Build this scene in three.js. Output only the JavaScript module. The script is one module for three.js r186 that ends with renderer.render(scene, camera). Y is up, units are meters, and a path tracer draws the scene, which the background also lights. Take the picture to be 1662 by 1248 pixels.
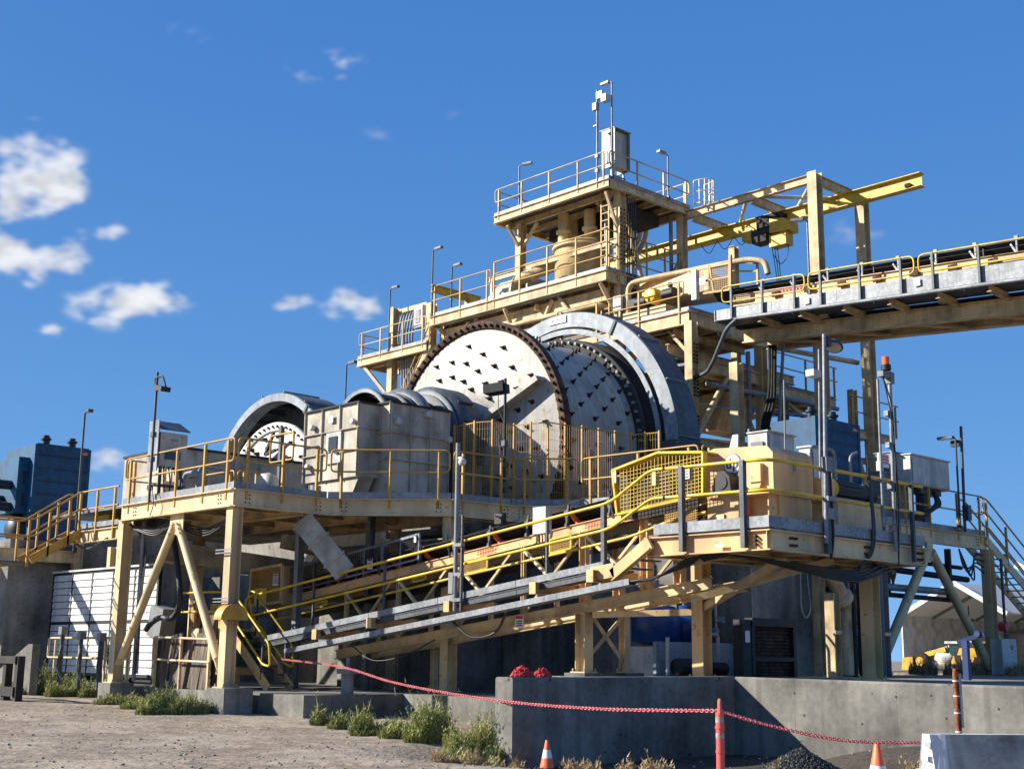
import * as THREE from 'three';
import { mergeGeometries } from 'three/addons/utils/BufferGeometryUtils.js';
import { ImprovedNoise } from 'three/addons/math/ImprovedNoise.js';
import { FontLoader } from 'three/addons/loaders/FontLoader.js';
import { TextGeometry } from 'three/addons/geometries/TextGeometry.js';

// ---------- camera ----------
const scene = new THREE.Scene();
const FOC = 2139.68, EYE = new THREE.Vector3(0, 1.6, 0);
const YAW = 0.757268553, PIT = 0.203377146, ROL = 0.0118474905;
const fwd = new THREE.Vector3(Math.sin(YAW) * Math.cos(PIT), Math.sin(PIT), -Math.cos(YAW) * Math.cos(PIT));
const rt0 = new THREE.Vector3().crossVectors(fwd, new THREE.Vector3(0, 1, 0)).normalize();
const up0 = new THREE.Vector3().crossVectors(rt0, fwd);
const rt = rt0.clone().multiplyScalar(Math.cos(ROL)).addScaledVector(up0, Math.sin(ROL));
const upv = rt0.clone().multiplyScalar(-Math.sin(ROL)).addScaledVector(up0, Math.cos(ROL));
const camera = new THREE.PerspectiveCamera(2 * Math.atan(624 / FOC) * 180 / Math.PI, 4 / 3, 0.1, 6000);
camera.position.copy(EYE);
camera.quaternion.setFromRotationMatrix(new THREE.Matrix4().makeBasis(rt, upv, fwd.clone().negate()));

// ---------- sky with scattered cumulus, sun, exposure ----------
const EXPO = 1.75;
const SUN = new THREE.Vector3(-1.0, 0.76, -1).normalize();
const perlin = new ImprovedNoise();
function fbm(x, y, z, o = 4) { let s = 0, a = 0.5, f = 1; for (let i = 0; i < o; i++) { s += a * perlin.noise(x * f + 13.7, y * f + 7.3, z * f + 3.1); a *= 0.5; f *= 2.03; } return s; }
const sstep = (a, b, x) => { const t = Math.min(1, Math.max(0, (x - a) / (b - a))); return t * t * (3 - 2 * t); };
const CLOUDS = [ // direction as photo pixel, half sizes, strength
  [62, 285, 80, 62, .95], [15, 318, 55, 36, .8], [100, 300, 34, 40, .7], [40, 415, 88, 38, .95], [8, 400, 40, 40, .6], [112, 430, 30, 22, .6], [160, 380, 60, 16, .42], [190, 370, 26, 18, .35],
  [206, 500, 98, 34, .9], [235, 478, 60, 30, .7], [478, 491, 36, 15, .75], [566, 494, 52, 27, .85], [600, 510, 26, 16, .6], [82, 534, 30, 12, .6],
  [46, 197, 40, 10, .5], [548, 97, 40, 20, .4], [486, 116, 30, 26, .3], [538, 126, 26, 10, .4], [600, 216, 80, 14, .16], [172, 756, 38, 26, .8], [46, 468, 24, 9, .5], [300, 55, 30, 16, .25], [725, 182, 26, 14, .2], [1380, 380, 90, 30, .16]];
{
  const W = 2048, H = 2048, data = new Float32Array(W * H * 4), d = new THREE.Vector3();
  for (let j = 0; j < H; j++) {
    const el = ((j + .5) / H - .5) * Math.PI, sy = Math.sin(el), ch = Math.cos(el);
    for (let i = 0; i < W; i++) {
      const az = ((i + .5) / W - .5) * 2 * Math.PI;
      d.set(Math.cos(az) * ch, sy, Math.sin(az) * ch);
      const e = Math.max(0, sy), t = Math.pow(1 - Math.min(1, e), 3.2);
      const ca = Math.max(-1, Math.min(1, d.dot(SUN))), glow = Math.pow(Math.max(0, ca), 5) * .22 + .1 * Math.exp(-e / .05);
      let r = .046 + .15 * t + glow, g = .19 + .275 * t + glow, b = .57 + .29 * t + glow * .85;
      const cz = d.dot(fwd);
      if (cz > .3 && sy > 0) {
        const px = 831 + FOC * d.dot(rt) / cz, py = 624 - FOC * d.dot(upv) / cz;
        if (px > -700 && px < 2400) {
          let f = 0;
          const wx = px + 26 * fbm(px / 70, py / 70, 1.1, 3), wy = py + 22 * fbm(px / 70 + 5, py / 70, 4.1, 3);
          for (const c of CLOUDS) { const u = (wx - c[0]) / (c[2] * 1.25), v = (wy - c[1]) / (c[3] * 1.3); const q = 1 - Math.sqrt(u * u + v * v); if (q > 0) f += q * c[4] * (1 - f * .45); }
          if (f > 0) {
            const n = fbm(px / 48, py / 38, 2.2, 7), n2 = fbm(px / 40 + 9, py / 26, 7.7, 5), n3 = fbm(wx / 17, wy / 14, 5.5, 4);
            const d = Math.max(0, f * 1.35 + n * 1.55 + n3 * .5 - .2); // optical depth of the cloud
            const a = (1 - Math.exp(-Math.pow(d, 1.6) * 2.5)) * sstep(0, .3, f) * .96;
            const w = .7 + .22 * sstep(-.25, .25, n2 + n * .4 + .06);
            r += (w - r) * a; g += (w * 1.015 - g) * a; b += (w * 1.05 - b) * a;
          }
        }
      }
      const k = (j * W + i) * 4; data[k] = r / EXPO; data[k + 1] = g / EXPO; data[k + 2] = b / EXPO; data[k + 3] = 1;
    }
  }
  const sky = new THREE.DataTexture(data, W, H, THREE.RGBAFormat, THREE.FloatType);
  sky.mapping = THREE.EquirectangularReflectionMapping; sky.magFilter = THREE.LinearFilter; sky.minFilter = THREE.LinearFilter; sky.wrapS = THREE.RepeatWrapping; sky.needsUpdate = true;
  scene.background = sky; scene.environment = sky;
}
const sun = new THREE.DirectionalLight(new THREE.Color().setRGB(1, .945, .85), 5);
sun.position.copy(SUN).multiplyScalar(120).add(new THREE.Vector3(28, 5, -28)); sun.target.position.set(28, 5, -28);
sun.castShadow = true; sun.shadow.mapSize.set(4096, 4096);
Object.assign(sun.shadow.camera, { left: -70, right: 70, top: 60, bottom: -60, near: 1, far: 300 });
scene.add(sun, sun.target);
const renderer = new THREE.WebGLRenderer({ antialias: true });
renderer.toneMapping = THREE.LinearToneMapping; renderer.toneMappingExposure = EXPO; renderer.shadowMap.enabled = true;

// ---------- helpers ----------
let seed = 7; const rnd = () => { seed = (seed * 1664525 + 1013904223) >>> 0; return seed / 4294967296; };
const rr = (a, b) => a + (b - a) * rnd();
const V = (x, y, z) => new THREE.Vector3(x, y, z);
function rayTo(px, py) { return rt.clone().multiplyScalar((px - 831) / FOC).addScaledVector(upv, (624 - py) / FOC).add(fwd); }
// a photo pixel gives a direction; the plane it is known to lie on gives the point
function onX(px, py, x) { const d = rayTo(px, py); return EYE.clone().addScaledVector(d, (x - EYE.x) / d.x); }
function onY(px, py, y) { const d = rayTo(px, py); return EYE.clone().addScaledVector(d, (y - EYE.y) / d.y); }
function onZ(px, py, z) { const d = rayTo(px, py); return EYE.clone().addScaledVector(d, (z - EYE.z) / d.z); }

const used = new Map();
function numbered(n) { const k = used.get(n) || 0; used.set(n, k + 1); return k ? n + '_' + String(k).padStart(3, '0') : n; }
function tag(o, label, category, group, kind) { if (label) o.userData.label = label; if (category) o.userData.category = category; if (group) o.userData.group = group; if (kind) o.userData.kind = kind; return o; }
function thing(name, label, category, p = V(0, 0, 0), group) {
  const o = new THREE.Group(); o.name = numbered(name); o.position.copy(p); scene.add(o); return tag(o, label, category, group);
}
function clean(g) {
  g = g.index ? g.toNonIndexed() : g.clone();
  for (const k of Object.keys(g.attributes)) if (k !== 'position' && k !== 'normal') g.deleteAttribute(k);
  if (!g.attributes.normal) g.computeVertexNormals();
  g.clearGroups(); return g;
}
function metreUV(g) { // box-projected uv, in metres
  const p = g.attributes.position, n = p.count, uv = new Float32Array(n * 2);
  const a = V(), b = V(), c = V();
  for (let i = 0; i < n; i += 3) {
    a.fromBufferAttribute(p, i); b.fromBufferAttribute(p, i + 1).sub(a); c.fromBufferAttribute(p, i + 2).sub(a); b.cross(c);
    const x = Math.abs(b.x), y = Math.abs(b.y), z = Math.abs(b.z);
    for (let k = 0; k < 3; k++) {
      const X = p.getX(i + k), Y = p.getY(i + k), Z = p.getZ(i + k);
      let u, v; if (y > x && y > z) { u = X; v = Z; } else if (x > z) { u = Z; v = Y; } else { u = X; v = Y; }
      uv[(i + k) * 2] = u; uv[(i + k) * 2 + 1] = v;
    }
  }
  g.setAttribute('uv', new THREE.BufferAttribute(uv, 2)); return g;
}
function originOf(parent) { const o = V(); while (parent && parent !== scene) { o.add(parent.position); parent = parent.parent; } return o; }
function merged(geos, keepUV) {
  if (!Array.isArray(geos)) geos = [geos];
  const l = geos.flat(9).filter(Boolean); if (keepUV) return l.length > 1 ? mergeGeometries(l) : l[0];
  return metreUV(l.length > 1 ? mergeGeometries(l.map(clean)) : clean(l[0]));
}
// one named mesh; geometry given in world metres, stored relative to its thing's base
function part(name, geos, mat, parent = scene, opt = {}) {
  const g = merged(geos, opt.uv), o = originOf(parent); g.translate(-o.x, -o.y, -o.z);
  const m = new THREE.Mesh(g, mat); m.name = parent === scene ? numbered(name) : name; m.castShadow = m.receiveShadow = true; parent.add(m); return m;
}
function solo(name, label, category, geos, mat, p, group, kind, opt) { // a thing that is one mesh, origin at p
  const g = merged(geos, opt && opt.uv); if (p) g.translate(-p.x, -p.y, -p.z);
  const m = new THREE.Mesh(g, mat); m.name = numbered(name); if (p) m.position.copy(p); m.castShadow = m.receiveShadow = true; scene.add(m); return tag(m, label, category, group, kind);
}
function copyPart(geo, name, mat, parent, p, q) { const m = new THREE.Mesh(geo, mat); m.name = name; m.position.copy(p).sub(originOf(parent)); if (q) m.quaternion.copy(q); m.castShadow = m.receiveShadow = true; parent.add(m); return m; }

// geometry makers (world coordinates)
function box(x0, x1, y0, y1, z0, z1) { return new THREE.BoxGeometry(Math.abs(x1 - x0), Math.abs(y1 - y0), Math.abs(z1 - z0)).translate((x0 + x1) / 2, (y0 + y1) / 2, (z0 + z1) / 2); }
function cbox(p, w, h, d, ry = 0) { return new THREE.BoxGeometry(w, h, d).rotateY(ry).translate(p.x, p.y, p.z); }
function basis(a, b, up = V(0, 1, 0)) {
  const z = b.clone().sub(a).normalize(); let u = up; if (Math.abs(z.dot(u)) > .97) u = Math.abs(z.y) > .9 ? V(1, 0, 0) : V(0, 1, 0);
  const x = V().crossVectors(u, z).normalize(), y = V().crossVectors(z, x);
  return new THREE.Matrix4().makeBasis(x, y, z).setPosition(a.clone().add(b).multiplyScalar(.5));
}
function bar(a, b, w, h, up, ox = 0, oy = 0) { return new THREE.BoxGeometry(w, h, a.distanceTo(b)).translate(ox, oy, 0).applyMatrix4(basis(a, b, up)); }
function ibeam(a, b, h, w, up) { const L = a.distanceTo(b), M = basis(a, b, up), tf = Math.max(.018, h * .06), tw = Math.max(.014, w * .08);
  return [new THREE.BoxGeometry(w, tf, L).translate(0, h / 2 - tf / 2, 0).applyMatrix4(M), new THREE.BoxGeometry(w, tf, L).translate(0, -h / 2 + tf / 2, 0).applyMatrix4(M), new THREE.BoxGeometry(tw, h - 2 * tf, L).applyMatrix4(M)]; }
function tube(a, b, r, n = 8, r2) { return new THREE.CylinderGeometry(r2 ?? r, r, a.distanceTo(b), n).applyMatrix4(new THREE.Matrix4().makeRotationX(Math.PI / 2)).applyMatrix4(basis(a, b)); }
function fillet(pts, R, closed, k = 4) { // round the corners of a polyline
  const out = [], n = pts.length;
  for (let i = 0; i < n; i++) {
    if (!closed && (i === 0 || i === n - 1)) { out.push(pts[i].clone()); continue; }
    const p = pts[i], a = pts[(i - 1 + n) % n].clone().sub(p), b = pts[(i + 1) % n].clone().sub(p);
    const r = Math.min(R, a.length() * .48, b.length() * .48); a.setLength(r).add(p); b.setLength(r).add(p);
    for (let j = 0; j <= k; j++) { const t = j / k; out.push(a.clone().multiplyScalar((1 - t) * (1 - t)).addScaledVector(p, 2 * t * (1 - t)).addScaledVector(b, t * t)); }
  }
  if (closed) out.push(out[0].clone()); return out;
}
function sweep(pts, r, n = 6) {
  const pos = [], nor = [], idx = []; let u = V(0, 1, 0); const T = V(), s = V(), w = V();
  const m = pts.length;
  for (let i = 0; i < m; i++) {
    T.copy(pts[Math.min(m - 1, i + 1)]).sub(pts[Math.max(0, i - 1)]).normalize();
    if (i === 0) { u = Math.abs(T.y) > .9 ? V(1, 0, 0) : V(0, 1, 0); }
    s.crossVectors(T, u).normalize(); if (!s.lengthSq()) s.set(1, 0, 0); w.crossVectors(s, T).normalize(); u = w.clone();
    for (let k = 0; k <= n; k++) { const a = k / n * Math.PI * 2, c = Math.cos(a), d = Math.sin(a);
      const x = s.x * c + w.x * d, y = s.y * c + w.y * d, z = s.z * c + w.z * d; pos.push(pts[i].x + x * r, pts[i].y + y * r, pts[i].z + z * r); nor.push(x, y, z); }
    if (i) for (let k = 0; k < n; k++) { const a = (i - 1) * (n + 1) + k, b = a + n + 1; idx.push(a, b, a + 1, b, b + 1, a + 1); }
  }
  const g = new THREE.BufferGeometry(); g.setAttribute('position', new THREE.Float32BufferAttribute(pos, 3)); g.setAttribute('normal', new THREE.Float32BufferAttribute(nor, 3)); g.setIndex(idx); return g;
}
const pipe = (pts, r, R = .2, n = 8) => sweep(fillet(pts, R), r, n);
const loop = (pts, r, R = .1, n = 6) => sweep(fillet(pts, R, true), r, n);
function spline(pts, r, seg = 24, n = 6) { return sweep(new THREE.CatmullRomCurve3(pts).getPoints(seg), r, n); }
function prism(poly, y0, y1) { // poly: [x,z] outline, vertical extrusion
  const s = new THREE.Shape(poly.map(([x, z]) => new THREE.Vector2(x, -z)));
  return new THREE.ExtrudeGeometry(s, { depth: y1 - y0, bevelEnabled: false }).rotateX(-Math.PI / 2).translate(0, y0, 0);
}
function prismX(poly, x0, x1) { // poly: [z,y] outline, extruded along x
  const s = new THREE.Shape(poly.map(([z, y]) => new THREE.Vector2(z, y)));
  return new THREE.ExtrudeGeometry(s, { depth: x1 - x0, bevelEnabled: false }).applyMatrix4(new THREE.Matrix4().makeBasis(V(0, 0, 1), V(0, 1, 0), V(-1, 0, 0))).translate(x1, 0, 0);
}
function prismZ(poly, z0, z1) { const s = new THREE.Shape(poly.map(([x, y]) => new THREE.Vector2(x, y))); return new THREE.ExtrudeGeometry(s, { depth: z1 - z0, bevelEnabled: false }).translate(0, 0, z0); }
function sheet(P, t) { // thin slab through 4 points (a,b,c,d), thickness t along its normal
  const [a, b, c, d] = P, n = b.clone().sub(a).cross(d.clone().sub(a)).normalize().multiplyScalar(t);
  const q = [a, b, c, d].map(p => p.clone().add(n)), g = new THREE.BufferGeometry(), f = (u, v, w, x) => [u, v, w, u, w, x].flatMap(p => [p.x, p.y, p.z]);
  g.setAttribute('position', new THREE.Float32BufferAttribute([...f(...q), ...f(d, c, b, a), ...f(a, b, q[1], q[0]), ...f(b, c, q[2], q[1]), ...f(c, d, q[3], q[2]), ...f(d, a, q[0], q[3])], 3)); g.computeVertexNormals(); return g;
}
function meshGrid(a, u, v, du, dv, t) { // wire grid from corner a along u and v vectors
  const g = [], U = u.clone().normalize(), W = v.clone().normalize(), lu = u.length(), lv = v.length();
  for (let s = du; s < lu - .01; s += du) g.push(bar(a.clone().addScaledVector(U, s), a.clone().addScaledVector(U, s).add(v), t, t));
  for (let s = dv; s < lv - .01; s += dv) g.push(bar(a.clone().addScaledVector(W, s), a.clone().addScaledVector(W, s).add(u), t, t));
  return g;
}
const at3 = (a, b, t) => a.clone().lerp(b, t);

// ---------- procedural textures and materials ----------
function texel(size, fn) {
  const d = new Uint8Array(size * size * 4);
  for (let j = 0; j < size; j++) for (let i = 0; i < size; i++) { const c = fn(i / size, j / size), k = (j * size + i) * 4; d[k] = 255 * Math.min(1, Math.max(0, c[0])); d[k + 1] = 255 * Math.min(1, Math.max(0, c[1])); d[k + 2] = 255 * Math.min(1, Math.max(0, c[2])); d[k + 3] = 255; }
  const t = new THREE.DataTexture(d, size, size); t.wrapS = t.wrapT = THREE.RepeatWrapping; t.magFilter = THREE.LinearFilter; t.minFilter = THREE.LinearMipmapLinearFilter; t.generateMipmaps = true; t.needsUpdate = true; return t;
}
const LAT = new Float32Array(4096); for (let i = 0; i < 4096; i++) LAT[i] = rnd() * 2 - 1;
function tnoise(u, v, f, z, o = 4, sx = 1) { // tileable smooth lattice noise, roughly -.5 .. .5
  let s = 0, a = .5, fx = Math.max(2, Math.round(f * sx)), fy = Math.max(2, Math.round(f)), zz = Math.round(z * 131);
  for (let k = 0; k < o; k++) {
    const x = u * fx, y = v * fy, x0 = Math.floor(x), y0 = Math.floor(y), p = x - x0, q = y - y0, P = p * p * (3 - 2 * p), Q = q * q * (3 - 2 * q);
    const x1 = (x0 + 1) % fx, y1 = (y0 + 1) % fy, h = (i, j) => LAT[(Math.imul(i, 1619) + Math.imul(j, 31337) + zz + k * 977 + (Math.imul(i ^ (j << 3), 7919) >> 3)) & 4095];
    const A = h(x0 % fx, y0 % fy), B = h(x1, y0 % fy), C = h(x0 % fx, y1), D = h(x1, y1);
    s += a * ((A * (1 - P) + B * P) * (1 - Q) + (C * (1 - P) + D * P) * Q); a *= .5; fx *= 2; fy *= 2;
  }
  return s * .8;
}
const rep = (t, m) => { const c = t.clone(); c.repeat.set(1 / m, 1 / m); c.needsUpdate = true; return c; };
// weathered paint: soft grime blotches, run-down streaks, scattered rust specks
const T_paint = texel(512, (u, v) => { const n = tnoise(u, v, 5, 1), s = tnoise(u, v, 2.5, 9, 3, 9), k = tnoise(u, v, 26, 5, 3); let w = .93 + n * .22 + s * .16; const r = .35 * sstep(.36, .46, k + n * .12); return [w * (1 - r * .35), w * (1 - r * .55), w * (1 - r * .7)]; });
// heavy dirt and dust on old steel
const T_dirty = texel(512, (u, v) => { const n = tnoise(u, v, 6, 21, 5), s = tnoise(u, v, 3, 29, 4, 10), k = tnoise(u, v, 18, 35, 4); let w = .88 + n * .4 + s * .13; const r = .3 * sstep(.28, .46, k + s * .25); return [w * (1 - r * .3), w * (1 - r * .46), w * (1 - r * .56)]; });
const T_rust = texel(512, (u, v) => { const n = tnoise(u, v, 9, 41, 5), m = tnoise(u, v, 30, 45, 3); const w = .8 + n * .8 + m * .4; return [w, w * (.86 + n * .3), w * (.78 + n * .3)]; });
const T_galv = texel(512, (u, v) => { const n = tnoise(u, v, 30, 51, 3), m = tnoise(u, v, 5, 55, 3), s = tnoise(u, v, 3, 57, 3, 8); const w = .88 + n * .2 + m * .22 + s * .16; return [w, w, w * 1.01]; });
const T_conc = texel(1024, (u, v) => { const n = tnoise(u, v, 4, 61, 6), s = tnoise(u, v, 2.2, 69, 4, 9), f = tnoise(u, v, 60, 65, 2), p = tnoise(u, v, 34, 67, 2); let w = .87 + n * .4 + s * .27 + f * .12; w *= 1 - .4 * sstep(.43, .48, p); return [w, w * .985, w * .95]; });
const T_mill = texel(1024, (u, v) => { const n = tnoise(u, v, 4, 71, 5), s = tnoise(u, v, 3, 79, 4, 12), k = tnoise(u, v, 22, 75, 4), b = tnoise(u, v, 9, 77, 3); let w = .9 + n * .22 + s * .2; const r = sstep(.2, .42, s * .9 + k * .5), q = sstep(.3, .42, k + b * .3); return [w * (1 - r * .12) * (1 - q * .12), w * (1 - r * .18) * (1 - q * .16), w * (1 - r * .27) * (1 - q * .2)]; });
const T_dirt = texel(1024, (u, v) => { const n = tnoise(u, v, 5, 81, 6), f = tnoise(u, v, 70, 85, 3), g = tnoise(u, v, 28, 87, 3), t = tnoise(u, v, 2, 89, 3, 6); const w = .88 + n * .26 + f * .34 + g * .18 + t * .1; return [w, w * (.98 + n * .04), w * (.95 + n * .06)]; });
const T_wood = texel(256, (u, v) => { const n = tnoise(u, v, 2, 91, 4, 14); const w = .8 + n * .8; return [w, w * .97, w * .93]; });
function mat(r, g, b, o = {}) {
  const m = new THREE.MeshStandardMaterial({ roughness: o.rough ?? .6, metalness: o.metal ?? 0, side: THREE.DoubleSide }); m.color.setRGB(r, g, b);
  if (o.tex) { m.map = rep(o.tex, o.size || 3); m.map.colorSpace = THREE.SRGBColorSpace; if (o.bump) { m.bumpMap = rep(o.tex, o.size || 3); m.bumpScale = o.bump; } }
  return m;
}
const M = {
  cream: mat(0.72, 0.54, 0.29, { tex: T_paint, size: 4, rough: .5 }),         // structural steel paint
  old: mat(0.72, 0.54, 0.29, { tex: T_dirty, size: 3, rough: .65 }),           // the same paint with blotchy dust on it
  peach: mat(0.77, 0.475, 0.205, { tex: T_paint, size: 5, rough: .45 }),        // newer machinery paint
  tank: mat(0.6, 0.44, 0.2, { tex: T_paint, size: 3, rough: .5 }),
  ochre: mat(0.53, 0.3, 0.05, { tex: T_paint, size: 2, rough: .5 }),         // aged rail paint
  yellow: mat(0.76, 0.5, 0.018, { tex: T_paint, size: 2, rough: .4 }),
  crane: mat(0.6, 0.42, 0.036, { tex: T_paint, size: 3, rough: .5 }),
  galv: mat(0.29, 0.305, 0.315, { tex: T_galv, size: 1.6, rough: .5, metal: .15 }),
  steel: mat(0.1, 0.11, 0.12, { tex: T_galv, size: 1.5, rough: .5, metal: .3 }),   // dark grey posts
  mill: mat(0.47, 0.44, 0.385, { tex: T_mill, size: 5, rough: .55 }),
  guard: mat(0.29, 0.33, 0.36, { tex: T_galv, size: 4, rough: .5 }),
  guardRim: mat(0.11, 0.135, 0.155, { tex: T_galv, size: 4, rough: .55 }),
  guardDark: mat(0.085, 0.1, 0.115, { tex: T_galv, size: 4, rough: .6 }),
  rust: mat(0.1, 0.058, 0.035, { tex: T_rust, size: 1.2, rough: .85 }),
  bolt: mat(0.05, 0.024, 0.014, { tex: T_rust, size: .5, rough: .8 }),
  chute: mat(0.52, 0.46, 0.36, { tex: T_dirty, size: 3.4, rough: .7 }),
  teal: mat(0.0, 0.085, 0.19, { tex: T_galv, size: 5, rough: .6 }),
  navy: mat(0.001, 0.022, 0.06, { tex: T_galv, size: 5, rough: .45 }),
  tealDark: mat(0.004, 0.02, 0.032, { tex: T_galv, size: 2, rough: .5 }),
  black: mat(.018, .019, .021, { tex: T_galv, size: 1, rough: .6 }),
  rubber: mat(.016, .016, .017, { tex: T_rust, size: 1, rough: .75 }),
  dark: mat(0.035, 0.03, 0.026, { tex: T_dirty, size: 2, rough: .8 }),
  conc: mat(0.25, 0.245, 0.23, { tex: T_conc, size: 5, rough: .9, bump: .004 }),
  white: mat(0.6, 0.61, 0.59, { tex: T_paint, size: 2.5, rough: .5 }),
  cabinet: mat(0.56, 0.55, 0.5, { tex: T_paint, size: 2, rough: .45 }),
  cabBeige: mat(0.52, 0.46, 0.36, { tex: T_paint, size: 2, rough: .5 }),
  grey: mat(0.22, 0.23, 0.235, { tex: T_paint, size: 2, rough: .5 }),
  glass: mat(.05, .06, .07, { rough: .12 }),
  red: mat(.62, .045, .05, { rough: .45 }), chain: mat(.68, .16, .16, { rough: .5 }),
  faded: mat(.56, .4, .36, { rough: .6, tex: T_dirty, size: .5 }),
  delin: mat(.72, .11, .085, { rough: .45 }),
  orange: mat(.85, .17, .06, { rough: .45 }), amber: mat(.85, .16, .02, { rough: .25 }),
  signWhite: mat(.8, .8, .78, { rough: .4 }), signRed: mat(.55, .03, .03, { rough: .4 }), ink: mat(.02, .02, .02, { rough: .5 }),
  green: mat(.02, .12, .05, { rough: .45, tex: T_paint, size: 2 }), wood: mat(.2, .16, .125, { rough: .85, tex: T_wood, size: 1.2 }), ply: mat(.5, .3, .1, { rough: .8, tex: T_wood, size: 1.4 }),
  grating: mat(.16, .17, .18, { rough: .6, metal: .3, tex: T_galv, size: 1 }), hose: mat(.03, .032, .036, { rough: .5 }),
};
// shared pattern: handrail run. pts = floor-level points; top loop (top rail, ends, lower rail) on square posts fixed to the fascia
function handrail(parent, pts, o = {}) {
  const h = o.h ?? 1.2, mid = o.mid ?? .58, r = o.r ?? .027, m = o.mat || M.ochre, pm = o.postMat || m, g = [], up = y => V(0, y, 0);
  const runs = o.split === false ? [pts] : pts.slice(0, -1).map((p, i) => [p, pts[i + 1]]);
  const posts = [];
  for (const run of runs) {
    let P = run.map(p => p.clone());
    if (o.gap !== 0 && o.split !== false) { const d = P[1].clone().sub(P[0]).setLength(o.gap ?? .07); P[0].add(d); P[1].sub(d); }
    if (o.open) { g.push(pipe(P.map(p => p.clone().add(up(h))), r, .12, 6), pipe(P.map(p => p.clone().add(up(mid))), r, .12, 6)); if (o.third) g.push(pipe(P.map(p => p.clone().add(up(o.third))), r, .12, 6)); }
    else g.push(loop([...P.map(p => p.clone().add(up(h))), ...P.slice().reverse().map(p => p.clone().add(up(mid)))], r, .14));
    if (!o.open && o.third) g.push(pipe(P.map(p => p.clone().add(up(o.third))), r * .9, .1, 6));
    for (let i = 0; i < P.length - 1; i++) { const L = P[i].distanceTo(P[i + 1]), n = Math.max(1, Math.round(L / (o.space ?? 1.9))); for (let k = 0; k <= n; k++) { if (k === n && i < P.length - 2) continue; const e = o.inset ?? .22; posts.push(at3(P[i], P[i + 1], Math.min(1 - e / L, Math.max(e / L, k / n)))); } }
  }
  const rail = part(o.name || 'handrail', g[0], m, parent); for (const q of g.slice(1)) part('rail', q, m, rail); const w = o.pw ?? .065;
  for (const p of posts) part('post', cbox(V(p.x, p.y + (h - (o.drop ?? .4)) / 2 - .02, p.z), w, h + (o.drop ?? .4) - .04, w), pm, rail);
  return rail;
}
function toe(parent, a, b, h = .15, m = M.galv, t = .012) { return part('toe_plate', bar(a.clone().add(V(0, h / 2, 0)), b.clone().add(V(0, h / 2, 0)), t, h), m, parent); }
function boltsAt(list, r, l, dir) { return list.map(p => tube(p, p.clone().addScaledVector(dir, l), r, 6)); }
// ---------- ground, yard, kerbs, retaining wall, foundations ----------
function gh(x, z) {
  let h = .1 * sstep(22, 30, -z) + .15 * sstep(30, 37, -z) + .45 * sstep(37, 60, -z);
  const d = Math.hypot((x - 22.4) / 1.7, (z + 12.2) / 2.8); h += .46 * Math.max(0, 1 - d * d);
  h -= .34 * sstep(13.4, 15.6, x - (z + 17) * .12) * sstep(19.5, 17.6, -z); // shallow ditch along the wall
  const R = Math.hypot(x, z); if (R < 90) h += .045 * fbm(x * .35, z * .35, 4.4, 4) + .022 * fbm(x * 1.8, z * 1.8, 8.4, 3) + .02 * Math.max(0, fbm(x * .16 + 2, z * 1.1 - x * .35, 6.2, 3)) ;
  if (R > 9 && R < 42 && z > -34) { // wheel ruts swinging across the yard
    const s = (x + z) * .7071, d = (x - z) * .7071; for (const [c, a, f, q] of [[18.6, .7, .16, 0], [20.5, .7, .16, 0], [22.6, 1.1, .11, 1.2], [24.4, 1.1, .11, 1.2], [27.2, .9, .13, 2.1]]) { const u = (d - c - a * Math.sin(s * f + q)) / .17; if (Math.abs(u) < 3) h += (.022 * Math.exp(-2 * (Math.abs(u) - 1.6) * (Math.abs(u) - 1.6)) - .034 * Math.exp(-u * u)) * (.55 + .9 * Math.max(-.5, perlin.noise(s * .5, c, 1.5))) * (1 - sstep(12.8, 14, x)); }
    h += .012 * fbm(x * 5, z * 5, 2.7, 3);
  }
  return h;
}
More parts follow.
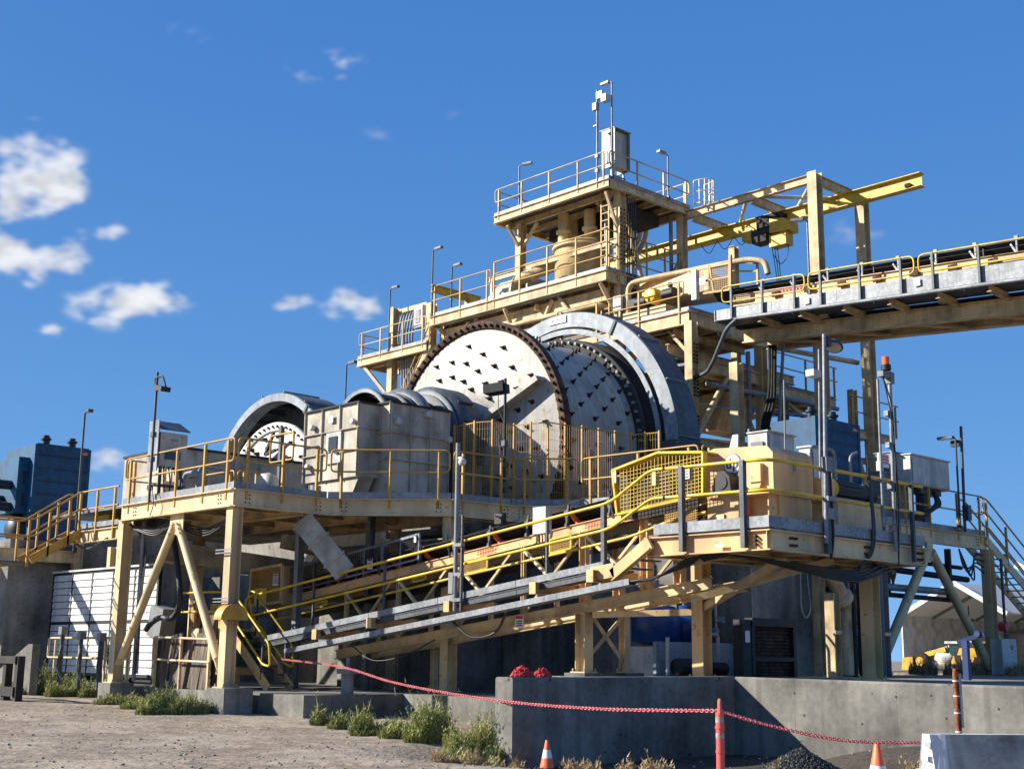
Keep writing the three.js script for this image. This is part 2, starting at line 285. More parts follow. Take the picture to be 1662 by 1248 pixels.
{
  const pos = [], uv = [], idx = [], col = [], NR = 470, ang = []; for (let i = 0; i <= 420; i++) ang.push(YAW - .5 + i / 420); for (let i = 1; i <= 110; i++) ang.push(YAW + .5 + i / 110 * (Math.PI * 2 - 1)); const NA = ang.length - 1;
  for (let j = 0; j <= NR; j++) { const r = j < 20 ? 3 + j * .4 : j < 350 ? 11 + (j - 20) * .1 : 44 * Math.pow(75, (j - 350) / 120); for (let i = 0; i <= NA; i++) { const a = ang[i], x = Math.sin(a) * r, z = -Math.cos(a) * r; pos.push(x, gh(x, z), z); uv.push(x, z);
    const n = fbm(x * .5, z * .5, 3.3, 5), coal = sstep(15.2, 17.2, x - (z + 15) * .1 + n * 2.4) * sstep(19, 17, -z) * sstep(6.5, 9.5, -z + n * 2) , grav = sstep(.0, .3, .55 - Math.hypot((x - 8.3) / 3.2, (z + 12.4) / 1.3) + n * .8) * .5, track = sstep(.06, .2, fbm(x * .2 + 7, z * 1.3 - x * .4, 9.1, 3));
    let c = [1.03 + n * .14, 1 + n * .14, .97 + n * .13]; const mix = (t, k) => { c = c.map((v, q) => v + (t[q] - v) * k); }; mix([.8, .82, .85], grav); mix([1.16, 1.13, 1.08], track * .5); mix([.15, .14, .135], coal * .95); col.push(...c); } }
  for (let j = 0; j < NR; j++) for (let i = 0; i < NA; i++) { const a = j * (NA + 1) + i, b = a + NA + 1; idx.push(a, a + 1, b, a + 1, b + 1, b); }
  pos.push(0, 0, 0); uv.push(0, 0); col.push(1, 1, 1); const c = pos.length / 3 - 1; for (let i = 0; i < NA; i++) idx.push(c, i + 1, i);
  const g = new THREE.BufferGeometry(); g.setAttribute('position', new THREE.Float32BufferAttribute(pos, 3)); g.setAttribute('uv', new THREE.Float32BufferAttribute(uv, 2)); g.setAttribute('color', new THREE.Float32BufferAttribute(col, 3)); g.setIndex(idx); g.computeVertexNormals();
  const m = mat(.34, .283, .222, { tex: T_dirt, size: 4.3, rough: .97, bump: .03 }); m.vertexColors = true;
  const o = new THREE.Mesh(g, m); o.name = 'ground'; o.receiveShadow = o.castShadow = true; scene.add(o); tag(o, 'pale tan dirt ground with tyre tracks and pebbles', 'ground', null, 'structure');
}
const yardMat = mat(.3, .25, .19, { tex: T_dirt, size: 5, rough: .97, bump: .02 });
tag(part('raised_yard', prism([[22, -17.85], [23.34, -17.85], [23.34, 70], [420, 70], [420, -420], [46, -420], [46, -22], [22, -22]], -.4, 1.17), yardMat), 'raised dirt yard held by the concrete wall', 'yard', null, 'structure');
tag(part('mill_pad', prism([[18.9, -75], [18.9, -27.2], [21.98, -27.2], [21.98, -22.05], [45.9, -22.05], [45.9, -75]], -.4, .62), M.conc), 'grey concrete pad with a kerb face under the mill', 'pad', null, 'structure');
// pebbles too many to count
{
  const n = 5200, base = new THREE.IcosahedronGeometry(1, 0), p = base.attributes.position;
  for (let i = 0; i < p.count; i++) { const k = .8 + .35 * Math.abs(perlin.noise(p.getX(i) * 2.1, p.getY(i) * 2.1, p.getZ(i) * 2.1 + 5)); p.setXYZ(i, p.getX(i) * k, p.getY(i) * k * .6, p.getZ(i) * k); } base.computeVertexNormals();
  const im = new THREE.InstancedMesh(base, mat(.25, .21, .17, { rough: .95 }), n), q = new THREE.Quaternion(), mx = new THREE.Matrix4(), c = new THREE.Color();
  for (let i = 0; i < n; i++) { const px = rr(-60, 1720), py = 1135 + Math.pow(rnd(), .8) * 140, w = onY(px, py, .04); let s = .01 + .034 * Math.pow(rnd(), 6); if (w.x > 22.6 || (w.z < -17 && w.x > 16.4) || (w.x > 17.6 && w.z < -29)) s = .001;
    q.setFromEuler(new THREE.Euler(rr(-.3, .3), rr(0, 6), rr(-.3, .3))); im.setMatrixAt(i, mx.compose(V(w.x, gh(w.x, w.z) + s * .2, w.z), q, V(s, s, s))); const k = rr(.75, 1.6); im.setColorAt(i, c.setRGB(k, k * .98, k * .95)); }
  im.name = 'pebbles'; im.castShadow = im.receiveShadow = true; scene.add(im); tag(im, 'loose pebbles scattered over the tan dirt', 'pebbles', null, 'stuff');
}
// retaining wall: cast panels with open joints and tie holes
{
  const w = thing('retaining_wall', 'grey cast concrete retaining wall that turns a corner, tie holes in its face', 'wall', V(19.8, 0, -17.6));
  const cap = .035, top = z => 1.235 - .009 * (z + 17.4);
  const seg = (x0, x1) => prismX([[-17.85, -.4], [-17.85, 1.235 - cap], [-17.85 + cap, 1.235], [-17.4 - cap, 1.235], [-17.4, 1.235 - cap], [-17.4, -.4]], x0, x1);
  for (const [a, b] of [[16.55, 19.6], [19.604, 23.34]]) part('wall_panel', seg(a, b), M.conc, w);
  const zs = [-17.39, -15.9, -13.6, -11.1, -8.2, -4.6]; for (let i = 0; i < zs.length - 1; i++) { const a = zs[i] + (i ? .002 : 0), b = zs[i + 1] - .002;
    const s = new THREE.Shape(); s.moveTo(23, -.4); s.lineTo(23, top(a) - cap); s.lineTo(23 + cap, top(a)); s.lineTo(23.34, top(a)); s.lineTo(23.34, -.4);
    const g = new THREE.ExtrudeGeometry(s, { depth: b - a, bevelEnabled: false }).translate(0, 0, a); const p = g.attributes.position; for (let k = 0; k < p.count; k++) if (p.getY(k) > .5) p.setY(k, p.getY(k) - .009 * (p.getZ(k) - a)); part('wall_panel', g, M.conc, w); }
  for (const [px, py] of [[1290, 1125], [1306, 1161], [1329, 1193], [1512, 1129], [1537, 1166], [1622, 1151], [1400, 1175], [1455, 1131]]) { const p = onX(px, py, 23); part('tie_hole', tube(p.clone().add(V(.02, 0, 0)), p.clone().add(V(-.004, 0, 0)), .024, 10), M.black, w); }
}
// mill foundation blocks under the decks
{
  const f = thing('mill_foundation', 'concrete foundation block below the large grinding mill', 'foundation', V(30, .6, -31));
  part('block', [box(26.2, 34.5, .5, 5.1, -37, -34.6), box(27.2, 34.5, .5, 5.2, -34.58, -27.4)], M.conc, f);
  part('plinth', box(25.2, 27.1, .5, 3.4, -34.5, -29), M.conc, f);
  const g = thing('bearing_pier', 'tall grey concrete pier with a wide notch beside the blue tanks', 'pier', V(30, 1.2, -21.5));
  part('pier', [box(28.6, 31.9, 1.1, 5.0, -24.5, -21), box(27.2, 28.55, 1.1, 5.0, -25.5, -22.4)], M.conc, g);
  const h = thing('mill_foundation', 'low concrete foundation block below the small grinding mill', 'foundation', V(29, .6, -43.4));
  part('block', box(26.5, 38, .5, 4.4, -47, -40), M.conc, h); part('wing_wall', box(21.6, 26.4, .5, 5.2, -46, -45.6), M.conc, h); part('rear_wall', box(21.4, 40, .5, 6.3, -47.5, -47.1), M.conc, h);
  const k = thing('back_wall', 'concrete wall closing the space under the mill deck', 'wall', V(36, .6, -34));
  part('panel', [box(35, 35.4, .5, 5.2, -52, -27.3), box(31.95, 35.4, 1.1, 5.1, -27.28, -26.9)], M.conc, k);
}
// ---------- main mill deck ----------
const DY = 5.78;
const deckEdge = [V(18, DY, -35.4), V(18, DY, -29.4), V(20.92, DY, -29.4), V(23.3, DY, -26.98), V(25.37, DY, -26.82), V(26.76, DY, -25.46), V(27, DY, -21.36), V(31.2, DY, -21.36), V(36.8, DY, -21.36), V(42.3, DY, -21.36)];
const ped = (p, w, h0, h1) => prism([[p.x - w, p.z - w], [p.x + w, p.z - w], [p.x + w, p.z + w], [p.x - w, p.z + w]], h0, h1);
function column(parent, x, z, y0, y1, s = .32, m = M.cream, turn = V(1, 0, 0)) {
  const c = part('column', ibeam(V(x, y0 + .03, z), V(x, y1, z), s, s * .95, turn), m, parent);
  part('base_plate', [box(x - s * .75, x + s * .75, y0, y0 + .03, z - s * .75, z + s * .75), ...[[-1, -1], [1, -1], [-1, 1], [1, 1]].map(([a, b]) => tube(V(x + a * s * .6, y0, z + b * s * .6), V(x + a * s * .6, y0 + .1, z + b * s * .6), .02, 6))], m, c); return c;
}
{
  const d = thing('mill_deck', 'cream steel deck with ochre handrails wrapped around the large mill', 'deck', V(22, .6, -29));
  part('floor', prism([...deckEdge.map(p => [p.x, p.z]), [42.3, -26.2], [26.9, -26.2], [25.4, -27.6], [25.4, -37], [26, -40], [18, -40]].filter((_, i) => i !== 0 || true), 5.68, 5.76), M.grating, d);
  for (let i = 0; i < deckEdge.length - 1; i++) {
    const a = deckEdge[i].clone(), b = deckEdge[i + 1].clone(); const y = V(0, -.27, 0); const dir = b.clone().sub(a).normalize(); const out = V(-dir.z, 0, dir.x).multiplyScalar(-.0);
    part('edge_beam', ibeam(a.clone().add(y).add(out).add(V(0, (i % 2) * .004, 0)).addScaledVector(dir, -.02), b.clone().add(y).add(out).add(V(0, (i % 2) * .004, 0)).addScaledVector(dir, .02), .46, .2), M.cream, d);
    toe(d, a.clone().addScaledVector(dir, .02).add(V(0, -.02, 0)), b.clone().addScaledVector(dir, -.02).add(V(0, -.02, 0)), .17);
    handrail(d, [a, b], { space: 1.65, h: 1.3, mid: .7, drop: .3, inset: .3, mat: M.ochre });
    const bolts = []; for (const t of [.12, .88]) for (const k of [0, 1]) for (const q of [-1, 0, 1]) { const o = V(dir.z, 0, -dir.x).multiplyScalar(-.03); const s = at3(a, b, t).addScaledVector(dir, k * .12).add(V(0, -.27 + q * .1, 0)).addScaledVector(V(-dir.z, 0, dir.x), 0); bolts.push(tube(s.clone().add(o.clone().multiplyScalar(1)), s.clone().add(o.clone().multiplyScalar(-1)), .02, 6)); }
    part('bolt_group', bolts, M.rust, d);
  }
  // far side rails and the railing round the corner to the lower walkway
  handrail(d, [V(18.05, DY, -35.45), V(19.6, DY, -35.45)], { h: 1.3, mid: .7, drop: .1, space: 1.2 });
  handrail(d, [V(20.6, DY, -39.6), V(20.6, DY, -33.6), V(21.6, DY, -33.6)], { h: 1.1, mid: .55, drop: .1 });
  // columns on concrete pedestals, tubular A-braces
  const c1 = column(d, 18.16, -35.42, .74, 5.3), c2 = column(d, 18.16, -29.56, .74, 5.3); column(d, 23.45, -27.15, .66, 5.3, .34); column(d, 20.9, -36, .6, 5.3, .28, M.old); column(d, 24.6, -31, .6, 5.5, .26, M.old); column(d, 21.6, -31.6, .6, 5.5, .2, M.grey);column(d, 23.2, -30.4, .6, 5.5, .2, M.grey);
  part('pedestal', [ped(V(18.2, 0, -35.42), .36, -.2, .74)], M.conc, d); part('pedestal', [ped(V(18.25, 0, -29.5), .42, -.2, .74)], M.conc, d);
  const apex = V(18.1, 5.18, -32.4);
  part('gusset_plate', box(18.09, 18.12, 4.75, 5.3, -32.75, -32.05), M.cream, d);
  for (const [s, z] of [[-1, -35.05], [1, -29.95]]) { const a = apex.clone().add(V(0, -.2, s * .12)), b = V(18.12, 1.45, z); const br = part('brace', tube(a, b, .115, 12), M.cream, d); part('splice', [bar(at3(a, b, -.02), at3(a, b, .12), .03, .2, V(1, 0, 0)), bar(at3(a, b, .94), at3(a, b, 1.06), .03, .22, V(1, 0, 0)), ...[0, 1, 2].flatMap(k => [-.05, .05].map(q => { const p = at3(a, b, .955 + k * .035).add(V(0, q * .6, q)); return tube(p.clone().add(V(-.04, 0, 0)), p.clone().add(V(.04, 0, 0)), .02, 6); })), ...[0, 1, 2].flatMap(k => [-.05, .05].map(q => { const p = at3(a, b, .0 + k * .035).add(V(0, q * .6, q)); return tube(p.clone().add(V(-.12, 0, 0)), p.clone().add(V(.04, 0, 0)), .02, 6); }))], M.cream, br); }
  // half-round hood on the corner column
  { const s = new THREE.Shape(); s.absarc(0, 0, .4, 0, Math.PI, false); s.lineTo(-.4, 0); const g = new THREE.ExtrudeGeometry(s, { depth: .36, bevelEnabled: false, curveSegments: 20 }).translate(18.14, 2.42, -29.62); part('half_round_hood', g, M.ochre, d); }
  // joists and cross beams underneath
  for (const z of [-34.2, -32.4, -30.7]) part('joist', ibeam(V(18.1, 5.5, z), V(25.2, 5.5, z), .3, .15), M.old, d);
  for (const x of [20.2, 22.4, 24.4]) part('joist', ibeam(V(x, 5.42, -35.3), V(x, 5.42, x > 23 ? -27.4 : -29.5), .38, .18), M.old, d);
  part('joist', ibeam(V(23.3, 5.42, -27.1), V(26.6, 5.42, -27.1), .34, .18), M.old, d);
  // conduit and cables slung below the edge
  for (let k = 0; k < 4; k++) part('cable', spline([V(18.2, 5.2 - k * .05, -35.3 + k * .1), V(18.3, 5 - k * .06, -34), V(18.3, 5.15 - k * .05, -33), V(18.5, 4.9 - k * .07, -31.6), V(18.4, 5.1, -30)], .022, 20), M.hose, d);
  part('drop_pipe', pipe([V(18.45, 5.3, -34.9), V(18.45, .8, -34.9)], .06), M.grey, d);
  for (let k = 0; k < 3; k++) part('cable', spline([V(18.3, 5.25, -35.2 + k * .07), V(18.5, 4.6, -34.95 + k * .06), V(18.4, 3, -34.8 + k * .07), V(18.4, 1, -34.75 + k * .08)], .018, 20), M.hose, d);
  // pipe clamps on the corner column
  for (const y of [4.18, 4.1, 2.95, 2.87]) part('clamp_bar', bar(V(17.9, y, -29.95), V(17.9, y, -29.18), .03, .03), M.grey, d);
}
// yellow safety fence of mesh panels between the walkway and the turning mill
{
  const f = thing('mill_fence', 'ochre mesh safety fence with tall posts in front of the mill', 'fence', V(26, DY, -26.5)), T = 8.2;
  const P = [V(25.1, DY, -29), V(25.0, DY, -28), V(25.2, DY, -27.45), V(26.1, DY, -27.5), V(26.4, DY, -26.4), V(29.65, DY, -26.1), V(29.9, DY, -25.2)];
  for (let i = 0; i < P.length - 1; i++) { const a = P[i], b = P[i + 1], L = a.distanceTo(b), n = Math.max(1, Math.round(L / .62)), t = V(0, T - DY, 0);
    for (let k = 0; k < n; k++) { const p = at3(a, b, k / n), q = at3(a, b, (k + 1) / n), u = q.clone().sub(p); const fr = part('top_bar', bar(p.clone().add(t), q.clone().add(t), .03, .03), M.ochre, f); part('bottom_bar', bar(p.clone().add(V(0, .12, 0)), q.clone().add(V(0, .12, 0)), .03, .03), M.ochre, f);
      const mg = part('wire_mesh', meshGrid(p.clone().add(V(0, .12, 0)), u, t.clone().add(V(0, -.12, 0)), .085, .3, .006), M.ochre, fr); mg.userData.kind = 'stuff';
      part('post', bar(p, p.clone().add(V(0, T - DY + .06, 0)), .05, .05), M.ochre, f); } }
  part('post', bar(P[6], P[6].clone().add(V(0, T - DY + .06, 0)), .05, .05), M.ochre, f);
  for (const p of [onX(811, 731, 25.9), onZ(957, 736, -26.2)]) { const s = part('warning_sign', cbox(p, .34, .3, .012, .75), M.signWhite, f); part('sign_text', [.08, .02, -.04, -.1].map(y => cbox(p.clone().add(V(-.01, y, .012)), .26, .02, .006, .75)), M.ink, s); }
}
// ---------- grinding mills, gear guards, trommel ----------
const axisX = new THREE.Matrix4().makeRotationZ(Math.PI / 2); // lathe axis y -> -x
function lathe(prof, cx, cy, cz, n = 96, a0 = 0, a1 = Math.PI * 2) { // prof: [radius, x]
  return new THREE.LatheGeometry(prof.map(([r, x]) => new THREE.Vector2(r, -x)), n, a0, a1).applyMatrix4(axisX).translate(cx, cy, cz);
}
function ringPlate(r0, r1, x0, x1, cy, cz, a0, a1, n = 64) { // annular sector, angle measured from +Z towards +Y
  const s = new THREE.Shape(); s.absarc(0, 0, r1, a0, a1, false); s.absarc(0, 0, r0, a1, a0, true);
  return prismFromZY(s, x0, x1, cy, cz, n);
}
function prismFromZY(s, x0, x1, cy, cz, n = 48) { return new THREE.ExtrudeGeometry(s, { depth: x1 - x0, bevelEnabled: false, curveSegments: n }).applyMatrix4(new THREE.Matrix4().makeBasis(V(0, 0, 1), V(0, 1, 0), V(-1, 0, 0))).translate(x1, cy, cz); }
const pol = (r, a, x, cy, cz) => V(x, cy + r * Math.sin(a), cz + r * Math.cos(a));
{
  const cy = 8.05, cz = -31.42, X = 28;
  const m = thing('grinding_mill', 'huge white drum grinding mill studded with dark liner bolts', 'mill', V(X + 2, cy - 4.26, cz));
  part('head', lathe([[1.3, -.78], [1.62, -.74], [1.75, -.5], [2.2, -.36], [3.98, -.02], [4.04, .02]], X, cy, cz), M.mill, m).userData.label = 'dusty white conical end head lit by the sun';
  const fl = part('end_flange', lathe([[4.01, .0], [4.02, -.09], [4.24, -.09], [4.27, -.06], [4.27, .17], [4.24, .2], [3.9, .2]], X, cy, cz, 128), M.rust, m);
  const fb = []; for (let i = 0; i < 88; i++) { const a = i / 88 * Math.PI * 2; for (const [r, s] of [[4.13, 0]]) { const p = pol(r, a, X - .1, cy, cz); fb.push(tube(p, p.clone().add(V(-.085, 0, 0)), .055, 6)); } } part('flange_bolts', fb, M.bolt, fl);
  const sh = part('shell', lathe([[3.9, .18], [3.93, .2], [3.93, 3.55]], X, cy, cz, 128), M.mill, m); sh.userData.label = 'cylindrical shell with rows of bolts, turned away from the sun';
  const g2 = part('girth_gear', lathe([[3.93, 3.5], [4.28, 3.5], [4.3, 3.62], [4.05, 3.66], [4.05, 4.0], [4.32, 4.0], [4.34, 4.7], [4, 4.7]], X, cy, cz, 128), M.dark, m);
  const gb = []; for (let i = 0; i < 80; i++) { const a = i / 80 * Math.PI * 2, p = pol(4.16, a, X + 3.5, cy, cz); gb.push(tube(p, p.clone().add(V(-.1, 0, 0)), .055, 6)); } part('flange_bolts', gb, M.grey, g2);
  // radial split joint of the head, standing proud
  const ja = .52; for (const s of [0, Math.PI]) { const c = V(X, cy, cz), d = V(0, Math.sin(ja + s), Math.cos(ja + s)), n = V(0, d.z, -d.y);
    const q = (r, x, o) => c.clone().addScaledVector(d, r).add(V(x, 0, 0)).addScaledVector(n, o);
    part('split_joint', [sheet([q(1.55, -.9, -.07), q(3.84, -.36, -.07), q(3.84, .0, -.07), q(1.6, -.4, -.07)], .14), bar(q(1.55, -.93, 0), q(3.82, -.4, 0), .2, .05, V(1, 0, 0))], M.mill, m); }
  const bg = new THREE.CylinderGeometry(.075, .088, .035, 12).translate(0, .0175, 0), sg = mergeGeometries([clean(bg), clean(new THREE.CylinderGeometry(.05, .05, .06, 6).translate(0, .065, 0)), clean(new THREE.CylinderGeometry(.028, .028, .1, 8).translate(0, .13, 0))]); metreUV(sg);
  const qx = new THREE.Quaternion().setFromUnitVectors(V(0, 1, 0), V(-.97, 0, 0).normalize());
  for (let i = 0; i < 26; i++) { const a = ja + (i + .5) / 26 * Math.PI * 2; const rs = i % 2 ? [1.95, 2.6, 3.15] : [2.25, 2.85, 3.5]; for (const r of rs) { const x = X - .36 + (r - 2.2) / 1.66 * .34 - (r < 2.2 ? .02 : 0); const p = pol(r + rr(-.03, .03), a, x, cy, cz); if (p.y < 6.2) continue; copyPart(sg, 'liner_bolt', M.bolt, m, p, qx); } }
  for (let k = 0; k < 6; k++) for (let i = 0; i < 30; i++) { const a = (i + (k % 2) * .5) / 30 * Math.PI * 2, p = pol(3.92, a, X + .55 + k * .54, cy, cz); if (p.y < 6.2 || Math.cos(a) < -.45) continue; copyPart(sg, 'liner_bolt', M.bolt, m, p, new THREE.Quaternion().setFromUnitVectors(V(0, 1, 0), V(0, Math.sin(a), Math.cos(a)))); }
  part('trunnion', lathe([[1.3, -.7], [1.3, -2.1], [1.55, -2.1], [1.55, -2.3], [1.1, -2.3]], X, cy, cz, 48), M.guardDark, m);
  part('feed_trunnion', lathe([[3.93, 4.6], [1.8, 5.3], [1.5, 5.6], [1.4, 7.2]], X, cy, cz, 64), M.guardDark, m);
}
function gearGuard(name, label, X, cy, cz, R0, R1, w, a0, a1, ribs, joint, back = 0) {
  const t = thing(name, label, 'gear guard', V(X + w / 2, cy - R1 * .4, cz));
  part('front_band', ringPlate(R0, R1, X, X + .05, cy, cz, a0, a1), M.guard, t);
  part('rim', ringPlate(R1 - .03, R1 + .02, X + .05, X + w, cy, cz, a0, a1), M.guardRim, t); if (back) part('back_plate', ringPlate(R0 - back, R1 - .04, X + w - .12, X + w - .06, cy, cz, a0, a1), M.guardDark, t);
  part('back_band', ringPlate(R1 - (R1 - R0) * .55, R1 - .031, X + w - .05, X + w - .002, cy, cz, a0, a1), M.guardDark, t);
  part('inner_lip', ringPlate(R0, R0 + .03, X + .051, X + w * .35, cy, cz, a0, a1), M.guard, t);
  for (let i = 0; i <= ribs; i++) { const a = a0 + (a1 - a0) * (.01 + .98 * i / ribs); const p = pol(R0 + .05, a, X + w / 2 + .03, cy, cz), q = pol(R1 - .04, a, X + w / 2 + .03, cy, cz); part('web_plate', bar(p, q, .03, w - .14, V(1, 0, 0)), M.guardDark, t);
    if (i % 2 === 0) { const u = pol(R1 + .018, a, X + w / 2, cy, cz), v = pol(R1 + .1, a, X + w / 2, cy, cz); part('rim_rib', bar(u, v, .03, w - .02, V(1, 0, 0)), M.guard, t); } }
  for (const j of joint) { const p = pol(R0 - .02, j, X - .025, cy, cz), q = pol(R1 + .02, j, X - .025, cy, cz); part('joint_strip', bar(p, q, .05, .1, V(0, Math.cos(j), -Math.sin(j))), M.guardDark, t); }
  return t;
}
{
  const cy = 8.14, cz = -31.42, t = gearGuard('gear_guard', 'tall grey arched gear guard around the large white mill', 32, cy, cz, 4.72, 5.22, 1.1, -.35, Math.PI + .35, 20, [1.05]);
  part('inner_band', ringPlate(4.44, 4.62, 31.9, 31.94, cy, cz, -.25, Math.PI + .2), M.guard, t);
  part('end_box', [box(31.6, 33.3, 6.1, 8.3, -26.75, -25.95)], M.guardDark, t);
  const np = part('name_plate', cbox(onX(905, 520, 31.97), .02, .24, .82), M.signWhite, t); const c = onX(905, 520, 31.96);
  part('plate_print', [cbox(c.clone().add(V(0, 0, -.24)), .012, .12, .14), cbox(c.clone().add(V(0, .02, .1)), .012, .05, .42)], M.grey, np);
  part('shield', box(31.2, 32.6, 6.3, 7.9, -25.7, -25.6), M.dark, t);
}
{
  const cy = 7.35, cz = -43.3, X = 28;
  gearGuard('gear_guard', 'smaller grey arched gear guard around the rear left mill', X, cy, cz, 3.9, 4.2, 1.7, -.1, Math.PI + .1, 18, [.95], 1.0);
  const m = thing('grinding_mill', 'smaller white grinding mill seen inside its arched guard', 'mill', V(X + 4, cy - 3.3, cz));
  part('head', lathe([[.9, -.5], [1.3, -.4], [3.0, .1], [3.1, .15]], X + .1, cy - .25, cz, 72), M.mill, m);
  const fl = part('end_flange', lathe([[2.98, .1], [3.0, .02], [3.34, .02], [3.34, .3], [3.1, .3]], X + .1, cy - .25, cz, 96), M.cabinet, m);
  const fb = []; for (let i = 0; i < 64; i++) { const p = pol(3.17, i / 64 * Math.PI * 2, X + .12, cy - .25, cz); fb.push(tube(p, p.clone().add(V(-.07, 0, 0)), .05, 6)); } part('flange_bolts', fb, M.bolt, fl);
  part('shell', lathe([[3.1, .3], [3.1, 8.2], [1.2, 9]], X + .1, cy - .25, cz, 72), M.mill, m);
  const sg = metreUV(clean(new THREE.CylinderGeometry(.05, .09, .18, 6).translate(0, .09, 0))), qx = new THREE.Quaternion().setFromUnitVectors(V(0, 1, 0), V(-1, 0, 0));
  for (let i = 0; i < 18; i++) for (const r of [1.7, 2.3, 2.75]) { const a = (i + (r > 2 && r < 2.5 ? .5 : 0)) / 18 * Math.PI * 2, p = pol(r, a, X + .1 - .4 + (r - 1.3) / 1.7 * .5, cy - .25, cz); if (p.y > 6.3) copyPart(sg, 'liner_bolt', M.bolt, m, p, qx); }
  part('lifter_arm', [bar(pol(2, 1.45, X - .35, cy - .25, cz), pol(2.9, 1.3, X - .35, cy - .25, cz), .1, .1), bar(pol(2, 1.45, X - .35, cy - .25, cz), pol(2.3, 1.15, X - .35, cy - .25, cz), .1, .1)], M.dark, m);
}
// trommel screen and its discharge housings
{
  const cy = 8.02, cz = -31.42, t = thing('trommel_screen', 'dark drum screen with ring frames between the chute boxes and mill', 'trommel', V(24.5, cy - 1.45, cz));
  part('drum', lathe([[1.34, 23.5], [1.34, 25.75]], 0, cy, cz, 48), M.rubber, t);
  for (const x of [23.45, 24.35, 24.6]) part('ring', lathe([[1.3, x], [1.44, x], [1.44, x + .1], [1.3, x + .1]], 0, cy, cz, 48), x < 24 ? M.guardRim : M.guardDark, t);
  part('inner_liner', lathe([[1.22, 23.5], [1.22, 25.5]], 0, cy, cz, 32), M.rubber, t);
  part('dust_shroud', lathe([[1.42, 24.75], [1.62, 24.8], [1.62, 25.05], [1.42, 25.1]], 0, cy, cz, 40, .1, 2.6), M.guardRim, t);
  const b = thing('trunnion_bearing', 'heavy grey arched bearing housing in front of the large mill head', 'bearing', V(26.4, DY, cz));
  part('cap', lathe([[1.3, 25.95], [1.85, 25.95], [1.85, 26.8], [1.3, 26.8]], 0, cy, cz, 40, 0, Math.PI * 2), M.guardDark, b);
  part('seal_ring', lathe([[1.5, 25.82], [1.72, 25.82], [1.72, 25.94], [1.5, 25.94]], 0, cy, cz, 40), M.guardRim, b);
  part('pedestal', box(25.9, 26.9, 5.2, 7.3, cz - 1.7, cz + 1.7), M.conc, b);
  part('slot', [.15, .55].map(a => { const p = pol(1.86, a + .15, 26.35, cy, cz); return cbox(p, .6, .06, .1); }), M.black, b);
}
function chuteBox(label, x0, x1, z0, z1, yb, y1, taper) {
  const c = thing('chute_housing', label, 'chute', V((x0 + x1) / 2, DY, (z0 + z1) / 2), 'discharge housings beside the trommel');
  part('casing', [box(x0, x1, yb, y1, z0, z1)], M.chute, c);
  part('top_flange', box(x0 - .07, x1 + .07, y1 + .002, y1 + .05, z0 - .07, z1 + .07), M.dark, c);
  for (const f of [.36, .66]) { const y = yb + (y1 - yb) * f; part('stiffener', [box(x0 - .07, x0 - .002, y, y + .025, z0 - .07, z1 + .07), box(x0, x1 + .06, y, y + .025, z1 + .002, z1 + .07)], M.chute, c); }
  const nz = Math.round((z1 - z0) / .9), nx = Math.round((x1 - x0) / .8);
  for (let i = 0; i <= nz; i++) { const z = z0 + (z1 - z0) * i / nz; part('stiffener', box(x0 - .062, x0 - .003, yb, y1, z - .012, z + .012), M.chute, c); }
  for (let i = 0; i <= nx; i++) { const x = x0 + (x1 - x0) * i / nx; part('stiffener', box(x - .012, x + .012, yb, y1, z1 + .003, z1 + .062), M.chute, c); }
  part('hopper_foot', prismX([[z0 + .2, yb], [z1 - .05, yb], [z1 - .5, DY], [z0 + .5, DY]], x0 + .1, x1 - .1), M.chute, c); return c;
}
{
  const a = chuteBox('pale dusty steel chute box with an access hatch, beside the white mill', 22.05, 22.78, -32.2, -29.6, 6.5, 8.58);
  const h = part('access_hatch', [box(21.98, 22.04, 6.95, 7.85, -31.05, -30.35)], M.cabinet, a); part('hatch_panel', box(21.95, 21.98, 7.3, 7.72, -30.9, -30.5), M.glass, h); part('hatch_handle', box(21.92, 21.98, 7.2, 7.24, -30.55, -30.4), M.black, h);
  for (const [y, z] of [[8.05, -29.75], [8.1, -31.75], [6.95, -31.9]]) part('lifting_lug', lathe([[0, 21.9], [.09, 21.9], [.09, 22.0], [0, 22]], 0, y, z, 16), M.cabinet, a);
  part('notice', box(21.97, 21.985, 8.15, 8.35, -30.95, -30.75), M.signWhite, a);
  const b = chuteBox('large shaded pale chute box with stiffener ribs under the trommel drum', 22.8, 24.95, -31.9, -29.1, 6.1, 8.62);
  for (const [x, y] of [[23.0, 8.1], [24.1, 8.45], [24.9, 7.8]]) part('lifting_lug', tube(V(x, y, -29.1), V(x, y, -28.95), .1, 12), M.cabinet, b);
  const h2 = thing('discharge_chute', 'sloping dusty chute leg hanging in the dark below the deck', 'chute', V(22.5, 3, -29.6));
  const A = onZ(490, 845, -29.8), B = onZ(545, 912, -29.2); part('trough', bar(A, B.clone().addScaledVector(B.clone().sub(A).normalize(), .4), .75, .6), M.chute, h2); for (const t of [.05, .5, .95]) part('rib', bar(at3(A, B, t), at3(A, B, t + .03), .86, .7), M.chute, h2);
}
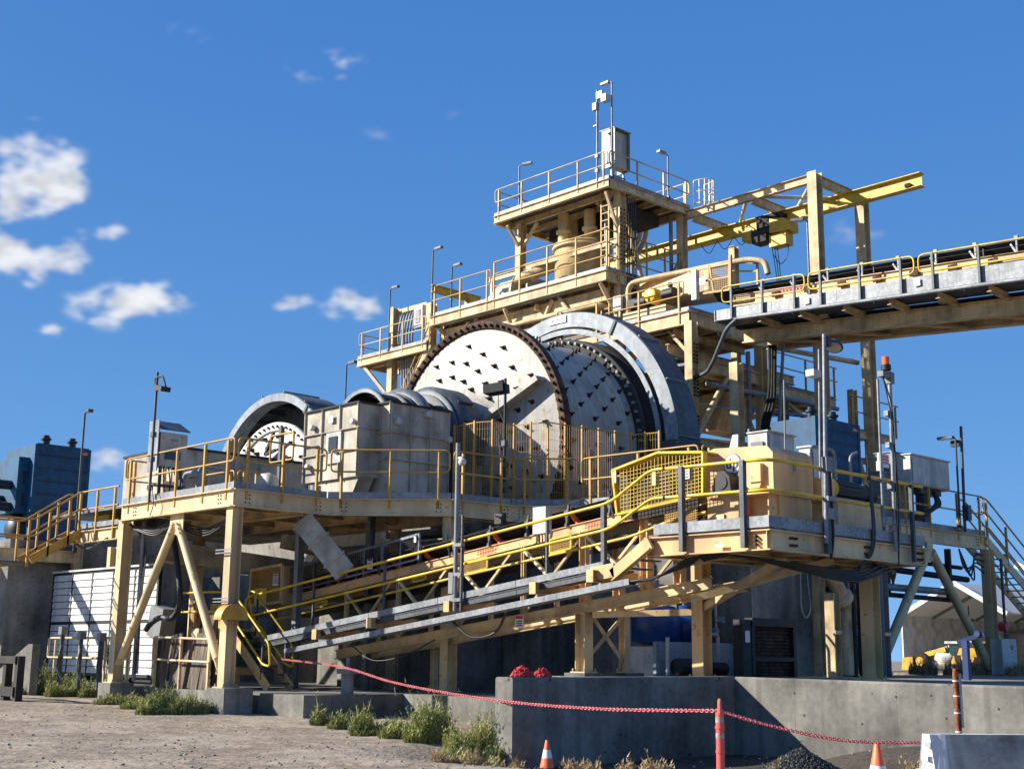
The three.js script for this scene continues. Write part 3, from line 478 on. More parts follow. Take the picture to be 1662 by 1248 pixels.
// ---------- inclined pebble conveyor with its walkway ----------
const yW = z => 2.0 + .1185 * (z + 32.7), W = (x, dy, z) => V(x, yW(z) + dy, z);
{
  const c = thing('inclined_conveyor', 'inclined belt conveyor with yellow-railed walkway rising to the peach head chute', 'conveyor', V(22.4, 1.2, -25));
  for (const x of [22.3, 23.45]) { part('stringer', ibeam(W(x, 1.18, -33), W(x, 1.18, -17.2), .23, .09), M.peach, c); part('lower_chord', ibeam(W(x, -.66, -30.6), W(x, -.66, -17.4), .24, .16), M.cream, c); }
  // webs
  const posts = [-30.2, -27.9, -25.5, -23.1, -21.05, -19.2];
  for (const z of posts) for (const x of [22.3, 23.45]) part('web_post', ibeam(W(x, -.54, z), W(x, 1.06, z), z > -22 ? .22 : .1, z > -22 ? .2 : .1, V(0, 0, 1)), z > -22 ? M.peach : M.cream, c);
  for (const z of posts) { part('knee_brace', bar(W(22.22, .95, z + .1), W(21.95, -.1, z + 1.5), .07, .07), M.cream, c); part('web_diagonal', bar(W(22.36, -.5, z), W(22.36, 1.0, z + 1.9), .06, .06), M.old, c); part('cross_tie', bar(W(22.3, -.6, z), W(23.45, -.6, z), .1, .1), M.cream, c); }
  // belt, troughed on idlers
  const sec = [[-.55, .27], [-.28, .06], [.28, .06], [.55, .27]];
  const mk = (dy, t, flat) => { const g = []; for (let i = 0; i < 3; i++) { const a = sec[i], b = sec[i + 1], f = flat ? 0 : 1; g.push(sheet([W(22.87 + a[0], dy + a[1] * f, -33.4), W(22.87 + a[0], dy + a[1] * f, -16.8), W(22.87 + b[0], dy + b[1] * f, -16.8), W(22.87 + b[0], dy + b[1] * f, -33.4)], t)); } return g; };
  part('carry_belt', mk(1.42, .02), M.rubber, c); part('return_belt', mk(.75, .015, true), M.rubber, c);
  for (let z = -32.4; z < -17.5; z += 1.35) { const id = part('idler_frame', [bar(W(22.25, 1.32, z), W(22.25, 1.78, z + .06), .05, .06), bar(W(23.48, 1.32, z), W(23.48, 1.78, z), .05, .06), bar(W(22.2, 1.32, z), W(23.5, 1.32, z), .07, .07), bar(W(22.3, 1.35, z), W(22.3, 1.68, z - .1), .02, .1)], M.steel, c);
    part('roller', [tube(W(22.3, 1.7, z), W(22.58, 1.46, z), .065, 10), tube(W(23.42, 1.7, z), W(23.15, 1.46, z), .065, 10), tube(W(22.6, 1.42, z), W(23.12, 1.42, z), .065, 10)], M.orange, id); }
  // dark mesh side guards on the lower half
  for (let i = 0; i < 4; i++) { const z0 = -33.2 + i * 1.58, z1 = z0 + 1.54, b = .1 + 1.29, t = .74 + 1.29; const fr = part('side_guard', [bar(W(22.16, b, z0), W(22.16, b, z1), .04, .05), bar(W(22.16, t, z0), W(22.16, t, z1), .04, .06), bar(W(22.16, b, z0), W(22.16, t, z0), .04, .06), bar(W(22.16, b, z1), W(22.16, t, z1), .04, .06), bar(W(22.16, -.1 + b, (z0 + z1) / 2), W(22.16, t, (z0 + z1) / 2), .04, .05)], i > 1 ? M.galv : M.steel, c);
    const mg = part('wire_mesh', meshGrid(W(22.16, b, z0), W(22.16, b, z1).sub(W(22.16, b, z0)), V(0, t - b, 0), .09, .06, .008), M.black, fr); mg.userData.kind = 'stuff'; }
  part('guard_cover', sheet([W(22.16, 2.06, -33.2), W(22.16, 2.06, -26.9), W(22.75, 2.2, -26.9), W(22.75, 2.2, -33.2)], .02), M.steel, c);
  for (const z of [-27.05]) { const s = part('guard_tag', cbox(W(22.12, 1.95, z), .012, .22, .09), M.signWhite, c); }
  { const s = part('warning_sign', cbox(onX(600, 915, 22.08), .012, .3, .24), M.signWhite, c); const p = onX(600, 911, 22.07); part('sign_text', [cbox(p.clone().add(V(0, .05, 0)), .01, .08, .2), ...[-.06, -.1, -.14].map(y => cbox(p.clone().add(V(0, y, 0)), .01, .018, .2))], M.signRed, s); }
  // tail pulley guard: cream frame, ochre mesh
  const z0 = -34.6, z1 = -32.95, X = 21.95; const tg = part('tail_guard_frame', [bar(V(X, 3.0, z0), V(X, 3.08, z1), .06, .08), bar(V(X, 4.06, z0), V(X, 4.16, z1), .06, .08), bar(V(X, 3, z0), V(X, 4.06, z0), .06, .08), bar(V(X, 3.04, z1), V(X, 4.12, z1), .06, .08), box(X - .02, 23.6, 3.0, 4.12, z1 + .04, z1 + .1), box(X, 23.6, 3, 4.1, z0 - .06, z0), box(X + .3, 23.5, 3.1, 4.1, z0, z1)], M.cream, c);
  const tm = part('wire_mesh', meshGrid(V(X, 3.0, z0), V(0, .08, z1 - z0), V(0, 1.06, 0), .05, .05, .012), M.ochre, tg); tm.userData.kind = 'stuff'; part('yellow_plate', box(X - .05, X - .035, 2.98, 3.5, z0 + .3, z0 + .95), M.yellow, tg);
  { const p = onX(447, 941, 21.88), s = part('warning_sign', cbox(p, .012, .34, .28), M.signWhite, c); part('sign_text', [.06, 0, -.05, -.1].map(y => cbox(p.clone().add(V(-.008, y, 0)), .008, .025, .22)), M.ink, s); part('sign_header', cbox(p.clone().add(V(-.008, .13, 0)), .008, .05, .24), M.signRed, s); }
  // walkway
  const Z0 = -32.9, Z1 = -19.25;
  part('walkway_floor', sheet([W(21, -.17, Z0), W(21, -.17, Z1), W(21.95, -.17, Z1), W(21.95, -.17, Z0)], .04), M.grating, c);
  for (let i = 0; i < 5; i++) { const a = Z0 + (Z1 - Z0) * i / 5, b = Z0 + (Z1 - Z0) * (i + 1) / 5 - .02; part('toe_plate', bar(W(20.97, -.05, a), W(20.97, -.05, b), .012, .15), M.galv, c); part('walkway_channel', bar(W(21.02, -.24, a), W(21.02, -.24, b), .05, .1), M.steel, c); }
  for (const [px, py] of [[510, 1028], [599, 1005], [725, 973], [865, 941], [958, 917]]) { const z = onX(px, py, 20.8).z; part('walkway_bracket', [...ibeam(W(20.8, -.26, z), W(22.35, -.26, z), .26, .2), bar(W(20.78, -.26, z), W(20.8, -.26, z), .2, .26)], M.peach, c); }
  // yellow rails, with the climb up to the head platform
  const tops = [W(21, 1.25, -33.1), W(21, 1.25, -19.1), V(21, 5.46, -17.95), V(21, 5.46, -17.6)], dn = d => tops.map((p, i) => p.clone().add(V(0, i < 2 ? -d : -d * (.62 / .55), 0)));
  part('top_rail', pipe(tops, .036, .3), M.yellow, c); part('middle_rail', pipe(dn(.56).map((p, i) => i > 1 ? V(p.x, 4.86, p.z) : p), .034, .3), M.yellow, c); part('lower_rail', pipe([W(21.9, .62, -33.1), W(21.9, .62, -19.3), V(21.9, 4.55, -17.9), V(21.9, 4.6, -17.2)], .032, .3), M.yellow, c);
  part('rail_end', pipe([W(21, 1.25, -33.1), W(21, 1.2, -33.32), W(21, .75, -33.32), W(21, .69, -33.1)], .036, .12), M.yellow, c);
  for (const px of [508, 622, 748, 886, 979]) { const z = onX(px, 950, 21).z; part('rail_post', [bar(W(21.03, -.3, z), W(21.03, 1.24, z), px > 950 ? .1 : .05, px > 950 ? .1 : .06, V(1, 0, 0))], M.steel, c); }
  part('rail_post', bar(W(21.9, -.15, -20.5), W(21.9, .65, -20.5), .05, .05), M.steel, c);
  // cable tray with its bundled cables
  const ty = -.6; part('cable_tray', [bar(W(20.98, ty, -31), W(20.98, ty, -18.42), .3, .015), bar(W(20.83, ty + .06, -31), W(20.83, ty + .06, -18.42), .012, .13), bar(W(21.13, ty + .06, -31), W(21.13, ty + .06, -18.42), .012, .13)], M.galv, c);
  for (let k = 0; k < 5; k++) part('cable', spline([W(20.88 + k * .05, ty + .05, -19.2), W(20.88 + k * .05, ty + .06, -18.3), V(21 + k * .09, 3.2 + k * .03, -17.9), V(21.4 + k * .1, 3.6, -17.3 + k * .04), V(22 + k * .05, 3.72, -16.8)], .026, 20), M.hose, c);
  part('cable', spline([W(21, -.6, -24.2), W(21.1, -1.05, -23.6), W(21.3, -1.0, -23), W(21.3, -.55, -22.6)], .03), M.hose, c); part('cable', spline([W(21.2, -.7, -28.4), W(21.3, -1.15, -27.6), W(21.6, -1.1, -26.6), W(22, -.8, -26)], .018), M.hose, c);
  { const p = onX(843, 1009, 22.0), s = part('warning_sign', cbox(p, .012, .3, .28), M.signWhite, c); part('sign_header', cbox(p.clone().add(V(-.008, .1, 0)), .008, .07, .25), M.signRed, s); part('sign_text', [.01, -.04, -.09].map(y => cbox(p.clone().add(V(-.008, y, 0)), .008, .025, .2)), M.ink, s); }
  // yellow mesh nip guards, stencilled red lines on the stringer
  for (const [a, b, y0, y1] of [[751, 791, 932, 904], [893, 927, 898, 868], [670, 690, 945, 934], [512, 530, 985, 975]]) { const A = onX(a, y0, 22.2), B = onX(b, y0 - (b - a) * .24, 22.2), h = onX(a, y1 + (b - a) * .24, 22.2).y - A.y; const u = B.clone().sub(A); const fr = part('nip_guard', [bar(A, B, .04, .04), bar(A.clone().add(V(0, h, 0)), B.clone().add(V(0, h, 0)), .04, .04), bar(A, A.clone().add(V(0, h, 0)), .04, .04), bar(B, B.clone().add(V(0, h, 0)), .04, .04)], M.yellow, c); const mg = part('wire_mesh', meshGrid(A, u, V(0, h, 0), .05, .05, .012), M.ochre, fr); mg.userData.kind = 'stuff'; }
  for (const px of [788, 965]) { const z = onX(px, 880, 22.24).z, g = []; for (const q of [-.04, .03]) for (let k = 0; k < 7; k++) g.push(bar(W(22.245, 1.18 + q, z - .3 + k * .09), W(22.245, 1.18 + q, z - .24 + k * .09), .008, .035)); part('stencil_marks', g, M.signRed, c); }
  // pull cord with its switch, and a junction box on the stringer
  part('pull_cord', spline([W(21.95, 1.75, -30), W(21.95, 1.62, -26), W(21.95, 1.66, -23), W(21.95, 1.85, -19)], .008), M.black, c);
  part('cord_bracket', [-28.5, -25.6, -22.4, -20].map(z => bar(W(22.1, 1.2, z), W(21.95, 1.78, z), .04, .04)), M.steel, c);
  part('pull_switch', [cbox(onX(812, 842, 21.9), .18, .26, .24), tube(onX(806, 836, 21.75), onX(818, 838, 21.75), .05)], M.black, c);
  { const p = onX(880, 845, 21.4); part('junction_box', cbox(p, .2, .62, .42), M.cabinet, c); for (let k = 0; k < 3; k++) part('cable', spline([p.clone().add(V(0, -.3, -.1 + k * .1)), p.clone().add(V(.1, -.8, -.1 + k * .08)), p.clone().add(V(.3, -1.3, .05 + k * .05))], .016), M.hose, c); }
  // support bents standing on the yard and pad
  for (const [x, z, y0, s] of [[22.36, -21.15, 1.17, .3], [23.75, -21.15, 1.17, .2], [23.6, -27.9, .62, .16]]) { column(c, x, z, y0 + .08, yW(z) - .8, s, M.cream, V(0, 0, 1)); part('cap_plate', box(x - .2, x + .2, yW(z) - .79, yW(z) - .76, z - .2, z + .2), M.cream, c); part('grout_pad', ped(V(x, 0, z), .32, y0 - .05, y0 + .08), M.conc, c); }
  part('cross_brace', [bar(V(22.5, 1.6, -21.15), V(23.7, 2.6, -21.1), .1, .02, V(0, 0, 1)), bar(V(22.5, 2.6, -21.1), V(23.7, 1.5, -21.15), .1, .02, V(0, 0, 1))], M.old, c);
  part('strut', bar(V(22.4, 2.55, -20.9), V(23.6, 2.62, -18.6), .14, .14), M.cream, c);
}
// stair down from the tail of the conveyor to the kerb
{
  const s = thing('access_stair', 'short cream stair with yellow rails at the foot of the conveyor', 'stair', V(20.6, .62, -31.4));
  const a = onX(376, 1008, 20.35), b = onX(440, 1124, 20.35); const top = V(20.35, 2.3, -33.0), bot = V(20.35, .7, -31.0);
  for (const x of [20.3, 21.05]) part('stringer', bar(V(x, 2.28, -33.05), V(x, .66, -30.9), .05, .26, V(0, 1, 0)), M.peach, s);
  for (let i = 0; i < 7; i++) { const t = (i + .5) / 7; part('tread', box(20.33, 21.02, 2.28 - t * 1.6, 2.31 - t * 1.6, -33 + t * 2.05 - .13, -33 + t * 2.05 + .13), M.steel, s); }
  for (const x of [20.3, 21.05]) { part('rail', loop([V(x, 3.35, -33.3), V(x, 3.35, -33.0), V(x, 1.85, -30.95), V(x, 1.25, -30.85), V(x, 1.3, -31.2), V(x, 2.7, -33.05)], .034, .12), M.yellow, s); for (const t of [.1, .85]) part('post', bar(V(x, 2.25 - t * 1.6, -33 + t * 2.05), V(x, 3.3 - t * 1.5, -33 + t * 2.05), .05, .05), M.steel, s); }
  part('landing', [box(19.9, 21.1, 2.2, 2.28, -34.4, -33.06), box(19.9, 20, 2.0, 2.2, -34.4, -33.1)], M.cream, s);
  for (const y of [3.3, 2.75]) part('landing_rail', pipe([V(19.9, y, -35), V(19.9, y, -33.5), V(20.25, y, -33.2)], .034), M.yellow, s);
  part('leg', [bar(V(20, .62, -34), V(20, 2.2, -34), .1, .1), bar(V(21, .62, -34), V(21, 2.2, -34), .1, .1)], M.cream, s);
}
// ---------- head platform ----------
{
  const p = thing('head_platform', 'cream cantilevered platform with bright yellow rails carrying the peach conveyor head', 'platform', V(23.5, 1.17, -16.5));
  const Y = 4.12, x0 = 21.05, x1 = 26.85, zf = -15.0, zb = -18.1;
  part('floor', box(x0 + .05, x1, Y - .06, Y - .01, zb, zf - .05), M.grating, p);
  part('edge_beam', ibeam(V(x0 + .08, Y - .26, zb), V(x0 + .08, Y - .26, zf), .4, .18), M.peach, p); part('edge_beam', ibeam(V(x0, Y - .26, zf - .08), V(x1, Y - .26, zf - .08), .4, .18), M.cream, p); part('edge_beam', ibeam(V(x0, Y - .26, zb), V(x1, Y - .26, zb), .4, .18), M.cream, p); part('edge_beam', ibeam(V(x1, Y - .26, zb), V(x1, Y - .26, zf), .4, .18), M.cream, p);
  for (const x of [22.8, 24.6]) part('joist', ibeam(V(x, Y - .3, zb), V(x, Y - .3, zf - .15), .3, .14), M.old, p);
  for (const z of [-16.2, -17.2]) part('joist', ibeam(V(x0 + .2, Y - .35, z), V(x1, Y - .35, z), .22, .12), M.old, p);
  part('toe_plate', [bar(V(x0 - .02, Y + .09, zb + .2), V(x0 - .02, Y + .09, zf), .012, .22), bar(V(x0 - .02, Y + .09, zf), V(x1, Y + .09, zf), .012, .22)], M.galv, p);
  const bl = []; for (const [x, n] of [[21.8, 1], [24.5, 1], [26.6, 1]]) for (const u of [0, .13]) for (const v of [-.07, .07]) bl.push(tube(V(x + u, Y - .26 + v, zf + .02), V(x + u, Y - .26 + v, zf - .2), .028, 8)); part('bolt_group', bl, M.rust, p);
  const b2 = []; for (const z of [-15.35, -15.6]) for (const v of [-.08, 0, .08]) b2.push(tube(V(x0 - .03, Y - .26 + v, z), V(x0 + .1, Y - .26 + v, z), .03, 6)); part('bolt_group', b2, M.rust, p);
  // stepped stringer joining the walkway below
  part('step_stringer', [bar(V(20.98, 3.35, -19.6), V(20.98, 3.42, -18.95), .08, .3), bar(V(20.98, 3.3, -19.0), V(20.98, 3.95, -17.95), .08, .28), bar(V(20.93, 3.2, -18.95), V(20.93, 3.82, -17.9), .12, .03)], M.peach, p);
  for (let i = 0; i < 4; i++) part('tread', box(21.05, 21.95, 3.45 + i * .17, 3.48 + i * .17, -18.95 + i * .25, -18.72 + i * .25), M.grating, p);
  const r = part('handrail', pipe([V(x0, 5.46, -17.6), V(x0, 5.42, zf), V(x1, 5.42, zf)], .038, .4), M.yellow, p); for (const q of [pipe([V(x0, 4.86, -17.6), V(x0, 4.82, zf), V(x1, 4.82, zf)], .036, .4), pipe([V(25.1, 5.42, zb), V(x1, 5.42, zb)], .036), pipe([V(25.1, 4.82, zb), V(x1, 4.82, zb)], .036)]) part('rail', q, M.yellow, r);
  for (const [px, y1] of [[1109, 5.46], [1209, 5.44]]) { const z = onX(px, 820, x0).z; part('post', bar(V(x0 - .04, Y - .4, z), V(x0 - .04, y1, z), .1, .12), M.steel, r); } { const x = onZ(1339, 820, zf).x; part('post', bar(V(x, Y - .42, zf + .04), V(x, 5.42, zf + .04), .14, .1, V(0, 0, 1)), M.steel, r); } part('post', bar(V(26.3, Y - .4, zf + .04), V(26.3, 5.42, zf + .04), .08, .08), M.steel, r);
  // columns and knee braces
  const H = 3.72; column(p, 23.32, -18.5, 1.17, H, .32, M.peach); column(p, 26.95, -16.5, 1.17, H, .34);
  part('knee_brace', bar(V(22.7, 2.85, -18.3), V(24.6, 3.7, -15.9), .16, .16), M.cream, p); part('knee_brace', bar(V(23.32, 2.7, -18.4), V(23.32, 3.7, -16.2), .16, .16), M.cream, p);
  part('gusset', sheet([V(21.6, 3.5, -17.6), V(21.6, 3.72, -17.3), V(21.6, 3.5, -17), V(21.6, 3.48, -17.3)], .03), M.peach, p);
  part('name_tag', cbox(onX(1168, 885, x0 - .03), .01, .07, .2), M.signWhite, p);
  for (let k = 0; k < 6; k++) part('cable', spline([V(22 + k * .1, 3.68, -16.6), V(23 + k * .05, 3.5 - k * .03, -15.6), V(24.0, 3.42 - k * .045, -15.15), V(24.9 + k * .2, 3.62 - (k % 3) * .05, -15.25), V(26.8, 3.5 - k * .04, -15.8)], .03, 26), M.hose, p);
  for (let k = 0; k < 3; k++) part('cable', spline([V(24.3, 3.45, -15.1), V(24.6 + k * .05, 3.9, -14.98), V(24.65, 4.6 + k * .3, -14.95), V(24.55, 5.3 + k * .3, -14.95)], .022, 16), M.hose, p);
}
// conveyor head chute (peach box), motor, mesh guard
const font = await new FontLoader().loadAsync('fonts/droid/droid_sans_bold.typeface.json');
function text(str, size, depth = .006) { const g = new TextGeometry(str, { font, size, depth, curveSegments: 4, bevelEnabled: false }); g.computeBoundingBox(); const b = g.boundingBox; return g.translate(-(b.min.x + b.max.x) / 2, -(b.min.y + b.max.y) / 2, 0); }
const faceX = g => g.applyMatrix4(new THREE.Matrix4().makeBasis(V(0, 0, 1), V(0, 1, 0), V(-1, 0, 0))); // text readable from -X side
{
  const c = thing('head_chute', 'peach steel box chute with chamfered corner at the top of the inclined conveyor', 'chute', V(22.9, 4.1, -16.5));
  const zA = -17.45, zB = -15.7, X = 22.2, X1 = 23.62;
  part('casing', prismX([[zA, 4.95], [zA, 5.9], [-17.2, 5.98], [-15.84, 5.9], [zB, 5.76], [zB, 4.95]], X, X1), M.peach, c);
  part('lower_casing', box(X + .25, X1 - .02, 4.12, 4.94, zA + .1, zB - .04), M.peach, c);
  part('shelf', box(X - .2, X1 + .03, 4.9, 4.948, zA + .2, zB + .03), M.peach, c);
  part('side_plate', [box(X - .12, X - .1, 4.12, 4.9, -17.3, -16.5), box(X - .1, X + .25, 4.12, 4.9, -17.32, -17.29), box(X - .1, X + .25, 4.12, 4.9, -16.5, -16.47), box(X - .05, X + .25, 4.12, 4.9, -15.82, -15.79)], M.peach, c);
  part('roller_cap', lathe([[0, -.3], [.14, -.28], [.2, -.15], [.2, 0]], X + .18, 4.62, -16.62, 20), M.orange, c);
  part('inspection_plate', [box(X - .16, X - .13, 4.15, 4.55, -17.15, -16.85)], M.cream, c);
  part('bearing_block', [prismX([[-16.98, 4.96], [-16.94, 5.3], [-16.82, 5.42], [-16.68, 5.42], [-16.56, 5.3], [-16.52, 4.96]], X - .34, X - .01), tube(V(X - .36, 5.18, -16.75), V(X, 5.18, -16.75), .14, 16)], M.black, c);
  part('lifting_lug', [sheet([V(X + .02, 5.9, -16.82), V(X + .02, 6.22, -16.72), V(X + .02, 6.22, -16.58), V(X + .02, 5.9, -16.6)], .04)], M.signWhite, c);
  part('hook_bracket', [cbox(V(X - .06, 5.35, -16.08), .12, .38, .3), sheet([V(X - .02, 5.2, -16.5), V(X - .12, 5.02, -16.2), V(X - .12, 5.02, -15.95), V(X - .02, 5.2, -15.95)], .02)], M.peach, c);
  const lg = part('maker_badge', lathe([[0, -.012], [.2, -.012], [.2, 0], [0, 0]], X, 5.6, -16.72, 28), M.signWhite, c); part('badge_letters', faceX(text('dp', .2)).translate(X - .014, 5.58, -16.72), M.ink, lg);
  part('badge_ring', lathe([[.2, -.016], [.23, -.016], [.23, 0], [.2, 0]], X, 5.6, -16.72, 28), M.grey, lg);
  part('data_plate', cbox(V(X - .01, 5.45, -16.75), .01, .06, .14), M.signWhite, c); part('data_plate', cbox(V(22.95, 5.5, zB + .01), .09, .14, .01), M.grey, c);
  // mesh drive guard
  const g0 = onX(996, 764, 21.75), g1 = onX(1070, 735, 21.75), g2 = onX(1143, 734, 21.75), g3 = onX(1143, 803, 21.75), g4 = onX(1004, 835, 21.75);
  const gd = thing('drive_guard', 'bright yellow wire mesh guard panel beside the conveyor head', 'guard', V(21.75, 4.1, -18.4));
  part('frame', [bar(g0, g1, .05, .14, V(1, 0, 0)), bar(g1, g2, .05, .14, V(1, 0, 0)), bar(g2, g3, .05, .13, V(1, 0, 0)), bar(g3, g4, .05, .12, V(1, 0, 0)), bar(g4, g0, .05, .13, V(1, 0, 0)), sheet([g0, g1, g1.clone().add(V(1.4, 0, 0)), g0.clone().add(V(1.4, 0, 0))], .03), sheet([g1, g2, g2.clone().add(V(1.4, 0, 0)), g1.clone().add(V(1.4, 0, 0))], .03)], M.yellow, gd);
  const L = [], ymax = z => z < g1.z ? g0.y + (g1.y - g0.y) * (z - g0.z) / (g1.z - g0.z) : g1.y + (g2.y - g1.y) * (z - g1.z) / (g2.z - g1.z), ymin = z => g4.y + (g3.y - g4.y) * (z - g4.z) / (g3.z - g4.z);
  for (let z = g4.z + .06; z < g2.z; z += .1) L.push(bar(V(21.75, ymin(z), z), V(21.75, ymax(z), z), .011, .011)); for (let k = 0; k < 11; k++) { const t = .06 + k * .086; const a = V(21.76, ymin(g4.z) + (ymax(g0.z) - ymin(g4.z)) * t, g4.z + .02), b = V(21.76, ymin(g3.z) + (ymax(g3.z) - ymin(g3.z)) * t, g3.z); L.push(bar(a, b, .011, .011)); }
  const mg = part('wire_mesh', L, M.yellow, gd); mg.userData.kind = 'stuff';
  const sp = V(21.7, 5.45, -17.62), s1 = part('warning_sign', cbox(sp, .012, .28, .3), M.signWhite, gd); part('sign_text', [.08, .02, -.04, -.1].map(y => cbox(sp.clone().add(V(-.008, y, 0)), .008, .022, .24)), M.ink, s1); part('tag_plate', cbox(V(21.7, 5.4, -18.45), .012, .3, .1), M.peach, gd); part('tag_plate', cbox(V(21.7, 5.55, -19.6), .012, .3, .1), M.signWhite, gd);
  part('backing_plate', box(22.02, 22.06, 4.6, 5.72, -19.7, -17.5), M.dark, gd);
  part('nip_guard', meshGrid(V(21.8, 4.2, -18.25), V(0, .1, .9), V(0, .42, 0), .05, .05, .012), M.ochre, gd).userData.kind = 'stuff';
}
// motor and gearbox on the back of the head chute
{
  const m = thing('drive_motor', 'green finned electric motor behind the peach chute rail', 'motor', V(25.2, 4.1, -16));
  const a = V(24.3, 5.22, -15.85), b = V(25.75, 5.22, -15.85);
  part('body', [tube(a, b, .2, 20), ...Array.from({ length: 12 }, (_, i) => { const q = i / 12 * Math.PI * 2; return cbox(V(25.0, 5.22 + Math.cos(q) * .21, -15.85 + Math.sin(q) * .21), 1, .03, .03); })], M.tealDark, m); part('fan_cowl', tube(V(25.76, 5.22, -15.85), V(26.05, 5.22, -15.85), .22, 20), M.tealDark, m); part('gearbox', [cbox(V(24.05, 5.15, -15.85), .45, .5, .5)], M.peach, m); part('coupling_guard', tube(V(24.28, 5.22, -15.85), V(24.48, 5.22, -15.85), .23, 18), M.yellow, m); part('mount', box(24.3, 26, 4.12, 5.0, -16.2, -15.55), M.cream, m);
}
// ---------- feed tower ----------
function deckPlate(parent, x0, x1, z0, z1, y, o = {}) { // floor, edge beams, toe plates for a rectangular deck
  const b = o.beam ?? .34, m = o.mat || M.old;
  part('floor', box(x0 + .06, x1 - .06, y - .05, y - .002, z0 + .06, z1 - .06), M.grating, parent);
  const E = [[V(x0, 0, z0), V(x0, 0, z1)], [V(x0, 0, z1), V(x1, 0, z1)], [V(x1, 0, z1), V(x1, 0, z0)], [V(x1, 0, z0), V(x0, 0, z0)]];
  E.forEach(([p, q], i) => { const d = q.clone().sub(p).normalize(); if (!(o.skipBeam || []).includes(i)) part('edge_beam', ibeam(p.clone().setY(y - b / 2 - .03).addScaledVector(d, i % 2 ? .09 : 0), q.clone().setY(y - b / 2 - .03).addScaledVector(d, i % 2 ? -.09 : 0), b, .16), m, parent); if ((o.toes ?? [0, 1]).includes(i)) toe(parent, p.clone().setY(y), q.clone().setY(y), .13); });
  for (let i = 1; i < (o.joists ?? 4); i++) { const x = x0 + (x1 - x0) * i / (o.joists ?? 4); part('joist', ibeam(V(x, y - .2, z0 + .1), V(x, y - .2, z1 - .1), .24, .12), m, parent); }
}
{
  const t = thing('feed_tower', 'tall tan steel tower with railed platforms rising behind the large mill', 'tower', V(38.5, .6, -34));
  const TX = 36.9, TX2 = 40.75, TZ = -33, TZ2 = -38.6, top = 19.85;
  for (const [x, z, m] of [[TX, TZ, M.old], [TX2, TZ, M.old], [TX, TZ2, M.old], [TX2, TZ2, M.old]]) part('column', ibeam(V(x, .6, z), V(x, top - .3, z), .34, .32, V(1, 0, 0)), m, t);
  // roof platform
  deckPlate(t, 36, 41, -39.3, -32.75, top, { toes: [0, 1, 3], joists: 5, beam: .32 });
  handrail(t, [V(36, top, -39.3), V(36, top, -32.75)], { h: 1.15, mid: .6, space: 1.75, mat: M.old, drop: .2, gap: .05 });
  handrail(t, [V(36, top, -32.75), V(41, top, -32.75)], { h: 1.15, mid: .6, space: 1.7, mat: M.old, drop: .2, gap: .05 });
  handrail(t, [V(36, top, -39.3), V(41, top, -39.3), V(41, top, -32.75)], { h: 1.15, mid: .6, space: 1.9, mat: M.old, drop: .1 });
  { const g = []; for (let k = 0; k <= 8; k++) { const a = k / 8 * Math.PI; g.push(bar(V(41.35 - Math.cos(a) * .35, top + .1, -32.55 + Math.sin(a) * .7), V(41.35 - Math.cos(a) * .35, top + 1.15, -32.55 + Math.sin(a) * .7), .03, .03)); } for (const y of [.15, .65, 1.15]) g.push(sweep(Array.from({ length: 13 }, (_, k) => { const a = k / 12 * Math.PI; return V(41.35 - Math.cos(a) * .35, top + y, -32.55 + Math.sin(a) * .7); }), .02)); part('ladder_cage', g, M.cream, t); }
  for (const [a, b] of [[V(36.9, 17.8, -33), V(36.1, 19.4, -33)], [V(36.9, 18.4, -33.1), V(36.9, 19.4, -34.2)], [V(36.9, 18.5, -38.5), V(36.9, 19.4, -37.6)], [V(36.9, 18.4, -38.6), V(36.1, 19.3, -38.6)]]) part('knee_brace', bar(a, b, .11, .11), M.old, t);
  for (const [a, b] of [[V(37.1, 19.3, -33), V(38.6, 15.2, -33)], [V(40.6, 17.6, -33), V(39.2, 15.2, -33)]]) { const br = part('brace', tube(a, b, .1, 10), M.old, t); part('splice', [bar(at3(a, b, -.01), at3(a, b, .1), .2, .03, V(0, 0, 1)), bar(at3(a, b, .9), at3(a, b, 1.01), .2, .03, V(0, 0, 1))], M.old, br); }
  for (const y of [14.0, 11.3]) for (const [a, b] of [[[TX, TZ], [TX2, TZ]], [[TX, TZ2], [TX, TZ]], [[TX2, TZ2], [TX2, TZ]]]) part('girder', ibeam(V(a[0], y, a[1]), V(b[0], y, b[1]), .4, .2), M.old, t);
  part('column_bolts', Array.from({ length: 14 }, (_, i) => [tube(V(TX + .1, 16.6 + i * .17, TZ + .14), V(TX + .1, 16.6 + i * .17, TZ + .2), .03, 6), tube(V(TX - .1, 16.6 + i * .17, TZ + .14), V(TX - .1, 16.6 + i * .17, TZ + .2), .03, 6)]), M.rust, t);
  // middle walkway and cyclone floor
  const my = 16.2; deckPlate(t, 36, 40.9, -43.4, -32.9, my, { beam: .42, joists: 4, toes: [0, 1], mat: M.old });
  handrail(t, [V(36, my, -43.4), V(36, my, -39.4)], { h: 1.35, mid: .7, space: 1.6, mat: M.ochre }); handrail(t, [V(36, my, -39.3), V(36, my, -32.9), V(36.7, my, -32.9)], { h: 1.62, mid: 1.1, third: .55, space: 1.8, open: true, split: false, mat: M.ochre, inset: .05 });
  handrail(t, [V(37.2, my, -32.9), V(40.7, my, -32.9)], { h: 1.6, mid: 1.1, third: .55, open: true, space: 1.2, mat: M.ochre, drop: .1 });
  for (const [a, b] of [[V(36.4, 15.7, -36.2), V(36.4, 14.2, -37.1)], [V(36.4, 15.7, -35.8), V(36.4, 14.2, -34.6)], [V(36, 15.7, -38.6), V(36.9, 14.3, -38.6)], [V(36, 15.7, -33.2), V(36.8, 14.6, -33.1)]]) part('brace', tube(a, b, .09, 10), M.old, t);
  part('girder', ibeam(V(36.5, 15.35, -43), V(36.5, 15.35, -33.2), .5, .2), M.old, t);
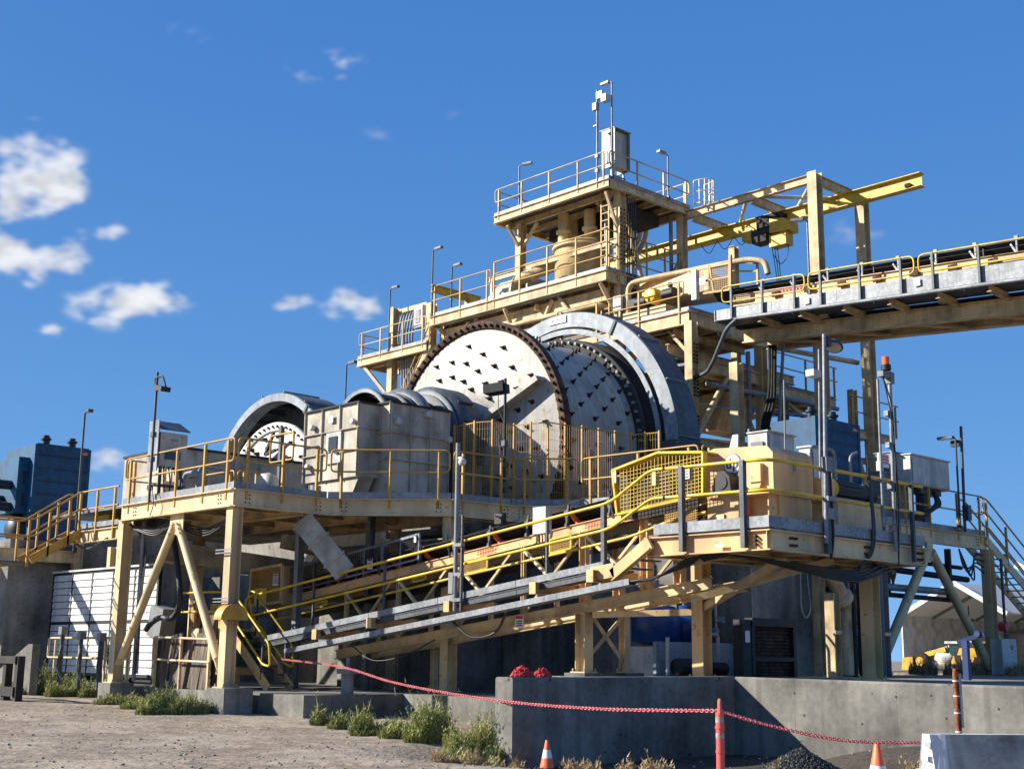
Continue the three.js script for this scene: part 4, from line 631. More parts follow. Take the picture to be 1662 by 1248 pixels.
  for (const z of [-43.1, -40.9]) part('column', ibeam(V(36.6, 6, z), V(36.6, 15.9, z), .3, .28, V(1, 0, 0)), M.old, t);
  part('upper_rail_beam', [...ibeam(V(39.5, 18.6, -43.4), V(39.5, 18.6, -38), .24, .14), bar(V(39.5, 16.2, -43.2), V(39.5, 18.6, -43.2), .12, .12), bar(V(39.5, 16.2, -40.4), V(39.5, 18.6, -40.4), .1, .1)], M.cream, t);
  part('monorail_stub', [...ibeam(V(35.9, 17.45, -43.2), V(38.8, 17.45, -43.2), .34, .2), cbox(V(38.2, 17.1, -43.2), .5, .5, .3)], M.crane, t);
  part('screen_hood', [prismX([[-41.4, 16.2], [-41.4, 17.0], [-40.6, 17.5], [-38.9, 17.5], [-38.9, 16.2]], 37.6, 39.4)], M.cabBeige, t);
  // conveyor head deck on the near side, its columns
  const dy = 13.85; deckPlate(t, 36.02, 40.6, -32.7, -28.9, dy, { beam: .5, joists: 4, toes: [0, 1] });
  handrail(t, [V(36, dy, -35.6), V(36, dy, -29.05)], { h: 1.12, mid: .58, space: 2.2, mat: M.ochre, drop: .5 });
  part('walkway_floor', box(36.05, 36.85, dy - .06, dy, -35.8, -32.75), M.grating, t); part('edge_beam', ibeam(V(36.02, dy - .3, -35.8), V(36.02, dy - .3, -32.75), .34, .15), M.old, t);
  const zf = -28.85; for (const [x, z, y1] of [[36.05, zf, 13.4], [40.2, zf, 13.4], [36.05, -26.9, 11.6]]) part('column', ibeam(V(x, .6, z), V(x, y1, z), .36, .34, V(1, 0, 0)), M.old, t);
  part('column_bolts', [11.9, 10.7, 9.3].flatMap(y => Array.from({ length: 6 }, (_, i) => [tube(V(36.15, y + i * .13, zf + .15), V(36.15, y + i * .13, zf + .22), .035, 6), tube(V(35.98, y + i * .13, zf + .15), V(35.98, y + i * .13, zf + .22), .035, 6)])), M.rust, t);
  for (const [y, m] of [[11.9, M.old], [9.0, M.old]]) part('girder', ibeam(V(36.1, y, zf), V(40.1, y, zf), .45, .22), m, t);
  for (const [a, b] of [[V(38.1, 11.7, zf), V(36.3, 9.3, zf)], [V(38.3, 11.7, zf), V(40.0, 9.3, zf)]]) { const br = part('brace', tube(a, b, .11, 10), M.old, t); part('splice', [bar(at3(a, b, -.02), at3(a, b, .13), .22, .03, V(0, 0, 1)), bar(at3(a, b, .87), at3(a, b, 1.02), .22, .03, V(0, 0, 1))], M.old, br); }
  for (const [a, b] of [[V(36.2, 8.8, zf), V(40.2, 6.2, -31)], [V(40.3, 9, zf), V(43.8, 7.6, -27)], [V(40.3, 9.0, -29), V(44, 9.0, -26.6)]]) part('tie_beam', ibeam(a, b, .24, .16), M.old, t);
  for (const z of [-30, -31.4]) part('girder', ibeam(V(36.1, 12.6, z), V(44, 12.6, z), .36, .18), M.old, t);
  part('walkway_floor', box(40.8, 45.5, 10.1, 10.2, -30.5, -26.7), M.grating, t); part('edge_beam', ibeam(V(40.8, 9.95, -26.62), V(45.5, 9.95, -26.62), .3, .15), M.old, t); handrail(t, [V(42.5, 10.2, -26.62), V(46.2, 10.2, -26.62)], { h: 1.2, mid: .6, mat: M.ochre, open: true, drop: .1 });
  for (const [a, b] of [[V(42.6, 9.7, -26.6), V(41, 7.3, -26.6)], [V(42.8, 9.7, -26.6), V(44, 6.9, -26.6)]]) part('brace', tube(a, b, .1, 10), M.old, t);
}
{
  const l = thing('lower_gantry', 'shaded tan gantry of beams and braces under the feed conveyor end', 'gantry', V(40.5, 1.17, -29)), m = M.old;
  for (const [x, z] of [[38.2, -30.6], [42.4, -29.4], [45.4, -28.2]]) part('column', ibeam(V(x, 1.17, z), V(x, 12.2, z), .3, .28, V(1, 0, 0)), m, l);
  part('deck', box(36.4, 45.6, 11.95, 12.05, -33, -29.1), M.grating, l); for (const z of [-29.1, -30.4, -31.8]) part('beam', ibeam(V(36.4, 11.75, z), V(45.6, 11.75, z), .38, .18), m, l); for (let x = 37.4; x < 45.6; x += 1.3) part('joist', ibeam(V(x, 11.65, -33), V(x, 11.65, -29.2), .22, .12), m, l);
  for (const y of [9.4, 7.6]) part('beam', ibeam(V(36.2, y, -30.5), V(45.6, y + .05, -28.2), .3, .16), m, l);
  for (const [a, b] of [[V(38.3, 9.2, -30.6), V(42.2, 7.2, -29.4)], [V(42.3, 9.2, -29.4), V(38.4, 6.4, -30.6)], [V(36.4, 11.5, -29.2), V(38.1, 9.6, -30.5)], [V(42.5, 11.4, -29.3), V(45.2, 9.4, -28.2)]]) part('brace', tube(a, b, .09, 8), m, l);
  handrail(l, [V(41, 12.05, -28.95), V(45.6, 12.05, -28.95)], { h: 1.15, mid: .6, mat: M.ochre, open: true, drop: .1 });
  for (const [a, b, r] of [[V(36.6, 11.2, -28.6), V(44, 11.2, -28.0), .09], [V(37, 10.6, -29.4), V(43, 10.8, -28.4), .07]]) part('pipe', tube(a, b, r, 10), M.guard, l);
  part('hopper', prismX([[-31.6, 11.4], [-29.6, 11.4], [-30.1, 10.0], [-31, 10.0]], 39, 41), m, l);
}
{
  const v = thing('tower_services', 'pipes, trays and conduits threaded through the middle of the tower', 'pipework', V(37.5, 11, -35)), m = M.old;
  for (const [p, r, mm] of [[[V(36.3, 15.0, -42.6), V(36.3, 15.0, -33.6), V(37.4, 14.8, -33.2)], .1, m], [[V(36.25, 14.6, -41), V(36.25, 14.6, -34.4), V(36.25, 11, -34.2)], .08, M.guardRim], [[V(38.4, 16.1, -39.6), V(38.4, 13.2, -39.6), V(38.4, 12.6, -37)], .22, M.tank], [[V(37.2, 19.3, -34), V(37.2, 16.3, -34)], .07, M.galv], [[V(40.4, 19.3, -33.3), V(40.4, 12, -33.3)], .08, M.galv], [[V(36.3, 13.3, -32.4), V(36.3, 11.2, -32.4), V(36.3, 11, -29.4)], .09, m], [[V(37.5, 13.2, -28.7), V(40, 13.2, -28.7), V(44, 12.9, -27)], .1, m], [[V(39.2, 8.2, -28.7), V(39.2, 12.8, -28.7)], .09, M.galv], [[V(41.6, 9.2, -27), V(41.6, 12.6, -27)], .16, M.galv]]) part('pipe', pipe(p, r, .35, 10), mm, v);
  for (const [a, b] of [[V(36.6, 15.1, -42.8), V(36.6, 13, -41)], [V(36.6, 15.1, -39), V(36.6, 13, -40.8)], [V(36.9, 15.6, -38.4), V(36.9, 14.1, -36)], [V(36.9, 14.1, -35.6), V(36.9, 15.6, -33.2)], [V(40.75, 15.8, -38.4), V(40.75, 11.5, -33.2)], [V(37.1, 13.8, -33), V(40.6, 11.5, -33)], [V(37.1, 11.2, -33), V(40.6, 8.6, -33)], [V(36.4, 13.4, -30.2), V(36.4, 12.1, -29)], [V(40.9, 18.9, -26.6), V(44, 17.4, -26.6)]].slice(0, 8)) part('brace', bar(a, b, .12, .12), m, v);
  for (const [a, b] of [[V(36.2, 15.55, -43), V(40.8, 15.55, -43)], [V(36.2, 15.5, -41.2), V(40.8, 15.5, -41.2)], [V(36.2, 15.5, -37), V(40.8, 15.5, -37)], [V(36.2, 13.2, -31.2), V(40.5, 13.2, -31.2)], [V(36.2, 13.2, -29.8), V(40.5, 13.2, -29.8)], [V(36.9, 17.6, -38.6), V(36.9, 17.6, -33)], [V(36.9, 10, -38.6), V(36.9, 10, -33)]]) part('beam', ibeam(a, b, .24, .14), m, v);
  part('cable_tray', [bar(V(36.15, 15.75, -43), V(36.15, 15.75, -33.6), .3, .04), bar(V(36.15, 15.82, -43), V(36.15, 15.82, -33.6), .02, .1)], M.galv, v);
  for (let i = 0; i < 5; i++) part('conduit', tube(V(37.2 + i * .12, 13.9, -32.85), V(37.2 + i * .12, 19.4, -32.85), .025, 6), M.hose, v);
  part('chute', prismX([[-35.4, 15.9], [-33.8, 15.9], [-34.2, 14.3], [-35, 14.3]], 37.4, 38.6), M.chute, v); part('ladder', [bar(V(36.5, 14, -33.6), V(36.5, 19.6, -33.6), .05, .05), bar(V(36.5, 14, -33.2), V(36.5, 19.6, -33.2), .05, .05), ...Array.from({ length: 18 }, (_, i) => bar(V(36.5, 14.2 + i * .3, -33.6), V(36.5, 14.2 + i * .3, -33.2), .03, .03))], M.ochre, v);
}
// cyclone tank on the tower
{
  const c = thing('cyclone_tank', 'cream round distributor tank with vertical pipes under the tower roof', 'tank', V(37.95, 16.2, -36.0)), x = 37.95, z = -36.0;
  const L = (p, n = 32) => new THREE.LatheGeometry(p.map(([r, y]) => new THREE.Vector2(r, y)), n).translate(x, 0, z);
  part('drum', L([[.01, 16.3], [1.15, 16.3], [1.15, 18.15], [1.2, 18.16], [1.2, 18.24], [.01, 18.3]]), M.tank, c); part('lid_rim', L([[1.16, 18.0], [1.26, 18.0], [1.26, 18.1], [1.16, 18.1]]), M.cream, c);
  for (const [dx, dz] of [[-.6, -.5], [-.2, .6], [.6, .2], [.2, -.7]]) { const p = part('riser', tube(V(x + dx, 18.2, z + dz), V(x + dx, 19.6, z + dz), .24, 16), M.tank, c); part('pipe_flange', tube(V(x + dx, 18.75, z + dz), V(x + dx, 18.85, z + dz), .32, 16), M.cream, p); }
  part('feed_pipe', pipe([V(36.7, 15.6, -38.9), V(36.8, 17.0, -38.8), V(36.9, 17.2, -38.2), V(37.5, 17.6, -36.8)], .26, .6, 14), M.tank, c); part('pipe_flange', tube(V(37.0, 17.2, -38.1), V(37.1, 17.27, -37.95), .36, 16), M.cream, c);
  part('lagging', box(38.2, 40, 19.0, 19.5, -38.2, -33.6), M.dark, c); part('side_launder', [box(37.4, 37.9, 16.3, 17.8, -36.9, -36.3)], M.tank, c);
  for (let k = 0; k < 5; k++) part('overflow_pipe', pipe([V(39 + k * .35, 19.4, -34.6), V(39 + k * .35, 18.8, -34.7), V(39.2 + k * .3, 18.2, -35.2)], .1, .3), M.old, c);
}
// upper feed conveyor running in from the right
{
  const c = thing('feed_conveyor', 'long overhead feed conveyor with galvanised fascia entering the tower', 'conveyor', V(36.5, 10, -18));
  const X = 35.4, ln = (a, b, x) => { const p = onX(a[0], a[1], x), q = onX(b[0], b[1], x), k = (q.y - p.y) / (q.z - p.z); return z => p.y + (z - p.z) * k; };
  const yTop = ln([1246, 490], [1662, 420], X), yBot = ln([1246, 511], [1662, 455], X), yRail = ln([1246, 455], [1662, 387], X), yGt = ln([1246, 533], [1662, 483], 36.7), yGb = ln([1246, 553], [1662, 508], 36.7), ySt = ln([1246, 474], [1662, 411], 36.5), yBelt = ln([1246, 462], [1662, 392], 36.8);
  const z0 = -27.3, z1 = -6, P = (x, f, z, d = 0) => V(x, f(z) + d, z), N = 9;
  const fz = [-27.2, -24.9, -22.4, -20.0, -17.6, -15.2, -12.8, -10.4, -8, -6];
  for (let i = 0; i < fz.length - 1; i++) { const a = fz[i], b = fz[i + 1] - .01; part('fascia_panel', sheet([P(X, yBot, a), P(X, yTop, a), P(X, yTop, b), P(X, yBot, b)], .03), M.galv, c); part('fascia_flange', bar(P(X - .02, yBot, a, .02), P(X - .02, yBot, b, .02), .14, .02), M.galv, c); }
  part('fascia_end', sheet([P(X, yBot, z0), P(X + 1, yBot, z0), P(X + 1, yTop, z0), P(X, yTop, z0)], .03), M.galv, c);
  part('walkway_floor', sheet([P(X + .05, yBot, z0, .04), P(X + .05, yBot, z1, .04), P(36.66, yBot, z1, .04), P(36.66, yBot, z0, .04)], .04), M.grating, c); part('deck_plate', sheet([P(36.5, yGt, z0, .1), P(36.5, yGt, z1, .1), P(39.2, yGt, z1, .1), P(39.2, yGt, z0, .1)], .04), M.dark, c);
  part('far_walkway', sheet([P(38, yBot, z0, .25), P(38, yBot, z1, .25), P(39.2, yBot, z1, .25), P(39.2, yBot, z0, .25)], .04), M.grating, c);
  for (const x of [36.7, 38.1]) { part('girder_web', sheet([P(x, yGb, z0 + .3), P(x, yGb, z1), P(x, yGt, z1), P(x, yGt, z0 + .3)], .03), M.old, c); part('girder_flange', [bar(P(x, yGb, z0 + .3), P(x, yGb, z1), .3, .04), bar(P(x, yGt, z0 + .3), P(x, yGt, z1), .3, .04)], M.old, c); part('stringer', ibeam(P(x === 36.7 ? 36.45 : 38.3, ySt, z0, -.16), P(x === 36.7 ? 36.45 : 38.3, ySt, z1, -.16), .42, .1), M.peach, c); }
  for (let z = -26; z < z1; z += 2.6) { part('bottom_tie', bar(P(36.7, yGb, z, .05), P(38.1, yGb, z + 1.4, .05), .14, .08), M.old, c); }
  part('belly_plate', sheet([P(36.7, yGb, z0 + .3, .28), P(36.7, yGb, z1, .28), P(38.1, yGb, z1, .28), P(38.1, yGb, z0 + .3, .28)], .02), M.rust, c);
  for (let z = -25.4; z < z1; z += 1.62) part('bracket', ibeam(P(X - .02, yBot, z, -.1), P(36.65, yBot, z, -.14), .2, .14), M.old, c);
  for (const [z, w] of [[-23.6, 1], [-19.3, 1], [-14.8, 1]]) part('bracket_block', cbox(P(36.5, yGt, z, .2), .2, .26, .3), M.cream, c);
  // belt and idlers
  part('belt', [sheet([P(36.6, yBelt, z0 - 1, 0), P(36.6, yBelt, z1, 0), P(36.95, yBelt, z1, -.28), P(36.95, yBelt, z0 - 1, -.28)], .02), sheet([P(36.95, yBelt, z0 - 1, -.28), P(36.95, yBelt, z1, -.28), P(37.8, yBelt, z1, -.28), P(37.8, yBelt, z0 - 1, -.28)], .02), sheet([P(37.8, yBelt, z0 - 1, -.28), P(37.8, yBelt, z1, -.28), P(38.15, yBelt, z1, 0), P(38.15, yBelt, z0 - 1, 0)], .02)], M.rubber, c);
  part('ore_burden', sheet([P(36.7, yBelt, z0 - 1, -.06), P(36.7, yBelt, z1, -.06), P(38.05, yBelt, z1, -.04), P(38.05, yBelt, z0 - 1, -.04)], .05), M.rubber, c);
  for (let z = -26; z < z1; z += 1.3) part('idler_frame', [bar(P(36.5, ySt, z), P(36.5, yBelt, z, .08), .05, .07), bar(P(36.48, ySt, z, .02), P(36.52, yBelt, z - .2, -.1), .04, .06), cbox(P(36.5, yBelt, z, .08), .1, .08, .12), bar(P(36.5, ySt, z, .05), P(38.3, ySt, z, .05), .06, .06)], M.galv, c);
  for (let z = -26; z < z1; z += 1.3) { const s = part('splice_block', cbox(P(36.36, ySt, z + .6, -.15), .06, .18, .3), M.rust, c); }
  // railing: loop sections on grey posts standing against the fascia
  const secs = [[-26.9, -23.55], [-23.4, -19.62], [-19.47, -15.6], [-15.45, -11.4], [-11.2, -7]];
  for (const [a, b] of secs) { const r = part('handrail', loop([P(X - .06, yRail, a), P(X - .06, yRail, b), P(X - .06, yRail, b, -.56), P(X - .06, yRail, a, -.56)], .032, .2), M.yellow, c); for (const t of [.12, .5, .88]) { const z = a + (b - a) * t; part('post', bar(P(X - .07, yBot, z, .02), P(X - .07, yRail, z), .07, .08), M.steel, r); } }
  for (const z of [-23.5, -19.55, -15.5]) part('panel_joint', cbox(P(X - .045, yTop, z, -.2), .03, .2, .2), M.signWhite, c);
  part('water_pipe', pipe([P(X - .14, yBot, -26.2, -.02), P(X - .14, yBot, z1, .02)], .065, .2, 10), M.galv, c); part('water_pipe', pipe([P(X - .14, yBot, -26.2, -.02), P(X - .1, yBot, -26.7, -.3), P(X + .3, yBot, -27.6, -1.3), P(36.1, yBot, -28.2, -1.6), P(36.2, yBot, -29.6, -1.9)], .07, .25, 10), M.guardRim, c);
  part('pipe_bracket', [-24, -21, -18, -15].map(z => bar(P(X - .14, yBot, z, -.1), P(X + .1, yBot, z, .02), .05, .05)), M.steel, c);
  const stn = []; for (const z of [-25.3, -13.2]) for (const q of [-.12, -.04]) for (let k = 0; k < 7; k++) stn.push(cbox(P(36.395, ySt, z + k * .14, q), .01, .05, .09)); part('stencil_marks', stn, M.signRed, c);
  part('pull_cord', sweep([P(36.2, yRail, z0, .06), P(36.2, yRail, z1, .06)], .01), M.black, c); for (let z = -21.5; z < z1; z += 3.7) part('cord_stand', bar(P(36.2, ySt, z), P(36.2, yRail, z, .12), .04, .06), M.black, c);
}
// conveyor discharge head with drive on the tower deck
{
  const h = thing('discharge_housing', 'peach steel head housing with yellow coupling guard above the arched gear guard', 'chute', V(37.5, 13.9, -30.5)), X = 36.9;
  const q = (px, py) => { const p = onX(px, py, X); return [p.z, p.y]; };
  part('side_plate', prismX([q(1034, 492), q(1034, 463), q(1040, 458), q(1118, 438), q(1150, 430), q(1150, 470), q(1118, 478)], X, X + .06), M.peach, h); part('casing', prismX([q(1045, 490), q(1045, 465), q(1145, 440), q(1145, 475)], X + .08, X + 1.5), M.peach, h);
  const m = onX(1062, 481, 36.55); part('coupling_guard', lathe([[0, -.28], [.26, -.28], [.3, -.2], [.3, .2]], m.x, m.y, m.z, 24), M.yellow, h); part('motor', [tube(m.clone().add(V(0, -.05, .5)), m.clone().add(V(0, -.05, 1)), .22, 16), tube(m.clone().add(V(.1, .25, .7)), m.clone().add(V(.1, .4, .7)), .1, 8)], M.black, h); part('gear_motor', [tube(m.clone().add(V(.1, -.1, -.9)), m.clone().add(V(.1, -.1, -.4)), .24, 16), cbox(m.clone().add(V(.1, -.1, -1.1)), .35, .35, .4)], M.black, h); part('backing', cbox(m.clone().add(V(.2, .05, -.6)), .1, .5, .25), M.yellow, h);
  part('drive_base', box(36.25, 36.85, m.y - .75, m.y - .5, m.z - 1.3, m.z + .8), M.peach, h); part('drive_leg', [box(36.3, 36.8, 13.86, m.y - .76, m.z - 1.2, m.z - 1), box(36.3, 36.8, 13.86, m.y - .76, m.z + .5, m.z + .7)], M.cream, h);
  const sp = onX(1115, 467, 36.55); part('panel', cbox(onX(1003, 492, 36.4), .12, .55, .4), M.cabinet, h);
  part('dust_pipe', pipe([V(36.6, 13.9, -32.3), V(36.6, 15.6, -32.3), V(36.7, 15.65, -31.6), V(37.3, 15.65, -27.2), V(37.5, 15.5, -26.6), V(37.5, 15.0, -26.5)], .11, .4, 12), M.old, h);
}
// mesh gate frame and panels where the conveyor meets the tower
{
  const f = thing('conveyor_cage', 'ochre mesh cage around the tower end of the feed conveyor', 'guard', V(36, 13.9, -27.8)); const a = onX(1132, 478, 35.9), b = onX(1186, 470, 35.9), c = onX(1186, 427, 35.9), d = onX(1120, 440, 35.9);
  part('frame', [bar(a, b, .06, .06), bar(b, c.clone().add(V(0, .3, 0)), .1, .1), bar(c, d, .06, .06), bar(d, a, .06, .06), bar(at3(d, c, .5), at3(a, b, .5), .05, .05), bar(at3(d, a, .5), at3(c, b, .5), .05, .05)], M.ochre, f); part('wire_mesh', meshGrid(a, b.clone().sub(a), V(0, c.y - b.y, 0), .09, .07, .012), M.ochre, f).userData.kind = 'stuff';
  const g = onX(1230, 440, 37.6), e = onX(1186, 440, 37.6); part('cross_rail', [bar(e.clone().add(V(0, .35, 0)), g.clone().add(V(0, .3, 0)), .06, .06), bar(e, g, .05, .05), bar(g.clone().add(V(0, .3, 0)), g.clone().add(V(0, -.5, 0)), .08, .08)], M.ochre, f);
  const s = onX(1139, 456, 35.8); part('notice', cbox(s, .02, .26, .34), M.signWhite, f); part('switch_box', cbox(onX(1129, 463, 35.8), .2, 1.1, .22), M.cabinet, f);
}
// ---------- crane runway with hoist ----------
{
  const k = thing('crane_frame', 'tan steel crane runway frame with a long yellow monorail beam', 'crane', V(42.4, 1.17, -26.5)), a = V(40.75, 0, -26.55), b = V(44, 0, -26.55), T = 19.6;
  for (const p of [a, b]) part('column', ibeam(V(p.x, 1.17, p.z), V(p.x, T + (p === a ? .1 : -.1), p.z), .42, .4, V(1, 0, 0)), M.old, k);
  const bc = onX(1191, 400, 44); part('column', ibeam(V(44, 8, bc.z), V(44, 18.9, bc.z), .32, .3, V(1, 0, 0)), M.old, k);
  part('top_beam', ibeam(V(40.75, T - .12, -32.8), V(40.75, T - .12, -26.78), .34, .2), M.old, k); part('top_beam', ibeam(V(44, T - .12, -32.8), V(44, T - .12, -26.78), .34, .2), M.old, k);
  for (const z of [-26.55, -29.6, -32.6]) part('cross_beam', ibeam(V(40.98, T - .15, z), V(43.78, T - .15, z), .36, .2), M.old, k);
  for (const [p, q] of [[V(40.9, T - .1, -29.4), V(43.8, T - .1, -26.8)], [V(40.9, T - .1, -29.8), V(43.8, T - .1, -32.4)], [V(43.8, T - .1, -29.6), V(41, T - .1, -26.8)]]) part('plan_brace', tube(p, q, .08, 10), M.cabinet, k);
  const X = 42.4, p0 = onX(1040, 415, X), p1 = onX(1497.5, 292, X), yb = (onX(1122.5, 404, X).y + onX(1497.5, 302.5, X).y) / 2, yt = (onX(1122, 384, X).y + onX(1496, 281, X).y) / 2;
  part('monorail_beam', ibeam(V(X, (yb + yt) / 2, p0.z - 2), V(X, (yb + yt) / 2, p1.z), yt - yb, .36), M.crane, k).userData.label = 'long yellow I-beam carrying the hoist';
  part('end_stop', cbox(V(X - .1, yb + .12, p1.z - .5), .25, .14, .2), M.rust, k);
  part('hanger', [-26.55, -29.6, -32.6].map(z => box(X - .12, X + .12, yt + .002, T - .33, z - .1, z + .1)), M.old, k);
  const h = thing('electric_hoist', 'dusty yellow electric hoist hanging from the monorail beam', 'hoist', onX(1258, 400, X)); const c = onX(1256, 380, X);
  part('trolley', [cbox(c.clone().add(V(0, .55, -.2)), .5, .5, .9), ...[-.5, -.1, .3, .6].map(z => tube(c.clone().add(V(-.3, .62, z)), c.clone().add(V(.3, .62, z)), .1, 10))], M.dark, h); part('drum', tube(c.clone().add(V(0, .08, -.9)), c.clone().add(V(0, .08, .1)), .3, 16), M.black, h); part('end_box', [cbox(c.clone().add(V(0, .15, -1.15)), .5, .42, .45), prismX([[c.z + .05, c.y - .05], [c.z + .05, c.y + .55], [c.z + .75, c.y + .45], [c.z + .95, c.y + .3], [c.z + .95, c.y - .1]], c.x - .35, c.x + .35)], M.crane, h); part('lower_block', cbox(c.clone().add(V(0, -.35, .35)), .5, .5, .8), M.crane, h); part('control_box', cbox(c.clone().add(V(-.1, -.15, -.45)), .6, .35, .7), M.dark, h);
  for (let j = 0; j < 3; j++) part('pendant_cable', spline([c.clone().add(V(0, -.5, -.1 + j * .12)), c.clone().add(V(.05, -1.5, .02 + j * .1)), c.clone().add(V(0, -2.9, .15 + j * .05))], .018), M.hose, h); part('pendant_cable', spline([c.clone().add(V(0, -.4, .7)), c.clone().add(V(0, -1.1, .6)), c.clone().add(V(0, -1.3, .3)), c.clone().add(V(0, -.9, .0))], .018), M.hose, h);
  const fst = part('festoon_cable', [0, 1, 2, 3].map(i => { const z = c.z - 3.6 + i * .85; return spline([V(X - .1, yb, z), V(X - .1, yb - .45, z + .42), V(X - .1, yb, z + .85)], .015, 10); }), M.hose, h);
}
// ---------- left upper service platform ----------
{
  const p = thing('service_platform', 'small railed tan platform with a hose bundle, high to the rear of the white mill', 'platform', V(37, 6, -46)), Y = 15.1, X = 36, z0 = -48.6, z1 = -43.6;
  deckPlate(p, X, X + 2.4, z0, z1, Y, { toes: [0, 3], beam: .36, joists: 3 });
  handrail(p, [V(X, Y, z0), V(X, Y, z1)], { h: 1.2, mid: .62, space: 1.7, mat: M.old, drop: .2 }); handrail(p, [V(X + 2.4, Y, z0), V(X, Y, z0)], { h: 1.2, mid: .62, mat: M.old, drop: .1, open: true });
  for (const z of [-46.6, -43.9]) part('column', ibeam(V(X + .5, 6, z), V(X + .5, z > -45 ? 17 : Y + 2.2, z), .36, .34, V(1, 0, 0)), M.old, p);
  part('knee_brace', bar(V(X + .4, 13.2, -46.8), V(X + .1, 14.7, -48.2), .14, .14), M.old, p);
  for (let k = 0; k < 6; k++) part('hose', spline([V(X + .9, Y + 1.9, -46.2 + k * .16), V(X + .5, Y + 1.7, -46 + k * .2), V(X + .4, Y + .6, -46.1 + k * .2), V(X + .5, Y - .2, -46.0 + k * .18), V(X + .6, 11, -45.9 + k * .14)], .05, 24), M.grey, p);
  part('hose_rack', [box(X + .6, X + 1.2, Y + 1.9, Y + 2.1, -46.7, -44.4)], M.old, p); part('fan_unit', [box(X + .3, X + 1.0, Y + .9, Y + 1.9, -44.9, -44.3)], M.cabinet, p); part('unit_grille', box(X + .27, X + .3, Y + 1.1, Y + 1.7, -44.75, -44.45), M.grey, p);
  for (const x of [X + .1, X + 1.0]) part('stair_stringer', bar(V(x, Y - .1, -43.5), V(x, 10.2, -46.8), .06, .28), M.old, p); for (let i = 1; i < 14; i++) part('tread', box(X + .13, X + .97, Y - .15 - i * .35, Y - .12 - i * .35, -43.5 - i * .236 - .12, -43.5 - i * .236 + .12), M.grating, p);
  part('stair_rail', [pipe([V(X + .1, Y + 1, -43.4), V(X + .1, 11.2, -46.8)], .03), pipe([V(X + .1, Y + .45, -43.4), V(X + .1, 10.7, -46.8)], .03), bar(V(X + .1, Y - .1, -43.6), V(X + .1, Y + 1, -43.5), .06, .06), bar(V(X + .1, 12.6, -45.2), V(X + .1, 13.7, -45.2), .06, .06)], M.ochre, p);
}
// ---------- drive motors (teal housings) ----------
function driveMotor(label, x0, x1, z0, z1, y0, y1) {
  const m = thing('motor_housing', label, 'motor', V((x0 + x1) / 2, y0, (z0 + z1) / 2), 'teal mill motor housings');
  const W = x1 - x0; part('cooler_body', box(x0, x1, y0 + .9, y1, z0, z1), M.teal, m); part('base_body', box(x0 + .15, x1 - .1, y0, y0 + .89, z0 + .25, z1 - .18), M.teal, m);
  for (let i = 0; i < 5; i++) { const y = y0 + 1.1 + (y1 - y0 - 1.2) * i / 4.6; part('panel_seam', [box(x0 + .03, x1 - .03, y, y + .03, z1, z1 + .018)], M.navy, m); part('panel_plate', box(x0 + .06, x1 - .06, y + .06, y + (y1 - y0 - 1.2) / 4.6 - .03, z1, z1 + .012), M.teal, m); }
  part('corner_post', box(x0 - .02, x0 + .1, y0 + .9, y1 + .02, z1 - .1, z1 + .03), M.teal, m); part('corner_post', box(x1 - .1, x1 + .02, y0 + .9, y1 + .02, z1 - .1, z1 + .03), M.teal, m);
  if (z1 - z0 > 2) part('side_duct', box(x0 - .4, x0 - .01, y0 + .9, y1 - .45, z0 + .3, z1 - .4), M.teal, m); if (z1 - z0 > 2) part('vent_slot', [box(x0 - .2, x0 - .1, y0 + 1.1, y0 + 1.6, z1 - .4, z1 - .385), box(x0 - .2, x0 - .1, y0 + 1.9, y0 + 2.4, z1 - .4, z1 - .385)], M.black, m);
  for (const t of [.3, .78]) { const x = x0 + W * t; const f = part('roof_fan', [tube(V(x, y1, z1 - .6), V(x, y1 + .28, z1 - .6), .14, 16), tube(V(x, y1 + .29, z1 - .6), V(x, y1 + .36, z1 - .6), .19, 16), tube(V(x, y1 + .36, z1 - .6), V(x, y1 + .46, z1 - .6), .12, 12)], M.tealDark, m); }
  if (z1 - z0 > 2) for (const [y, z] of [[y0 + 1.9, z1 - .9], [y0 + 1.4, z1 - 1.5], [y0 + 1.1, z1 - .8]]) part('blower_motor', [tube(V(x0 - .42, y, z), V(x0 - .85, y, z), .17, 14), tube(V(x0 - .85, y, z), V(x0 - .95, y, z), .2, 14)], M.tealDark, m);
  part('shaft_end', lathe([[0, -.4], [.3, -.4], [.55, -.2], [.6, .2]], x0 + .15, y0 + .35, (z0 + z1) / 2, 24), M.tealDark, m); part('sole_plate', box(x0 - .2, x1 + .2, y0 - .12, y0 - .002, z0, z1 + .1), M.navy, m);
  part('maker_plate', box(x1 - .35, x1 - .1, y1 - .2, y1 - .1, z1 + .013, z1 + .02), M.orange, m); return m;
}
driveMotor('teal motor housing with roof fans standing left of the cream mill deck', 19.85, 21.95, -48.5, -46, 5.55, 8.9);
driveMotor('dark teal motor housing behind the peach chute and white cabinet', 33.75, 36.2, -23.9, -22.3, 5.9, 8.85);
solo('motor_plinth', 'concrete plinth carrying the left teal motor', 'plinth', [box(18.9, 23.5, .4, 5.4, -50.5, -45.2)], M.conc, V(21, .5, -48));
